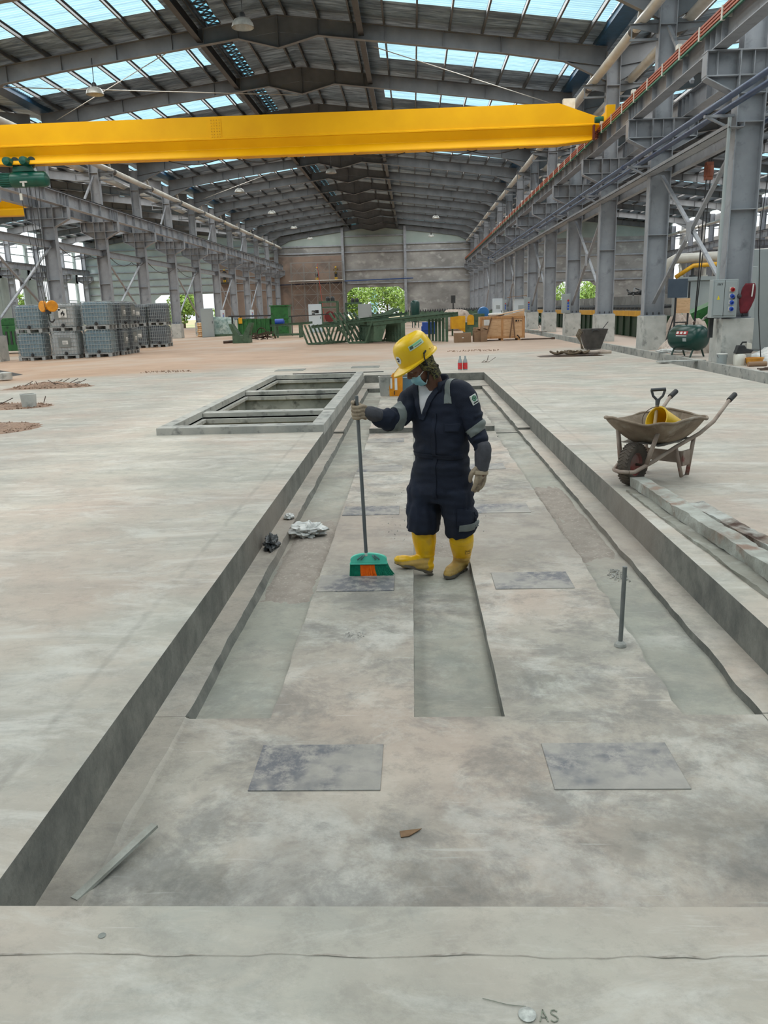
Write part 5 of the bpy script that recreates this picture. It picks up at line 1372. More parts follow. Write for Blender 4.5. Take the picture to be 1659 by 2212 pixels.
# ------------------------------------------------------------------ right side: sockets, tank, rubbish by the columns
t = cabinet(7.73,21.0,1.16,.62,.26,.92,M_CABG,'socket_cabinet','grey electric socket cabinet on the first column of the busbar row', screen=False)
dr = [c for c in t.children if c.name.startswith('cabinet_door')][0]
M_RS = mk('socket_red', srgb(170,30,34), None, .4); M_BS = mk('socket_blue', srgb(40,80,180), None, .4)
for i in range(4):
    z = .68-.155*i
    mb = MB(); mb.box(.09,-.17,z-.05,.21,-.15,z+.05); s_ = obj('socket_flange', mb, M_WHITE if i else M_WHITE, t)
    mb = MB(); mb.M = Matrix.Translation((.155,-.17,z)) @ Matrix.Rotation(PI/2+.35,4,'X'); mb.lathe([(.035,-.02),(.05,0),(.05,.05),(.03,.055),(.028,.02)],16); obj('socket_cap', mb, M_RS if i == 0 else M_BS, s_, smooth='auto')
mb = MB(); mb.prism([(-.2,.44),(-.13,.44),(-.165,.54)],-.158,-.151); obj('warning_triangle', mb, mk('warn_yellow', srgb(220,200,40)), t)
mb = MB()
for k_, (x, w_) in enumerate(((-.2,.012),(-.17,.012),(-.14,.03),(-.1,.03))): mb.bar((x,-.153,.78),(x+w_*.5,-.153,.83),.012,.004,(0,1,0))
obj('stencil_digits', mb, M_BLACK, t)
mb = MB(); mb.box(-.03,-.152,.03,-.02,-.148,.9); obj('door_gap', mb, M_BLACK, t)
mb = MB(); mb.tube([(0,0,0),(0.02,.0,3.72)],.045,10); solo('conduit_pipe', mb, M_CABG, 'vertical grey conduit rising from the socket cabinet to the pipe arm', 'conduit', (7.6,21.1,2.08), smooth='auto')
mb = MB(); mb.box(-.05,-.05,0,.05,.05,.5); mb.box(-.15,-.08,.48,.15,.08,.52); solo('support_post', mb, M_DARK, 'short black post under the socket cabinet', 'post', (7.6,21.35,.66))
def air_tank(x, y, L, R, z, label, rz=0, feet=True, red=True, group=None):
    t = thing('air_tank', label, 'air tank', (x,y,0), rz)
    mb = MB(); mb.M = Matrix.Translation((0,0,z)) @ Matrix.Rotation(PI/2,4,'X')
    mb.lathe([(.01,-L/2),(R*.55,-L/2+.02),(R*.85,-L/2+.08),(R,-L/2+.2),(R,L/2-.2),(R*.85,L/2-.08),(R*.55,L/2-.02),(.01,L/2)],32); obj('tank_shell', mb, M_TANKG, t, smooth=True)
    for yy in (-L*.3,L*.3):
        for s in (-1,1):
            mb = MB(); mb.bar((s*R*.45,yy,z-R*.8),(s*R*.8,yy,0),.04,.03); obj('leg', mb, M_TANKG, t)
    mb = MB(); mb.lathe([(.03,z+R-.02),(.03,z+R+.05),(.05,z+R+.06),(.02,z+R+.09)],10,(0,-L*.15,0)); mb.lathe([(.025,z+R-.02),(.025,z+R+.07),(.01,z+R+.07)],10,(0,L*.1,0)); obj('valve', mb, M_RUST, t)
    if red:
        mb = MB(); mb.M = Matrix.Translation((0,0,z))
        mb.grid(6,2,lambda u,v: (-(R+.004)*cos(.55-.3*v), -.26+.42*u, (R+.004)*sin(.55-.3*v))); lb = obj('maker_label', mb, mk('label_crimson', srgb(150,28,30), None, .5), t)
        mb = MB(); mb.M = Matrix.Translation((0,0,z))
        for k_ in range(3): mb.grid(1,1,lambda u,v: (-(R+.008)*cos(.5-.18*v), -.2+.13*k_+.08*u, (R+.008)*sin(.5-.18*v)))
        mb.grid(3,1,lambda u,v: (-(R+.006)*cos(.2-.06*v), -.24+.38*u, (R+.006)*sin(.2-.06*v)))
        obj('label_letters', mb, M_WHITEP, lb)
        mb = MB(); mb.M = Matrix.Translation((0,0,z)); mb.grid(2,2,lambda u,v: (-(R+.006)*cos(.0-.25*v), -.24+.13*u, (R+.006)*sin(.0-.25*v))); obj('data_plate', mb, M_CABG, t)
    return t
air_tank(8.03,24.3,1.15,.37,.55,'dark green horizontal air tank with a red label by the nearest column pedestal',.55)
air_tank(8.75,59.8,1.1,.38,.52,'dark green round-ended air tank far along the column row',.1,red=False)
# sacks heaps
def sackheap(c, d, label, seed, mat=None, cat='sack heap'):
    mb = MB()
    def fn(u, v):
        x = (u-.5)*2; y = (v-.5)*2; r = max(0,1-(x*x+y*y))
        p = Vector((x*2.2+seed,y*2.2,seed))
        h = r**.6*(.65+.5*mnoise.noise(p)+.45*abs(mnoise.noise(p*2.3))+.2*abs(mnoise.noise(p*5.1)))
        return (x*d[0]/2*(1+.1*mnoise.noise(p*1.5)), y*d[1]/2, max(0,d[2]*h) - (.01 if r <= 0 else 0))
    mb.grid(44,36,fn); return solo(name='sack_heap', mb=mb, mat=mat or M_SACK, label=label, cat=cat, loc=c, smooth=True)
sackheap((8.75,26.4,0),(1.9,1.7,.75),'heap of pinkish sack cloth beside the second column pedestal',2)
sackheap((9.5,29.4,0),(2.2,1.6,1.2),'heap of cream sacks behind the green air tank',5)
sackheap((9.75,21.6,0),(2.3,2.0,.42),'heap of white plastic sacks at the picture edge by the first pedestal',8,M_BAGW)
crumple('clear_film', (7.95,25.4,.05), (.9,.35,.16), M_BAGW, 'strip of clear film spilling over the drain edge', 14, 'film')
# tall sack bundle
t = thing('sack_bundle', 'tall pale bundle of sacks tied up on the green machine', 'sack bundle', (11.2,30.0,.0))
mb = MB(); pillow(mb,(0,0,.8),(.8,.7,1.6),2,12); pillow(mb,(.1,0,1.7),(.75,.6,.25),4,10); pillow(mb,(.15,0,1.95),(.7,.6,.22),6,10); obj('sacks', mb, M_SACK, t, smooth=True)
# board on a dark stand
t = thing('notice_board', 'blue-grey board on a thin black stand beyond the air tank', 'board', (8.75,27.8,0))
mb = MB(); mb.box(-.33,-.03,1.7,.3,.0,2.3); obj('board_panel', mb, mk('board_blue', srgb(66,78,92), srgb(74,86,100), .5, 0, 2), t)
mb = MB(); mb.box(-.02,-.02,1.2,.42,.02,1.68); obj('plywood_back', mb, M_PLY, t)
mb = MB()
for x in (-.05,.38): mb.bar((x,.03,0),(x,.03,2.2),.05,.05)
mb.bar((-.05,.03,.9),(.38,.03,.9),.04,.04); mb.bar((-.25,.4,0),(-.05,.03,1.2),.03,.03)
obj('stand', mb, M_DARK, t)
# buckets, basin, grinder by the pedestal
t = thing('paint_pail', 'white tin paint pail with a lid at the foot of the first pedestal', 'pail', (7.72,20.75,0))
mb = MB(); mb.lathe([(.02,0),(.115,0),(.125,.26),(.13,.275),(.125,.28),(.02,.28)],22); obj('pail_body', mb, M_CABG, t, smooth='auto')
mb = MB(); mb.lathe([(.13,.27),(.135,.285),(.02,.29)],22); obj('pail_lid', mb, M_WHITEP, t)
mb = MB(); mb.tube([(.13*cos(a),-.13*sin(a)*.8,.26-.12*sin(a)) for a in [PI*i/10 for i in range(11)]],.004,5); obj('wire_handle', mb, M_RUST, t)
t = thing('white_drum', 'white plastic drum under the small pump beside the first pedestal', 'drum', (8.1,20.6,0))
mb = MB(); mb.lathe([(.02,0),(.14,0),(.15,.1),(.15,.24),(.12,.28),(.02,.29)],20); obj('drum_body', mb, M_WHITE, t, smooth='auto')
t = thing('power_tool', 'dark grey power tool with a white housing resting on the white drum', 'power tool', (8.12,20.6,.29))
mb = MB(); mb.prism([(-.16,0),(.22,0),(.28,.08),(.1,.12),(.05,.2),(-.1,.2)],-.09,.09); obj('tool_body', mb, M_DARK, t, bevel=.015)
mb = MB(); mb.prism([(.1,.1),(.24,.1),(.22,.24),(.12,.26)],-.07,.07); obj('tool_housing', mb, M_WHITE, t, bevel=.01)
mb = MB(); mb.tube([(-.02,0,.2),(.02,0,.27),(.12,0,.27)],.02,8); obj('tool_handle', mb, M_BLACK, t)
t = thing('plastic_basin', 'orange plastic basin on the floor by the sacks', 'basin', (8.42,20.5,.0))
mb = MB(); mb.lathe([(.02,.02),(.17,.02),(.22,.17),(.23,.17),(.23,.185),(.21,.185),(.16,.04),(.02,.04)],24); obj('basin_shell', mb, mk('basin_orange', srgb(222,160,60), srgb(204,140,50), .45, 0, 5), t, smooth='auto')
mb = MB(); mb.tube([(-.2,0,.06),(.25,.05,.06)],.06,10); solo('cardboard_tube', mb, M_CARD, 'cardboard tube lying in front of the orange basin', 'tube', (8.3,20.05,0))
for i in range(6):
    mb = MB(); mb.tube([(0,0,0),(2.1-.2*i,.25-.1*i,.01)],.012,6)
    solo('steel_bar', mb, M_RUST, ['longest rusty bar on the drain edge, nearest the camera','rusty bar second from the camera on the drain edge','rusty bar third from the camera on the drain edge','rusty bar fourth from the camera on the drain edge','rusty bar fifth from the camera on the drain edge','shortest rusty bar beside the cardboard tube'][i], 'bar', (7.72+.1*i,18.6+.16*i,.065 if i < 1 else .02), 'rusty bars by the drain')
t = thing('jacket', 'dark red cloth hung on the first column above its pedestal', 'cloth', (8.28,20.93,1.25))
mb = MB()
mb.grid(10,14,lambda u,v: ((u-.5)*(.16+.22*sin(PI*v*.9))+.1*(v-.5)+.02*mnoise.noise((u*6,v*4,1)), -.04-.04*abs(mnoise.noise((u*5,v*3,4))), .72*v)); 
o = obj('cloth_body', mb, mk('cloth_red', srgb(110,34,44), srgb(90,26,36), .9, 0, 6), t, smooth=True); m_ = o.modifiers.new('thick','SOLIDIFY'); m_.thickness = .03
mb = MB(); mb.bar((.1,-.07,.4),(.12,-.07,.7),.03,.01,(0,1,0)); obj('white_stripe', mb, M_WHITEP, t)
mb = MB(); mb.sphere((-.2,-.05,.42),.06,10,8); obj('cloth_knot', mb, M_DARK, t)
cabinet(11.1,26.2,.0,1.5,.8,3.05,M_CABG,'switch_cabinet','very tall grey switch cabinet at the picture edge behind the first column',-.45,screen=False,vent=False)
mb = MB(); mb.box(-.02,-.02,0,.02,.02,1.1)
t = thing('switch_cabinet', 'lower grey switch cabinet with a vent beside the taller one', 'cabinet', (9.75,25.0,0), -.35)
mb = MB(); mb.box(-.35,-.4,0,.35,.4,2.5); obj('cabinet_body', mb, M_CABG, t, bevel=.012)
mb = MB(); mb.box(-.04,-.42,1.05,.0,-.4,1.35); obj('door_handle', mb, M_BLACK, t)
mb = MB(); [mb.box(.06,-.42,.32+.04*i,.22,-.4,.345+.04*i) for i in range(7)]; obj('vent_grille', mb, M_DARK, t)
# skip bucket, mat with rope
t = thing('mortar_skip', 'tapered dark steel mortar bucket with hanging ropes near the drain', 'mortar bucket', (6.36,29.4,0))
mb = MB(); mb.rings([[(x*f,y*f,z) for x,y in ((-1,-1),(1,-1),(1,1),(-1,1))] for z, f in ((.03,.24),(.7,.43),(.72,.43),(.715,.405),(.06,.22))]); obj('skip_body', mb, mk('skip_dark', srgb(70,66,64), srgb(88,84,80), .7, .2, 4), t)
mb = MB(); mb.tube([(-.12,-.44,.62),(-.1,-.46,.68),(0.02,-.46,.7),(.1,-.46,.66)],.015,6); mb.bar((.3,-.1,.7),(.52,.0,.95),.02,.02); obj('skip_handle', mb, M_DARK, t)
mb = MB()
for i in range(4): mb.tube([(-.36-.03*i,-.2+.12*i,.72),(-.5-.02*i,-.2+.1*i,.5),(-.46+.02*i,-.25+.1*i,.25),(-.38,-.3+.1*i,.04)],.022,6)
obj('hanging_rope', mb, mk('rope_olive', srgb(110,98,80), srgb(84,74,60), .9, 0, 9), t, smooth=True)
mb = MB(); mb.prism([(-1.1,0),(.9,0),(.6,.05),(-.4,.03)],-.5,.3); solo('steel_sheet', mb, M_RUST, 'dark curled steel sheet lying flat under the sling rope', 'sheet', (5.05,26.2,0))
mb = MB(); mb.tube([(.55*cos(a)*(1+.2*sin(3*a)),.22*sin(a)*(1+.3*cos(5*a)),.11+.035*sin(a*5)) for a in [2*PI*i/40 for i in range(40)]],.035,7,closed=True); mb.tube([(-.4+.02*i,.1*sin(i*.7),.12+.03*cos(i)) for i in range(40)],.03,6)
solo('sling_rope', mb, mk('rope_brown', srgb(112,96,76), srgb(88,76,62), .9, 0, 9), 'coiled brown sling lying on the dark steel sheet', 'sling', (4.95,26.1,0.0), smooth=True)
mb = MB(); mb.tube([(0,0,.08),(.5,.05,.09),(.8,.0,.08)],[.06,.07,.05],8); solo('cloth_roll', mb, M_SACK, 'pale rolled rag beside the coiled sling', 'rag', (5.5,26.3,0))
mb = MB(); mb.bar((0,0,0),(1.25,.25,.0),.3,.03); solo('bridge_plank', mb, M_PED, 'pale board laid across the drain before the air tank', 'plank', (6.5,21.9,.04))
mb = MB(); mb.bar((0,0,0),(1.9,-.9,.0),.2,.04); solo('bridge_plank', mb, M_RUST, 'dark board laid across the drain near the far air tank', 'plank', (5.9,49.5,.05))
mb = MB(); mb.bar((0,0,0),(1.9,-.5,.0),.16,.04); solo('bridge_plank', mb, M_TIMBER, 'thin grey board laid across the drain by the crate', 'plank', (6.0,52.5,.05))
mb = MB(); mb.tube([(0,0,.04),(1.5,.1,.04)],.03,6); mb.lathe([(.02,0),(.09,0),(.09,.09),(.02,.1)],10,(1.5,.1,0)); solo('tie_bar', mb, M_RUST, 'bar with a knob lying on the floor next to the crate', 'bar', (5.1,39.0,0))

# wall cabinets on later columns, white cabinets beyond
for k, lab in ((6,'third column'),(8,'sixth column'),(10,'eighth column')):
    t = cabinet(XR-.38,YK(k)-.35,1.15,.42,.22,.95,M_CABG,'socket_cabinet',f'small grey socket box on the {ORD[k-2]} column of the busbar row',screen=False)
    for i in range(4):
        mb = MB(); z = .62-.14*i; mb.M = Matrix.Translation((.08,-.15,z)) @ Matrix.Rotation(PI/2,4,'X'); mb.lathe([(.02,0),(.05,0),(.05,.06),(.02,.06)],10); obj('socket_cap', mb, M_RS if i == 0 else M_BS, t)
cabinet(7.0,69,0,.75,.6,2.2,M_CABW,'control_cabinet','pale cabinet with a small grille behind the wooden crate',.05,screen=False,vent=True)
cabinet(8.15,63.4,.0,.95,.6,2.1,M_CABW,'control_cabinet','pale blue cabinet under a leaning board, by the far air tank',.05,screen=False,vent=True)
mb = MB(); mb.bar((-.9,0,0),(.5,0,.12),.8,.04); mb.bar((.5,0,.12),(1.0,-.2,-.18),.8,.02); solo('cardboard_sheet', mb, M_CARD, 'cardboard sheet lying over the pale blue cabinet', 'cardboard', (8.1,63.2,2.2))
# hall beyond the columns: rolling line, tank wall, pipes
t = thing('rolling_line', 'green rolling line with a yellow beam running behind the columns', 'rolling line', (11.4,37.2,0))
mb = MB(); mb.box(-.9,0,0,.9,39,.95)
for i in range(30): mb.box(-.98,.3+1.3*i,0,-.9,.5+1.3*i,.95)
obj('line_base', mb, mk('line_green', srgb(26,60,34), srgb(18,44,26), .6, 0, 2), t)
mb = MB(); mb.box(-1.05,0,.95,-.85,39,1.2); obj('yellow_beam', mb, M_YM, t)
for i in range(53):
    mb = MB(); mb.bar((-.9,.3+.72*i,1.3),(.9,.8+.72*i,1.4),.11,.11); obj('line_roller', mb, M_DARK, t)
mb = MB(); mb.box(-.35,0,0,.35,46,1.95)
for i in range(30): mb.box(-.38,.5+1.5*i,0.0,-.35,.56+1.5*i,1.95)
solo('acid_tank_wall', mb, M_WALL, 'long grey plastered tank wall behind the rolling line', 'tank wall', (13.4,37.5,0))
mb = MB()
random.seed(4)
for i in range(20): mb.bar((rnd(-.5,.5),rnd(-2,2),rnd(.05,.2)),(rnd(-.5,.5),rnd(-2,2),rnd(.1,.5)),.09,.07)
solo('scrap_heap', mb, M_DARK, 'dark scrap pieces heaped on the tank wall behind the columns', 'scrap', (13.4,50,1.95), kind='stuff')
t = thing('furnace_casing', 'grey panelled casing with burners behind the notice board', 'furnace', (12.5,35.6,0))
mb = MB(); mb.box(-1.4,-.4,0,2.6,.4,2.45); [mb.box(-1.4+.8*i,-.45,.0,-1.32+.8*i,-.4,2.45) for i in range(6)]; mb.box(-1.4,-.5,2.4,2.6,-.4,2.55); obj('casing', mb, M_CABG, t)
for i in range(8):
    mb = MB(); x = -1.3+.5*i; mb.tube([(x,-.2,2.5),(x,-.2,2.85),(x,-.05,3.05)],.06,8); mb.box(x-.1,-.3,2.5,x+.1,-.1,2.62); obj('burner', mb, M_DARK if i % 2 else M_PVC, t)
mb = MB(); mb.tube([(-1.9,-.1,2.6),(-1.8,-.1,3.15),(-1.5,-.1,3.3),(2.4,-.1,3.42)],.2,14); obj('insulated_pipe', mb, M_PVC, t, smooth=True)
mb = MB(); mb.tube([(-1.5,-.25,2.55),(-.8,-.25,3.0),(2.4,-.25,3.12)],.09,10); obj('gas_pipe', mb, M_YM, t, smooth=True)
mb = MB(); mb.sphere((2.45,-.1,3.42),.24,12,8); obj('pipe_end', mb, M_BLACK, t)
t = thing('green_conveyor', 'green sloping conveyor half hidden behind the sack heap', 'conveyor', (11.6,31.6,0))
mb = MB(); mb.prism([(-1.6,0),(-1.6,1.0),(.6,1.9),(1.6,1.9),(1.6,0)],-.5,.5); obj('conveyor_body', mb, M_G2, t)
mb = MB(); mb.tube([(-1.2+.1*i,-.55,.5+.9*sin(i*.13)) for i in range(18)],.04,6); obj('conveyor_hose', mb, M_PVC, t)
long_pipe(XR+2*HALF-1.0, 10.0, .17, 'cream drain pipe high along the outer column row beyond the rolling line', y0=30)
# chain hoist hanging between first and second columns
t = thing('chain_block', 'rusty orange chain block with black chains hanging between the first two columns', 'chain block', (8.95,26.2,5.6))
mb = MB(); mb.box(-.1,-.1,-.5,.1,.1,.0); mb.lathe([(.02,-.45),(.14,-.4),(.14,-.1),(.02,-.05)],12); obj('block_body', mb, mk('block_orange', srgb(140,76,50), srgb(110,60,42), .6, 0, 6), t)
mb = MB(); mb.tube([(-.06,0,-.5),(-.1,0,-3.2),(-.15,0,-5.0)],.02,6); mb.tube([(.06,0,-.5),(.0,.02,-2.5),(-.13,0,-5.0)],.015,6); mb.tube([(0,0,0),(0,0,.5)],.02,6); obj('chain', mb, M_CABLE, t)
# loose cables
def cable(pts, lab, r=.02, name='cable'):
    P0 = Vector(pts[0]); mb = MB(); q = []
    for a, b_ in zip(pts[:-1], pts[1:]):
        a = Vector(a); b_ = Vector(b_)
        for i in range(9):
            t_ = i/8; p = a.lerp(b_, t_); sag = .09*(b_-a).xy.length
            p.z -= sag*4*t_*(1-t_); q.append(p-P0)
    mb.tube(q, r, 5); solo(name, mb, M_CABLE, lab, 'cable', P0, 'hanging cables')
cable([(XL+.3,42.8,5.3),(XL+.3,47,5.0),(XL+.3,49.9,5.4)],'black cable sagging between tank row columns, nearest the camera')
cable([(XL+.3,50.2,5.1),(XL+.3,54,5.0),(XL+.3,57,5.3)],'black cable sagging between tank row columns, second bay in view')
cable([(XL+.3,57.3,5.2),(XL+.3,64.0,5.2)],'black cable sagging between tank row columns, third bay in view')
cable([(XL+.3,64.3,5.2),(XL+.3,71.1,5.2)],'black cable sagging between tank row columns, fourth bay in view')
cable([(8.75,21.25,5.6),(8.5,20.98,3.2),(8.62,20.95,1.2),(8.75,20.9,.1)],'thin black cable running down the first column to the floor',.012)
cable([(8.3,51.1,5.6),(8.35,51.1,3.0),(8.3,51.1,1.6),(8.6,51.1,1.3)],'black cable running down the fifth column to its base',.025)
for k, lab in ((8,'second'),(11,'fifth'),(13,'seventh')):
    t = cabinet(XL+.45,YK(k)-.34,1.0,.42,.22,.95,M_CABW,'socket_cabinet',f'small pale socket box on the {lab} column beyond the totes in the tank row',screen=False)
    for i in range(4):
        mb = MB(); z = .62-.14*i; mb.M = Matrix.Translation((.08,-.15,z)) @ Matrix.Rotation(PI/2,4,'X'); mb.lathe([(.02,0),(.05,0),(.05,.06),(.02,.06)],10); obj('socket_cap', mb, M_RS if i == 0 else M_BS, t)
# ------------------------------------------------------------------ people
def remesh(mb, voxel, smooth=2, fac=.5):
    "one continuous surface from overlapping limbs"
    me = mb.mesh('tmp'); o = bpy.data.objects.new('tmp', me); COL.objects.link(o); fixn(me)
    r = o.modifiers.new('r','REMESH'); r.mode = 'VOXEL'; r.voxel_size = voxel; r.use_smooth_shade = True
    if smooth:
        s = o.modifiers.new('s','SMOOTH'); s.iterations = smooth; s.factor = fac
    dg = bpy.context.evaluated_depsgraph_get(); e = o.evaluated_get(dg)
    m2 = bpy.data.meshes.new_from_object(e, depsgraph=dg)
    bpy.data.objects.remove(o); 
    return m2
def mesh_obj(name, me, mat, parent=None, off=None, smooth=True):
    if off is not None:
        for v in me.vertices: v.co -= Vector(off)
    me.materials.clear()
    for m in (mat if isinstance(mat,(list,tuple)) else [mat]): me.materials.append(m)
    me.polygons.foreach_set('use_smooth', [smooth]*len(me.polygons))
    me.name = name
    o = bpy.data.objects.new(name, me); COL.objects.link(o)
    if parent is not None: o.parent = parent
    return o
def extract(me, pred, dist, thick=0.0):
    "a second layer lying on part of a surface"
    mb = MB(); mp = {}
    nrm = [v.normal.copy() for v in me.vertices]
    for p in me.polygons:
        if pred(p.center, p.normal):
            f = []
            for vi in p.vertices:
                if vi not in mp: mp[vi] = len(mb.v); mb.v.append(tuple(me.vertices[vi].co+nrm[vi]*dist))
                f.append(mp[vi])
            mb.f.append(tuple(f)); mb.m.append(0)
    return mb
def ell(mb, c, ax, n=20):
    "ellipsoid with three given half-axis vectors"
    c = Vector(c); rs = []
    for i in range(n//2+1):
        th = PI*(i+.01)/(n/2+.02)
        rs.append([c + ax[0]*(sin(th)*cos(2*PI*j/n)) + ax[1]*(sin(th)*sin(2*PI*j/n)) - ax[2]*cos(th) for j in range(n)])
    mb.rings(rs)
def limb(mb, pts, rad, n=16, sub=4, flat=False):
    "tapered limb with rounded ends along a smoothed path"
    P = [Vector(p) for p in pts]; Q = []; R = []
    for i in range(len(P)-1):
        p0 = P[max(i-1,0)]; p1 = P[i]; p2 = P[i+1]; p3 = P[min(i+2,len(P)-1)]
        for k in range(sub):
            t = k/sub
            Q.append(.5*((2*p1)+(p2-p0)*t+(2*p0-5*p1+4*p2-p3)*t*t+(3*p1-p0-3*p2+p3)*t**3)); R.append(rad[i]+(rad[i+1]-rad[i])*t)
    Q.append(P[-1]); R.append(rad[-1])
    d0 = (Q[0]-Q[1]).normalized(); d1 = (Q[-1]-Q[-2]).normalized()
    pre = [(Q[0]+d0*R[0]*f, R[0]*math.sqrt(max(0,1-f*f))+.0005) for f in (.97,.8,.45)]; post = [(Q[-1]+d1*R[-1]*f, R[-1]*math.sqrt(max(0,1-f*f))+.0005) for f in (.45,.8,.97)]
    if flat: post = []
    mb.tube([p for p,_ in pre]+Q+[p for p,_ in post], [r for _,r in pre]+R+[r for _,r in post], n)
M_SKIN = mk('skin_brown', srgb(96,62,46), srgb(112,74,55), .5, 0, 9)
M_NAVY = mk('coverall_navy', srgb(6,15,34), srgb(10,22,44), .85, 0, 3, .35, 260, c3=srgb(16,28,48), s3=5, lo3=.58, hi3=.75)
M_TAPE = mk('reflective_tape', srgb(104,110,108), srgb(120,126,122), .55, .1, 9)
M_TEE = mk('white_tee', srgb(206,204,206), srgb(190,188,190), .8, 0, 8)
M_GLOVE = mk('glove_leather', srgb(164,148,126), srgb(138,122,104), .8, 0, 16, .4, 60, c3=srgb(112,98,84), s3=22)
M_CUFF = mk('glove_cuff', srgb(62,62,68), srgb(78,78,84), .85, 0, 10, .3, 60)
M_BOOTY = mk('boot_yellow', srgb(240,190,8), srgb(226,172,8), .38, 0, 5, c3=srgb(196,150,60), s3=7, lo3=.55, hi3=.75)
M_BOOTD = mk('boot_dusty', srgb(204,166,84), srgb(188,152,88), .6, 0, 8, c3=srgb(168,132,72), s3=14)
M_SOLE = mk('boot_sole', srgb(110,102,92), srgb(88,82,74), .85, 0, 12)
M_HAT = mk('helmet_yellow', srgb(232,192,20), srgb(222,178,14), .32, 0, 6, c3=srgb(206,140,24), s3=5, lo3=.62, hi3=.78)
M_MASK = mk('mask_blue', srgb(150,196,206), srgb(128,178,192), .7, 0, 12)
def camo():
    m, nt, b = newmat('camouflage_cloth'); co = nt.nodes.new('ShaderNodeTexCoord').outputs['Object']
    n1 = noise(nt, mapping(nt, co, (1,1,2.2), (.4,.3,0)), 34, 3, .5, 1.2); n2 = noise(nt, mapping(nt, co, (1,1,2), (0,.5,0), (3,2,1)), 30, 3, .5, 1)
    c = mixc(nt, ramp(nt, n1, .48, .52), srgb(40,36,28), srgb(104,98,56)); c = mixc(nt, ramp(nt, n2, .56, .6), c, srgb(24,20,18)); c = mixc(nt, ramp(nt, n2, .4, .36), c, srgb(78,66,46))
    nt.links.new(c, b.inputs['Base Color']); b.inputs['Roughness'].default_value = .85; return m
M_CAMO = camo()

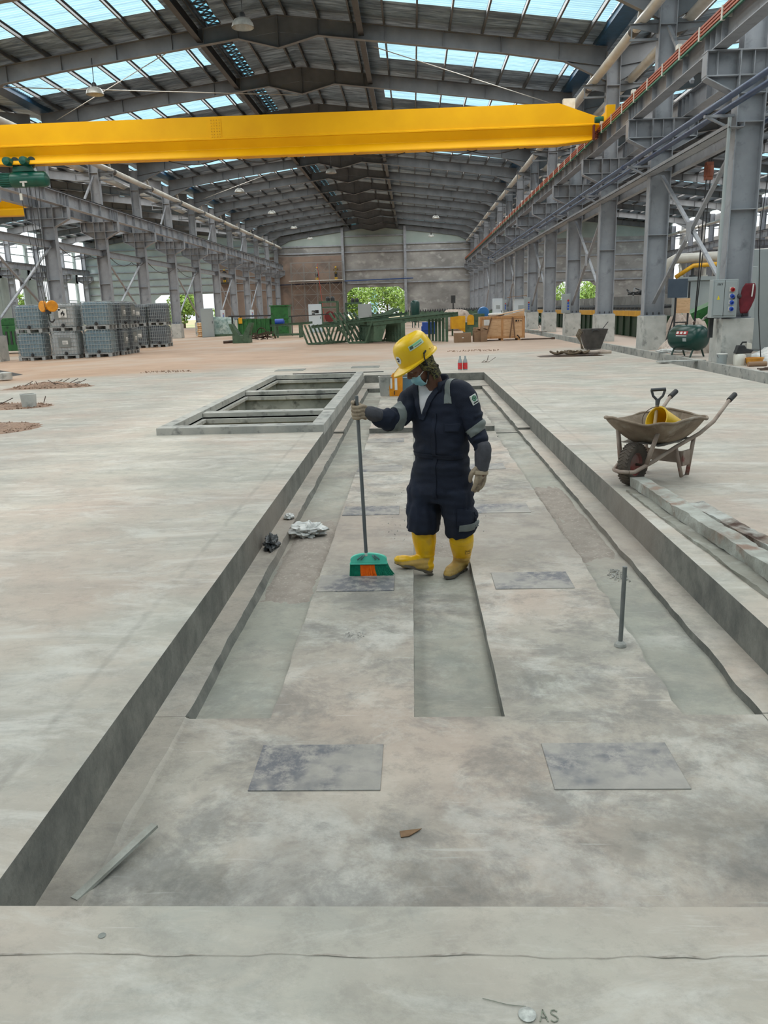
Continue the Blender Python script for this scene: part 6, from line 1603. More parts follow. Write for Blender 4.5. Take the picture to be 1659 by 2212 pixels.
def build_worker():
    ROOT = (.19,5.66,-.315)
    V = Vector
    # --- head frame: forward, side (his left), up
    F = V((-.80,-.33,-.50)).normalized(); S = V((0,0,1)).cross(F).normalized(); U = F.cross(S).normalized()
    C = V((.042,5.58,1.222))
    H = lambda a, s, u: C+F*a+S*s+U*u
    shR, elR, wrR = V((.0,5.745,.985)), V((-.135,5.57,.848)), V((-.30,5.42,.918))
    shL, elL, wrL = V((.325,5.545,1.02)), V((.418,5.505,.78)), V((.458,5.43,.575))
    # ---------------- body, one continuous skin surface
    mb = MB()
    ell(mb, H(0,0,.02), (F*.098,S*.077,U*.105)); ell(mb, H(.035,0,-.045), (F*.062,S*.058,U*.075))
    ell(mb, H(.055,0,-.085), (F*.034,S*.034,U*.032))
    limb(mb, [H(.088,0,.015),H(.112,0,-.026)], [.010,.0155], 10); ell(mb, H(.101,0,-.034), (F*.014,S*.019,U*.011))
    for s in (-1,1):
        ell(mb, H(.079,s*.03,.018), (F*.02,S*.022,U*.009)); ell(mb, H(.083,s*.031,.0), (F*.013,S*.015,U*.012)); ell(mb, H(.066,s*.046,-.03), (F*.024,S*.018,U*.02))
        ell(mb, H(-.01,s*.079,-.012), (F*.02,S*.008,U*.032))
    limb(mb, [H(.088,-.02,-.062),H(.094,0,-.062),H(.088,.02,-.062)], [.007,.009,.007], 8)
    limb(mb, [H(-.03,0,-.02), H(-.035,0,-.085), V((.138,5.64,1.08)), V((.165,5.66,1.0))], [.06,.058,.062,.08])
    ell(mb, (.17,5.66,.86), (V((.15,-.11,0)),V((.06,.08,0)),V((0,0,.2)))); ell(mb, (.18,5.66,.55), (V((.13,-.09,0)),V((.06,.07,0)),V((0,0,.24))))
    limb(mb, [(.17,5.66,1.0),shR],[.06,.05]); limb(mb, [(.17,5.66,1.0),shL],[.06,.05])
    limb(mb, [shR,elR,wrR],[.05,.04,.028]); limb(mb, [shL,elL,wrL],[.05,.04,.028])
    limb(mb, [wrR,V((-.36,5.40,.94))],[.028,.03]); limb(mb, [wrL,V((.445,5.425,.48))],[.028,.028])
    limb(mb, [(.1,5.72,.42),(.046,5.655,.06),(.058,5.67,-.2)],[.085,.05,.035]); limb(mb, [(.26,5.62,.42),(.318,5.57,.04),(.327,5.69,-.19)],[.085,.05,.033])
    skin = remesh(mb, .006, 3); skin0 = skin.copy()
    person = mesh_obj('person', skin, M_SKIN, None, ROOT); person.location = ROOT
    tag(person, 'worker in navy coverall, yellow helmet and yellow boots sweeping the pit', 'person')
    def child(name, mb_, mat, parent=person, **k): return obj(name, mb_, mat, parent, off=ROOT, **k)
    def layer(me, pred, d, name, mat, parent=person, thick=.004, planes=()):
        "cloth lying on the body, cut cleanly along the given planes (point, outward normal)"
        bm = bmesh.new(); bm.from_mesh(me)
        for co, no in planes:
            bmesh.ops.bisect_plane(bm, geom=bm.verts[:]+bm.edges[:]+bm.faces[:], plane_co=co, plane_no=no, clear_outer=True, dist=1e-6)
        bm.normal_update()
        bmesh.ops.delete(bm, geom=[f for f in bm.faces if not pred(f.calc_center_median(), f.normal)], context='FACES')
        nr = {v: v.normal.copy() for v in bm.verts}
        for v in bm.verts: v.co += nr[v]*d
        mb = MB(); bm.verts.index_update(); mb.v = [tuple(v.co) for v in bm.verts]; mb.f = [tuple(v.index for v in f.verts) for f in bm.faces]; mb.m = [0]*len(mb.f); bm.free()
        o = obj(name, mb, mat, parent, off=ROOT, smooth=True, fix=False)
        so = o.modifiers.new('thick','SOLIDIFY'); so.thickness = thick; so.offset = 1; return o
    inv = lambda p: ((p-C).dot(F), (p-C).dot(S), (p-C).dot(U))
    # ---------------- eyes, brows
    for s in (-1,1):
        mb = MB(); ell(mb, H(.0865,s*.031,-.001), (F*.010,S*.0125,U*.0075), 12); child('eye', mb, mk('eye_white', srgb(196,186,176)), smooth=True)
        mb = MB(); limb(mb, [H(.0945,s*.018,-.006),H(.0985,s*.031,-.005),H(.0935,s*.044,-.003)],[.0022,.003,.0022],6); child('eyelid', mb, M_BLACK)
        mb = MB(); limb(mb, [H(.1,s*.014,.018),H(.1,s*.031,.024),H(.088,s*.047,.02)],[.0035,.004,.002],6); child('eyebrow', mb, M_BLACK)
    # ---------------- camouflage scarf
    def is_scarf(p, n):
        a, s, u = inv(p)
        if p.z < 1.06 or u < -.125: return False
        face = a > .012 and u < .030 and (a > .03 or u < -.01)
        low = a > .0 and u < -.03
        return not face and not low and (u > -.075 or a < -.02)
    layer(skin0, is_scarf, .007, 'head_scarf', M_CAMO, thick=.006)
    mb = MB()
    for s in (-1,1):
        for k in range(3): limb(mb, [H(-.06+.02*k,s*.083,-.035-.012*k),H(-.035+.012*k,s*.086,-.012-.012*k),H(.008+.008*k,s*.082,.0-.01*k)],[.006,.009,.006],8)
    limb(mb, [H(-.09,-.04,-.06),H(-.10,0,-.07),H(-.09,.04,-.06)],[.011,.016,.011],10)
    child('scarf_folds', mb, M_CAMO, smooth=True)
    # ---------------- mask with ear loops
    def mk_pt(v, w):                                       # v across the face, w downwards
        th = (v-.5)*2.5; u = -.034-.088*w-.012*abs(v-.5)*(1-2*w); bul = .012*sin(PI*min(1,w*1.1))
        r = .094+bul-.028*w**2+.004*sin(w*19)*.4
        return H(.018+(r-.014)*cos(th*.84), (.071+.004*(1-w))*sin(th*.84)*1.02, u)
    mb = MB(); mb.grid(26,18,mk_pt); mo = child('face_mask', mb, M_MASK, smooth=True, fix=False)
    so = mo.modifiers.new('thick','SOLIDIFY'); so.thickness = .003
    mb = MB()
    for w in (.28,.5,.7): mb.tube([Vector(mk_pt(i/12,w))+F*.002 for i in range(13)],.0016,5)
    child('mask_pleats', mb, M_MASK, mo, smooth=True)
    mb = MB()
    for s in (-1,1): 
        e = [mk_pt(0 if s < 0 else 1, 0), H(.0,s*.087,-.012), H(-.008,s*.09,.008), H(-.022,s*.09,.0)]
        limb(mb, e, [.0025]*4, 6); limb(mb, [mk_pt(0 if s < 0 else 1, .95), H(-.02,s*.086,-.03), H(-.022,s*.09,.0)], [.0025]*3, 6)
    mb.tube([Vector(mk_pt(i/12,0))+F*.001 for i in range(13)],.003,6)
    child('mask_loops', mb, M_WHITEP, mo, smooth=True)
    # ---------------- helmet
    BC = H(-.008,0,.058)
    def dome(t, v, e=0.0):
        ca, sa = cos(t), sin(t); k = v**.5 if v < 1 else 1
        rr = math.sqrt(max(0,1-(1-v)**2.0)); zz = (.158+e)*(1-v**2.3)
        rx = .138+e if ca < 0 else .142+e
        return BC+F*(rx*rr*ca)+S*((.112+e)*rr*sa)+U*(zz+.004*(abs(sa) < .22)*(1-v)*(v < .9))
    mb = MB(); N = 48
    rs = [[dome(2*PI*j/N, (i+.15)/12.15) for j in range(N)] for i in range(13)]
    def brim(t, w):
        ca, sa = cos(t), sin(t); ex = .014+.05*max(0,ca)**1.5
        return BC+F*((.138 if ca < 0 else .142)*ca+ex*w*ca)+S*((.112+ex*.7*w)*sa)+U*(-.006*w-.016*max(0,ca)**1.5*w)
    rs += [[brim(2*PI*j/N, w) for j in range(N)] for w in (.5,1)]
    rs += [[brim(2*PI*j/N, w)-U*.007 for j in range(N)] for w in (1,.5)]
    rs += [[dome(2*PI*j/N, .98,-.006)-U*.006 for j in range(N)], [dome(2*PI*j/N, .7,-.008) for j in range(N)], [dome(2*PI*j/N, .3,-.008) for j in range(N)]]
    mb.rings(rs, cap=True); hat = child('helmet', mb, M_HAT, smooth='auto')
    mb = MB(); mb.rings([[brim(2*PI*j/N, 1.02)+U*.002 for j in range(N)],[brim(2*PI*j/N, 1.06)-U*.003 for j in range(N)],[brim(2*PI*j/N, 1.02)-U*.009 for j in range(N)]],cap=False); child('helmet_rim', mb, M_HAT, hat, smooth=True)
    def patch(name, t0, t1, v0, v1, mat, d, n=8): 
        mb = MB(); mb.grid(n,n,lambda a,b_: tuple(dome(t0+(t1-t0)*a, v0+(v1-v0)*b_, d))); return child(name, mb, mat, hat, smooth=True, fix=False)
    tl = PI/2                                              # his left side faces the camera
    patch('sticker', tl+.48, tl-.42, .56, .72, mk('sticker_pale', srgb(206,220,200), srgb(190,206,180), .4, 0, 20), .002)
    patch('sticker_green_print', tl+.40, tl-.36, .58, .635, mk('sticker_green', srgb(120,190,130)), .0035)
    patch('sticker_dark_print', tl-.18, tl-.37, .60, .69, mk('sticker_dark', srgb(60,80,70)), .0035)
    patch('sticker_line', tl+.36, tl-.12, .665, .69, mk('sticker_grey', srgb(110,130,110)), .0035)
    mb = MB(); cpt = (.26,.80); n = 20
    pts = [dome(cpt[0]+.21*cos(2*PI*j/n), cpt[1]+.10*sin(2*PI*j/n), .002) for j in range(n)]; mb.add(pts,[tuple(range(n))]); child('round_sticker', mb, M_WHITEP, hat, fix=False)
    patch('sticker_mark', .34, .18, .755, .845, mk('mark_navy', srgb(40,36,70)), .004, 2); patch('sticker_mark', .30, .22, .785, .815, M_WHITEP, .005, 2)
    mb = MB(); mb.tube([dome(tl+.55+.22*i/6, .93, .003) for i in range(7)],.004,6); child('helmet_slot', mb, M_HAT, hat, smooth=True)
    mb = MB(); limb(mb, [brim(tl+.12,.6)+U*.03, brim(tl+.0,1.1)+U*.0, H(-.01,.088,-.02), H(.02,.072,-.085), H(.045,.03,-.125), H(.05,0,-.128)],[.004,.0045,.007,.007,.005,.005],8); ell(mb, H(.0,.088,-.03),(F*.012,S*.006,U*.02),10)
    limb(mb, [brim(tl+.25,.5)+U*.035, brim(tl+.12,.6)+U*.03],[.006,.006],8)
    limb(mb, [brim(-tl,1.0), H(-.01,-.088,-.02), H(.02,-.072,-.085), H(.05,0,-.128)],[.004,.007,.007,.005],8)
    child('chin_strap', mb, M_BLACK, smooth=True)
    # ---------------- coverall
    mb = MB()
    ax = V((.80,-.60,0)); fw = V((-.60,-.80,0))
    # each: centre x, y, z, half width along shoulder axis, half depth
    T = [(.165,5.665,1.075,.07,.06),(.165,5.66,1.045,.145,.085),(.165,5.655,1.0,.20,.115),(.17,5.65,.92,.215,.135),(.175,5.645,.83,.212,.142),(.178,5.64,.74,.205,.148),(.18,5.64,.66,.205,.150),
         (.18,5.645,.60,.197,.140),(.182,5.65,.55,.208,.150),(.182,5.655,.48,.222,.160),(.178,5.665,.40,.225,.165),(.17,5.67,.32,.215,.16),(.165,5.67,.25,.19,.14)]
    rs = []
    for x,y,z,a,d in T:
        r = []
        for j in range(36):
            t = 2*PI*j/36; ca, sa = cos(t), sin(t); e = .82
            r.append(V((x,y,z))+ax*(a*abs(ca)**e*(1 if ca > 0 else -1))+fw*(d*abs(sa)**e*(1 if sa > 0 else -1)))
        rs.append(r)
    mb.rings(rs)
    limb(mb, [(.1,5.68,1.02),shR,(-.085,5.64,.885),elR,(-.22,5.49,.872),(-.275,5.44,.905)],[.085,.088,.080,.082,.070,.044])
    limb(mb, [(.24,5.61,1.035),shL,(.385,5.51,.895),elL,(.443,5.465,.68),(.452,5.445,.645)],[.085,.088,.078,.070,.060,.042])
    limb(mb, [(.085,5.725,.42),(.06,5.70,.25),(.045,5.66,.12),(.036,5.66,.03)],[.135,.132,.124,.120],flat=True)
    limb(mb, [(.265,5.60,.42),(.29,5.575,.25),(.315,5.555,.12),(.314,5.57,.025)],[.13,.124,.114,.108],flat=True)
    cov = remesh(mb, .0095, 6)
    # cloth folds
    def fold(p):
        d = 0
        arm = (p.x < -.06 and p.z > .78) or (p.x > .40 and p.z < .9)
        k = 1.0
        if .50 < p.z < .70: k = 1.5
        q = V((p.x*5,p.y*5,p.z*11))
        d += .012*k*mnoise.noise(q)+.007*k*mnoise.noise(V((p.x*11,p.y*11,p.z*26)))
        if arm:
            ln = V((-1,0,0)) if p.x < 0 else V((0,0,1)); s_ = p.dot(ln)
            d += .0065*sin(s_*80+5*mnoise.noise(p*9))
        if p.z < .35: d += .011*mnoise.noise(V((p.x*22,p.y*22,p.z*5)))
        d += .004*sin((p.z-.6)*70)*math.exp(-((p.z-.6)/.06)**2)*(1 if .0 < p.x < .4 else 0)
        return d
    cov.update()
    nr = [v.normal.copy() for v in cov.vertices]
    for v, n_ in zip(cov.vertices, nr):
        v.co += n_*fold(v.co)
        if v.co.z < .14 and v.co.x > .17: v.co.z += .28*(v.co.x-.31)*(1-max(0,v.co.z)/.14)
    cov.update(); cov0 = cov.copy()
    suit = mesh_obj('coverall', cov, M_NAVY, person, ROOT)
    def band(name, A, B, t0, t1, rmax, tilt=V((0,0,0)), cond=None):
        A = V(A); B = V(B); d = (B-A); L = d.length; d = (d/L+tilt).normalized()
        pr = lambda p, n: ((p-A)-d*((p-A).dot(d))).length < rmax and (cond is None or cond(p))
        return layer(cov0, pr, .002, name, M_TAPE, suit, .002, [(A+d*(t0*L),-d),(A+d*(t1*L),d)])
    band('reflective_tape', shL, elL, .86, 1.08, .13, V((.12,0,.25)), lambda p: p.x > .30)
    band('reflective_tape', elR, wrR, -.08, .20, .14, V((.2,0,.0)), lambda p: p.x < -.03)
    sc_, sn_ = V((.262,5.57,1.05)), V((.80,-.60,.25)).normalized()
    layer(cov0, lambda p,n: n.z > .05 and (p-sc_).length < .15, .002, 'reflective_tape', M_TAPE, suit, .002, [(sc_+sn_*.022,sn_),(sc_-sn_*.022,-sn_),(V((0,0,.965)),V((0,0,-1)))])
    kn = V((-.12,0,1)).normalized(); kc = V((.36,5.5,.1))
    layer(cov0, lambda p,n: n.y < .1, .009, 'reflective_tape', M_TAPE, suit, .002, [(kc+kn*.024,kn),(kc-kn*.024,-kn),(V((.285,5.5,0)),V((-1,0,.1)).normalized())])
    ZP = lambda a, b_: [(V((0,0,b_)),V((0,0,1))),(V((0,0,a)),V((0,0,-1)))]
    XP = lambda a, b_: [(V((b_,0,0)),V((1,0,0))),(V((a,0,0)),V((-1,0,0)))]
    layer(cov0, lambda p,n: n.dot(fw) > .3 and n.y < -.3, .006, 'thigh_pocket', M_NAVY, suit, .004, ZP(.10,.235)+XP(.28,.42))
    layer(cov0, lambda p,n: n.dot(fw) > .45, .004, 'chest_pocket_flap', M_NAVY, suit, .004, ZP(.775,.83)+XP(.20,.31))
    layer(cov0, lambda p,n: n.dot(fw) > .1 and p.x > -.02, .003, 'waist_band', M_NAVY, suit, .003, ZP(.580,.612))
    pc0 = V((.125,5.5,.8))
    layer(cov0, lambda p,n: n.dot(fw) > .35, .003, 'front_placket', M_NAVY, suit, .003, ZP(.30,.90)+[(pc0+ax*.016,ax),(pc0-ax*.016,-ax)])
    # open neck with tee: planes through the foot of the V
    vb = V((.165,5.66,.87))-ax*.035
    vp = lambda s, k, o_: (vb+ax*(s*o_), (ax*s-V((0,0,k))).normalized())
    layer(cov0, lambda p,n: n.dot(fw) > .0, .003, 'white_tee', M_TEE, suit, .002, [vp(1,.34,.005),vp(-1,.34,.005)]+ZP(.86,1.09))
    for s_ in (-1,1):
        q0 = vp(s_,.36,-.004); q1 = vp(s_,.44,.030)
        layer(cov0, lambda p,n: n.dot(fw) > -.3 and (p-V((.165,5.66,p.z))).length < .2, .007, 'lapel', M_NAVY, suit, .005, [(q0[0],-q0[1]),q1]+ZP(.845,1.085))
    mb = MB()
    rs = []
    for k, (z, f) in enumerate(((1.04,1.28),(1.075,1.2),(1.115,1.16),(1.128,1.22),(1.10,1.34),(1.055,1.48))):
        r = []
        for j in range(30):
            t = math.radians(-90+48) + math.radians(360-96)*j/29 + PI
            t = PI/2+math.radians(42)+math.radians(276)*j/29
            back = (1-sin(t))/2
            r.append(V((.148,5.645,z+.022*back-.03*(1-back)))+ax*(.075*f*cos(t))+fw*(.068*f*sin(t)))
        rs.append(r)
    n = 30; vs = [p for r in rs for p in r]; mb.add(vs,[(a*n+j,a*n+j+1,(a+1)*n+j+1,(a+1)*n+j) for a in range(len(rs)-1) for j in range(n-1)])
    o = child('collar', mb, M_NAVY, suit, smooth=True); so = o.modifiers.new('thick','SOLIDIFY'); so.thickness = .005
    # sleeve patch with green cogged cross
    n_ = V((.62,-.78,.15)).normalized(); e1 = V((-.35,-.1,.9)); e1 = (e1-n_*e1.dot(n_)).normalized(); e0 = e1.cross(n_)
    best = max(cov0.vertices, key=lambda v: (v.co-V((.372,5.5,.985))).dot(n_)-3*((v.co-V((.372,5.5,.985)))-n_*((v.co-V((.372,5.5,.985))).dot(n_))).length)
    pc = best.co+n_*.007
    Q = lambda a, b_, c=0: pc+e0*a+e1*b_+n_*c
    mb = MB(); mb.add([Q(-.026,-.032),Q(.026,-.032),Q(.026,.032),Q(-.026,.032),Q(-.026,-.032,-.012),Q(.026,-.032,-.012),Q(.026,.032,-.012),Q(-.026,.032,-.012)],[(0,1,2,3),(4,7,6,5),(0,4,5,1),(1,5,6,2),(2,6,7,3),(3,7,4,0)])
    pt = child('sleeve_patch', mb, M_WHITEP, suit)
    MG = mk('patch_green', srgb(40,120,84)); mb = MB()
    mb.tube([Q(.0155*cos(2*PI*j/20),.009+.0155*sin(2*PI*j/20),.001) for j in range(20)],.0032,6,closed=True)
    for j in range(10): a = 2*PI*j/10; mb.bar(Q(.016*cos(a),.009+.016*sin(a),.001),Q(.021*cos(a),.009+.021*sin(a),.001),.005,.003,n_)
    mb.bar(Q(-.009,.009,.001),Q(.009,.009,.001),.006,.003,n_); mb.bar(Q(0,.0,.001),Q(0,.018,.001),.006,.003,n_); child('patch_emblem', mb, MG, pt)
    mb = MB(); [mb.bar(Q(-.019+.0085*k,-.021,.001),Q(-.0125+.0085*k,-.021,.001),.008,.002,n_) for k in range(5)]; child('patch_lettering', mb, M_BLACK, pt)
    # ---------------- boots
    def boot(top, ank, heel, toe, zt, lift, mark):
        mb = MB(); top = V(top); ank = V(ank); heel = V(heel); toe = V(toe)
        limb(mb, [top, top.lerp(ank,.35), top.lerp(ank,.72), ank],[.090,.086,.071,.060],20)
        mid = heel.lerp(toe,.5); d = (toe-heel).normalized()
        limb(mb, [heel+d*.035+V((0,0,.045)), heel.lerp(toe,.45)+V((0,0,.046)), heel.lerp(toe,.75)+V((0,0,.036)), toe-d*.035+V((0,0,.034))],[.046,.048,.048,.037],18)
        limb(mb, [ank, heel+d*.05+V((0,0,.06))],[.059,.053]); limb(mb, [ank, heel.lerp(toe,.5)+V((0,0,.055))],[.053,.043])
        me = remesh(mb, .0065, 5)
        for v in me.vertices:
            for zz in (top.z-.035, top.z-.05):
                v.co += v.normal*.0025*math.exp(-((v.co.z-zz)/.004)**2)
            v.co += v.normal*.0025*mnoise.noise(v.co*24)+v.normal*(.004*sin(v.co.z*150) if abs(v.co.z-ank.z) < .05 else 0)*.5
        me.update(); me0 = me.copy()
        bo = mesh_obj('rubber_boot', me, [M_BOOTY, M_BOOTD], person, ROOT)
        for p in bo.data.polygons:
            c = p.center+V(ROOT); p.material_index = 1 if (c-heel).dot(d) > .075+.02*mnoise.noise(c*14) and c.z < ank.z+.03 or c.z < heel.z+.045 else 0
        # sole following the foot outline
        mb = MB(); sd = V((0,0,1)).cross(d).normalized(); un = d.cross(sd); 
        if un.z < 0: un = -un
        L = (toe-heel).length
        outl = [(0,.0),(.01,.025),(.06,.036),(.13,.036),(.2,.047),(.25,.045),(L-.01,.024),(L+.008,0),(L-.01,-.024),(.25,-.045),(.2,-.047),(.13,-.036),(.06,-.036),(.01,-.025)]
        lo = [heel+d*a+sd*b_+un*.0 for a,b_ in outl]; hi = [heel+d*a*1.0+sd*b_*1.03+un*.024 for a,b_ in outl]
        mb.rings([lo,hi]); child('boot_sole', mb, M_SOLE, bo, bevel=.004)
        mb = MB(); mb.add([heel+d*a+sd*b_-un*.008+V((0,0,0)) for a,b_ in ((.0,.028),(.07,.034),(.07,-.034),(.0,-.028))]+[heel+d*a+sd*b_+un*.004 for a,b_ in ((.0,.028),(.07,.034),(.07,-.034),(.0,-.028))],[(3,2,1,0),(4,5,6,7),(0,1,5,4),(1,2,6,5),(2,3,7,6),(3,0,4,7)]); child('boot_heel', mb, M_SOLE, bo)
        if mark:
            mb = MB()
            vv = [v for v in me0.vertices]
            tgt = V((.372,5.53,-.105)); nn = V((.55,-.83,0)).normalized()
            q = max(vv, key=lambda v: (v.co-tgt).dot(nn)-4*((v.co-tgt)-nn*((v.co-tgt).dot(nn))).length).co+nn*.002
            a0 = nn.cross(V((0,0,1))).normalized()*-1; b0 = V((0,0,1))
            R_ = lambda a,b_: q+a0*a+b0*b_
            for p_, q_ in (((-.022,-.018),(.022,-.018)),((.022,-.018),(.022,.018)),((.022,.018),(-.022,.018)),((-.022,.018),(-.022,-.018)),((-.016,-.008),(-.008,.006)),((-.008,.006),(-.002,-.008)),((.004,-.008),(.004,.006)),((.012,-.008),(.012,.006)),((.004,-.001),(.012,-.001)),((-.012,.024),(.012,.026))): mb.bar(R_(*p_),R_(*q_),.0028,.002,nn)
            child('boot_stamp', mb, mk('stamp_brown', srgb(120,92,20)), bo)
        return bo
    boot((.048,5.655,.02),(.062,5.675,-.205),(.105,5.66,-.306),(-.165,5.56,-.195),0,0,False)
    boot((.318,5.575,.0),(.328,5.70,-.21),(.352,5.775,-.307),(.205,5.525,-.307),0,0,True)
    # ---------------- gloves
    # right hand: fist round the broom pole
    PT, PB = V((-.388,5.372,1.045)), V((-.364,5.44,-.09)); pd = (PT-PB).normalized()
    pole = lambda z: PB+pd*((z-PB.z)/pd.z)
    mb = MB()
    for k, (z, r, a1) in enumerate(((.975,.0125,3.5),(.951,.0135,3.75),(.926,.013,3.7),(.903,.0115,3.5))):
        c = pole(z); q = []
        for i in range(9):
            a = -.35-(a1)*i/8                              # from the back of the hand, round the front, to the palm
            q.append(c+V((cos(a),sin(a),0))*(.0285+.003*(i in (2,5)))+V((0,0,-.006*sin(i*.5))))
        limb(mb, q, [r*1.05,r*1.1,r*1.12,r*1.02,r*1.1,r*1.05,r,r*.95,r*.8], 10, 3)
        limb(mb, [q[0], V((-.335,5.405,z-.01))],[r*1.1,.016],10)
    limb(mb, [V((-.345,5.415,.955)),pole(.985)+V((.0,.034,0)),pole(1.0)+V((-.028,.012,.0)),pole(1.005)+V((-.026,-.02,-.006))],[.02,.017,.015,.012],12,3)
    ell(mb, (-.343,5.412,.938), (V((.026,-.012,0)),V((.01,.022,0)),V((0,0,.045)))); limb(mb, [V((-.345,5.41,.935)),V((-.30,5.425,.92))],[.032,.036])
    me = remesh(mb, .0042, 2); mesh_obj('work_glove', me, M_GLOVE, person, ROOT)
    mb = MB(); limb(mb, [V((-.325,5.415,.93)),V((-.298,5.43,.918)),V((-.262,5.452,.902))],[.041,.05,.053],18); me = remesh(mb, .006, 3)
    for v in me.vertices: v.co += v.normal*.004*mnoise.noise(v.co*30)
    mesh_obj('glove_cuff', me, M_CUFF, person, ROOT)
    # left hand hanging, fingers a little curled
    mb = MB()
    w = V((.452,5.435,.535)); dn = V((-.10,-.10,-1)).normalized(); pn = V((-.55,.62,.0)); pn = (pn-dn*pn.dot(dn)).normalized(); wd = dn.cross(pn)
    G = lambda a, b_, c: w+dn*a+wd*b_+pn*c
    ell(mb, G(.05,0,.0), (dn*.062,wd*.053,pn*.028)); limb(mb, [G(-.03,0,0),G(.02,0,0)],[.041,.04])
    for b_, L, r in ((-.039,.084,.0138),(-.013,.096,.0145),(.014,.089,.0142),(.039,.070,.0125)):
        limb(mb, [G(.08,b_,0),G(.104,b_*1.03,.004),G(.104+L*.42,b_*1.05,.014),G(.104+L*.74,b_*1.03,.03)],[r*1.15,r*1.1,r,r*.85],10,3)
    limb(mb, [G(.014,-.036,.01),G(.045,-.06,.026),G(.078,-.062,.038),G(.106,-.052,.046)],[.02,.0185,.016,.0135],10,3)
    me = remesh(mb, .0042, 2); mesh_obj('work_glove', me, M_GLOVE, person, ROOT)
    mb = MB(); limb(mb, [G(-.125,0,0),G(-.06,0,0),G(.0,0,0)],[.057,.058,.049],18); me = remesh(mb, .006, 3)
    for v in me.vertices: v.co += v.normal*.004*mnoise.noise(v.co*26)
    mesh_obj('glove_cuff', me, M_CUFF, person, ROOT)
    mb = MB(); rs = [[G(a,0,0)+wd*(f*.054*cos(2*PI*j/24))+pn*(f*.034*sin(2*PI*j/24)) for j in range(24)] for a, f in ((.028,1.02),(.03,1.07),(.052,1.09),(.054,1.03))]; mb.rings(rs, cap=False); child('knuckle_strap', mb, mk('strap_tan', srgb(170,154,132), None, .8), smooth='auto')
    # ---------------- broom
    bt = thing('broom', 'broom with grey pole, mint head and green and orange bristles held by the worker', 'broom', (-.33,5.43,-.24))
    bo = (-.33,5.43,-.24)
    mb = MB(); mb.tube([PB+pd*(i/10)*(PT-PB).length for i in range(11)],.0125,14); obj('pole', mb, mk('pole_grey', srgb(98,104,108), srgb(114,118,120), .4, .3, 4), bt, off=bo, smooth='auto')
    mb = MB(); mb.tube([PB-pd*.06,PB+pd*.02],[.017,.015],14); mb.tube([PB+pd*.0,PB+pd*.012],.02,14); obj('pole_socket', mb, M_WHITE, bt, off=bo, smooth='auto')
    MINT = mk('broom_mint', srgb(92,204,178), srgb(82,192,166), .4, 0, 5)
    mb = MB(); cb = V((-.348,5.437,-.14)); nseg = 24
    for_t = []
    out = [(-.131,0),(-.127,.014)]+[(.131*cos(PI-PI*i/nseg)*(1 if True else 1), .014+.055*sin(PI*i/nseg)**.8) for i in range(1,nseg)]+[(.127,.014),(.131,0)]
    a_ = [cb+V((x,-.012-.012*(1-min(1,z/.06)),z)) for x,z in out]; c_ = [cb+V((x,.012+.012*(1-min(1,z/.06)),z)) for x,z in out]
    mb.rings([a_,c_]); hd = obj('head_shell', mb, MINT, bt, off=bo, bevel=.004)
    mb = MB(); mb.cbox(tuple(cb+V((0,0,-.006))),(.268,.052,.014)); obj('head_rim', mb, MINT, hd, off=bo, bevel=.004)
    mb = MB()
    for x in (-.075,-.05,.05,.075): mb.tube([cb+V((x*.55,-.023,.058)),cb+V((x*.8,-.026,.042)),cb+V((x*1.05,-.028,.026))],.0045,6)
    obj('head_slots', mb, mk('slot_grey', srgb(96,116,120)), hd, off=bo, smooth=True)
    random.seed(11)
    for nm, x0, x1, mt in (('green_bristles',-.13,-.062,mk('bristle_green', srgb(26,138,108), srgb(18,116,92), .5, 0, 40)),('orange_bristles',-.06,.040,mk('bristle_orange', srgb(255,128,30), srgb(244,110,20), .5, 0, 40)),('green_bristles',.042,.13,mk('bristle_green', srgb(26,138,108), srgb(18,116,92), .5, 0, 40))):
        mb = MB()
        for i in range(90):
            x = x0+(x1-x0)*i/89; 
            for y in (-.016,0,.016):
                xx = x+rnd(-.002,.002); t_ = (xx+.13)/.26
                b0 = cb+V((xx,y,-.01)); b1 = cb+V((xx*1.0-.105+(-.105)*0+ (xx-(-.131))*.07 + .113*1.0*t_*.45 + .095 - .0, y*1.4+rnd(-.006,.006), -.099+rnd(-.004,.001)))
                b1.x = cb.x+xx+(-.004+.052*t_*t_)+rnd(-.003,.003)
                m_ = b0.lerp(b1,.5)+V((-.006*t_,0,0)); mb.tube([b0,m_,b1],.0019,4)
        obj(nm, mb, mt, bt, off=bo)
build_worker()

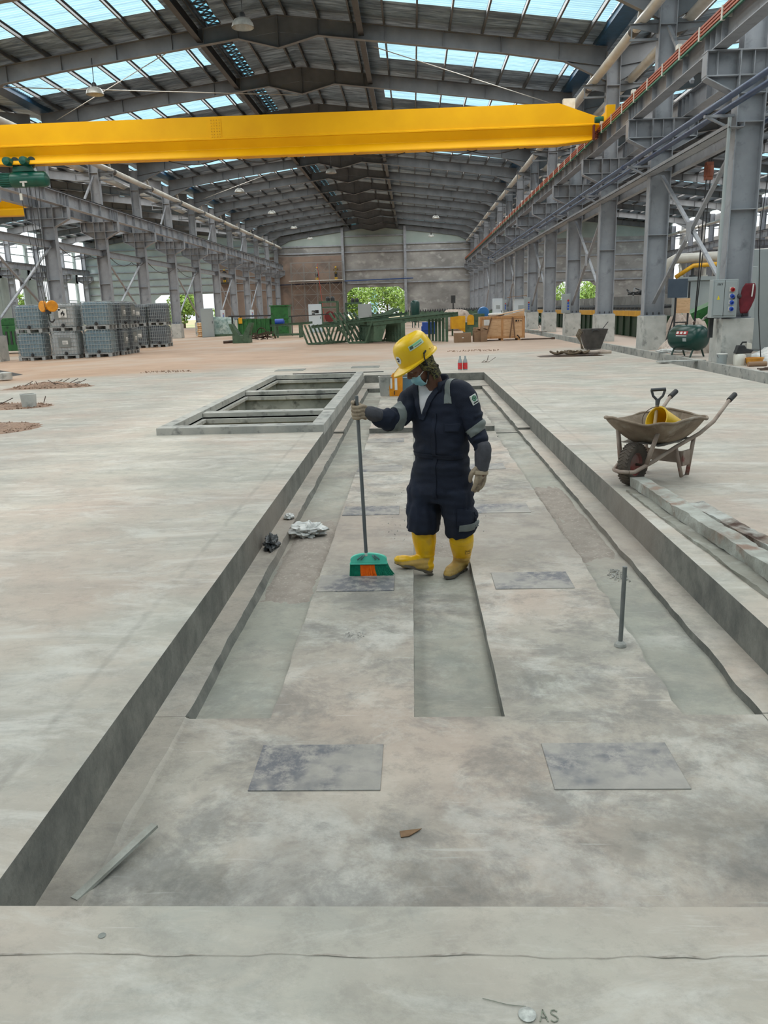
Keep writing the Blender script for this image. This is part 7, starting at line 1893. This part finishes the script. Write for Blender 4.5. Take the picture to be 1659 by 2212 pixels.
# plasterers on the scaffold, far away
def small_figure(base, rz, shirt, trousers, label, arms):
    R = Matrix.Rotation(rz,4,'Z')
    p = lambda *a: R @ Vector(a)
    mb = MB()
    ell(mb, p(0,0,1.58), (p(.08,0,0),p(0,.1,0),Vector((0,0,.12)))); limb(mb, [p(0,0,1.5),p(0,0,1.3)],[.055,.07]); limb(mb, [p(0,-.09,1.56),p(0,-.115,1.545)],[.014,.018],8)
    ell(mb, p(0,0,1.15), (p(.17,0,0),p(0,.1,0),Vector((0,0,.3))))
    for s in (-1,1):
        sh = p(s*.17,0,1.4); el = p(*arms[(s+1)//2][0]); wr = p(*arms[(s+1)//2][1]); limb(mb, [sh,el,wr],[.05,.042,.03])
        d = (wr-el).normalized()
        limb(mb,[wr,wr+d*.09],[.032,.03]); sd = d.orthogonal().normalized()
        for k in range(4): limb(mb,[wr+d*.08+sd*(-.03+.02*k),wr+d*.13+sd*(-.03+.02*k),wr+d*.155+sd*(-.028+.019*k)-Vector((0,0,.01))],[.011,.01,.009],6,2)
        limb(mb,[wr+d*.02+sd*.03,wr+d*.07+sd*.055],[.013,.011],6,2)
        limb(mb, [p(s*.09,0,.92),p(s*.1,-.03,.5),p(s*.11,.02,.08)],[.085,.06,.045]); limb(mb,[p(s*.11,.03,.05),p(s*.12,-.13,.04)],[.045,.038])
    me = remesh(mb, .012, 2); fig = mesh_obj('person', me, M_SKIN); fig.location = base; tag(fig, label, 'person', 'plasterers')
    mb = MB(); limb(mb, [p(0,0,1.42),p(0,0,1.1),p(0,0,.9)],[.15,.18,.17],14)
    for s in (-1,1): limb(mb, [p(s*.16,0,1.41),p(*arms[(s+1)//2][0]),(p(*arms[(s+1)//2][0])+p(*arms[(s+1)//2][1]))/2],[.075,.06,.05],12)
    mesh_obj('work_shirt', remesh(mb,.016,3), shirt, fig)
    mb = MB()
    for s in (-1,1): limb(mb, [p(s*.08,0,.95),p(s*.1,-.03,.5),p(s*.11,.01,.14)],[.12,.085,.075],12)
    mesh_obj('work_trousers', remesh(mb,.016,3), trousers, fig)
    mb = MB(); mb.lathe([(.16,1.6),(.13,1.61),(.125,1.66),(.09,1.73),(.02,1.75)],16); obj('helmet', mb, M_HAT, fig, smooth='auto')
    for s in (-1,1):
        mb = MB(); limb(mb,[p(s*.11,.02,.3),p(s*.11,.03,.07)],[.07,.06],12); limb(mb,[p(s*.11,.03,.055),p(s*.12,-.15,.05)],[.055,.045],12); obj('rubber_boot', mb, M_BOOTY, fig, smooth=True)
M_SH1 = mk('shirt_grey', srgb(150,150,140), None, .9); M_SH2 = mk('shirt_ochre', srgb(120,100,50), None, .9); M_TR1 = mk('trousers_dark', srgb(50,54,58), None, .9)
PY = YEND-1.2
small_figure((-13.0,PY+.1,5.68), PI, M_SH1, M_TR1, 'distant worker in a grey shirt on the scaffold platform, beside the red hose', (((-.3,.1,1.25),(-.2,.3,1.4)),((.28,.15,1.2),(.15,.36,1.3))))
small_figure((-10.4,PY+.1,5.68), PI, M_SH2, M_TR1, 'distant worker in an ochre shirt on the scaffold platform, near the doorway post', (((-.32,.05,1.3),(-.24,.3,1.55)),((.3,.1,1.25),(.2,.34,1.45))))
mb = MB(); mb.box(-1.6,-.5,0,1.6,.5,.06)
for x in (-1.5,1.5): mb.tube([(x,-.4,-5.9),(x,-.4,.9)],.035,6)
solo('work_platform', mb, M_DARK, 'narrow raised work platform against the brown wall behind the tank row', 'platform', (-25.8,114,5.7))
small_figure((-25.8,114.0,5.76), PI, M_TR1, M_TR1, 'distant worker in dark clothes on the platform behind the tank row columns', (((-.3,.1,1.2),(-.2,.3,1.3)),((.28,.15,1.2),(.15,.36,1.3))))
# ------------------------------------------------------------------ daylight
w = bpy.data.worlds.new('sky'); SC.world = w; w.use_nodes = True
nt = w.node_tree; nt.nodes.clear()
out = nt.nodes.new('ShaderNodeOutputWorld'); bg = nt.nodes.new('ShaderNodeBackground')
sky = nd(nt, 'ShaderNodeTexSky', sky_type='NISHITA'); sky.sun_disc = False; sky.sun_elevation = math.radians(58); sky.sun_rotation = 2.2; sky.air_density = 1.2; sky.dust_density = 3.0
mx = mixc(nt, .55, sky.outputs[0], (5.2,5.6,6.0))
nt.links.new(mx, bg.inputs[0]); bg.inputs[1].default_value = .34; nt.links.new(bg.outputs[0], out.inputs[0])
sun = bpy.data.lights.new('sun','SUN'); sun.energy = 3.0; sun.angle = math.radians(8); sun.color = (1,.96,.9)
so_ = bpy.data.objects.new('sun', sun); COL.objects.link(so_); so_.rotation_euler = (math.radians(24), math.radians(-18), 0)
# added area lights below the roof strips, standing in for daylight through them
def strip_light(c, sgn, k, n=1):
    L = bpy.data.lights.new('roof_strip_fill','AREA'); L.shape = 'RECTANGLE'; L.size = 8.6; L.size_y = 3.0*n
    L.energy = LIGHT_W*n; L.color = (1.0,.955,.905)
    o = bpy.data.objects.new('roof_strip_fill', L); COL.objects.link(o)
    u = 8.2; o.location = (c+sgn*u, YK(k)+3.47, 13.05-.125*u-.05+.2); o.rotation_euler = (0, sgn*math.atan(.125), 0)
LIGHT_W = 370
for k in range(-1,16):
    for s in (-1,1): strip_light(XC, s, k)
for hall in (-1,1):
    for k in range(2,16,2):
        for s in (-1,1): strip_light(XC+hall*2*HALF, s, k, 2)
SC.view_settings.view_transform = 'Standard'; SC.view_settings.look = 'None'; SC.view_settings.gamma = 1
SC.view_settings.use_curve_mapping = False
SC.view_settings.exposure = 0.0
SC.cycles.use_adaptive_sampling = True; SC.cycles.adaptive_threshold = .025
SC.cycles.max_bounces = 6; SC.cycles.diffuse_bounces = 4; SC.cycles.glossy_bounces = 3; SC.cycles.transmission_bounces = 3
SC.cycles.sample_clamp_indirect = 6
SC.cycles.use_denoising = True
SC.cycles.caustics_reflective = False; SC.cycles.caustics_refractive = False
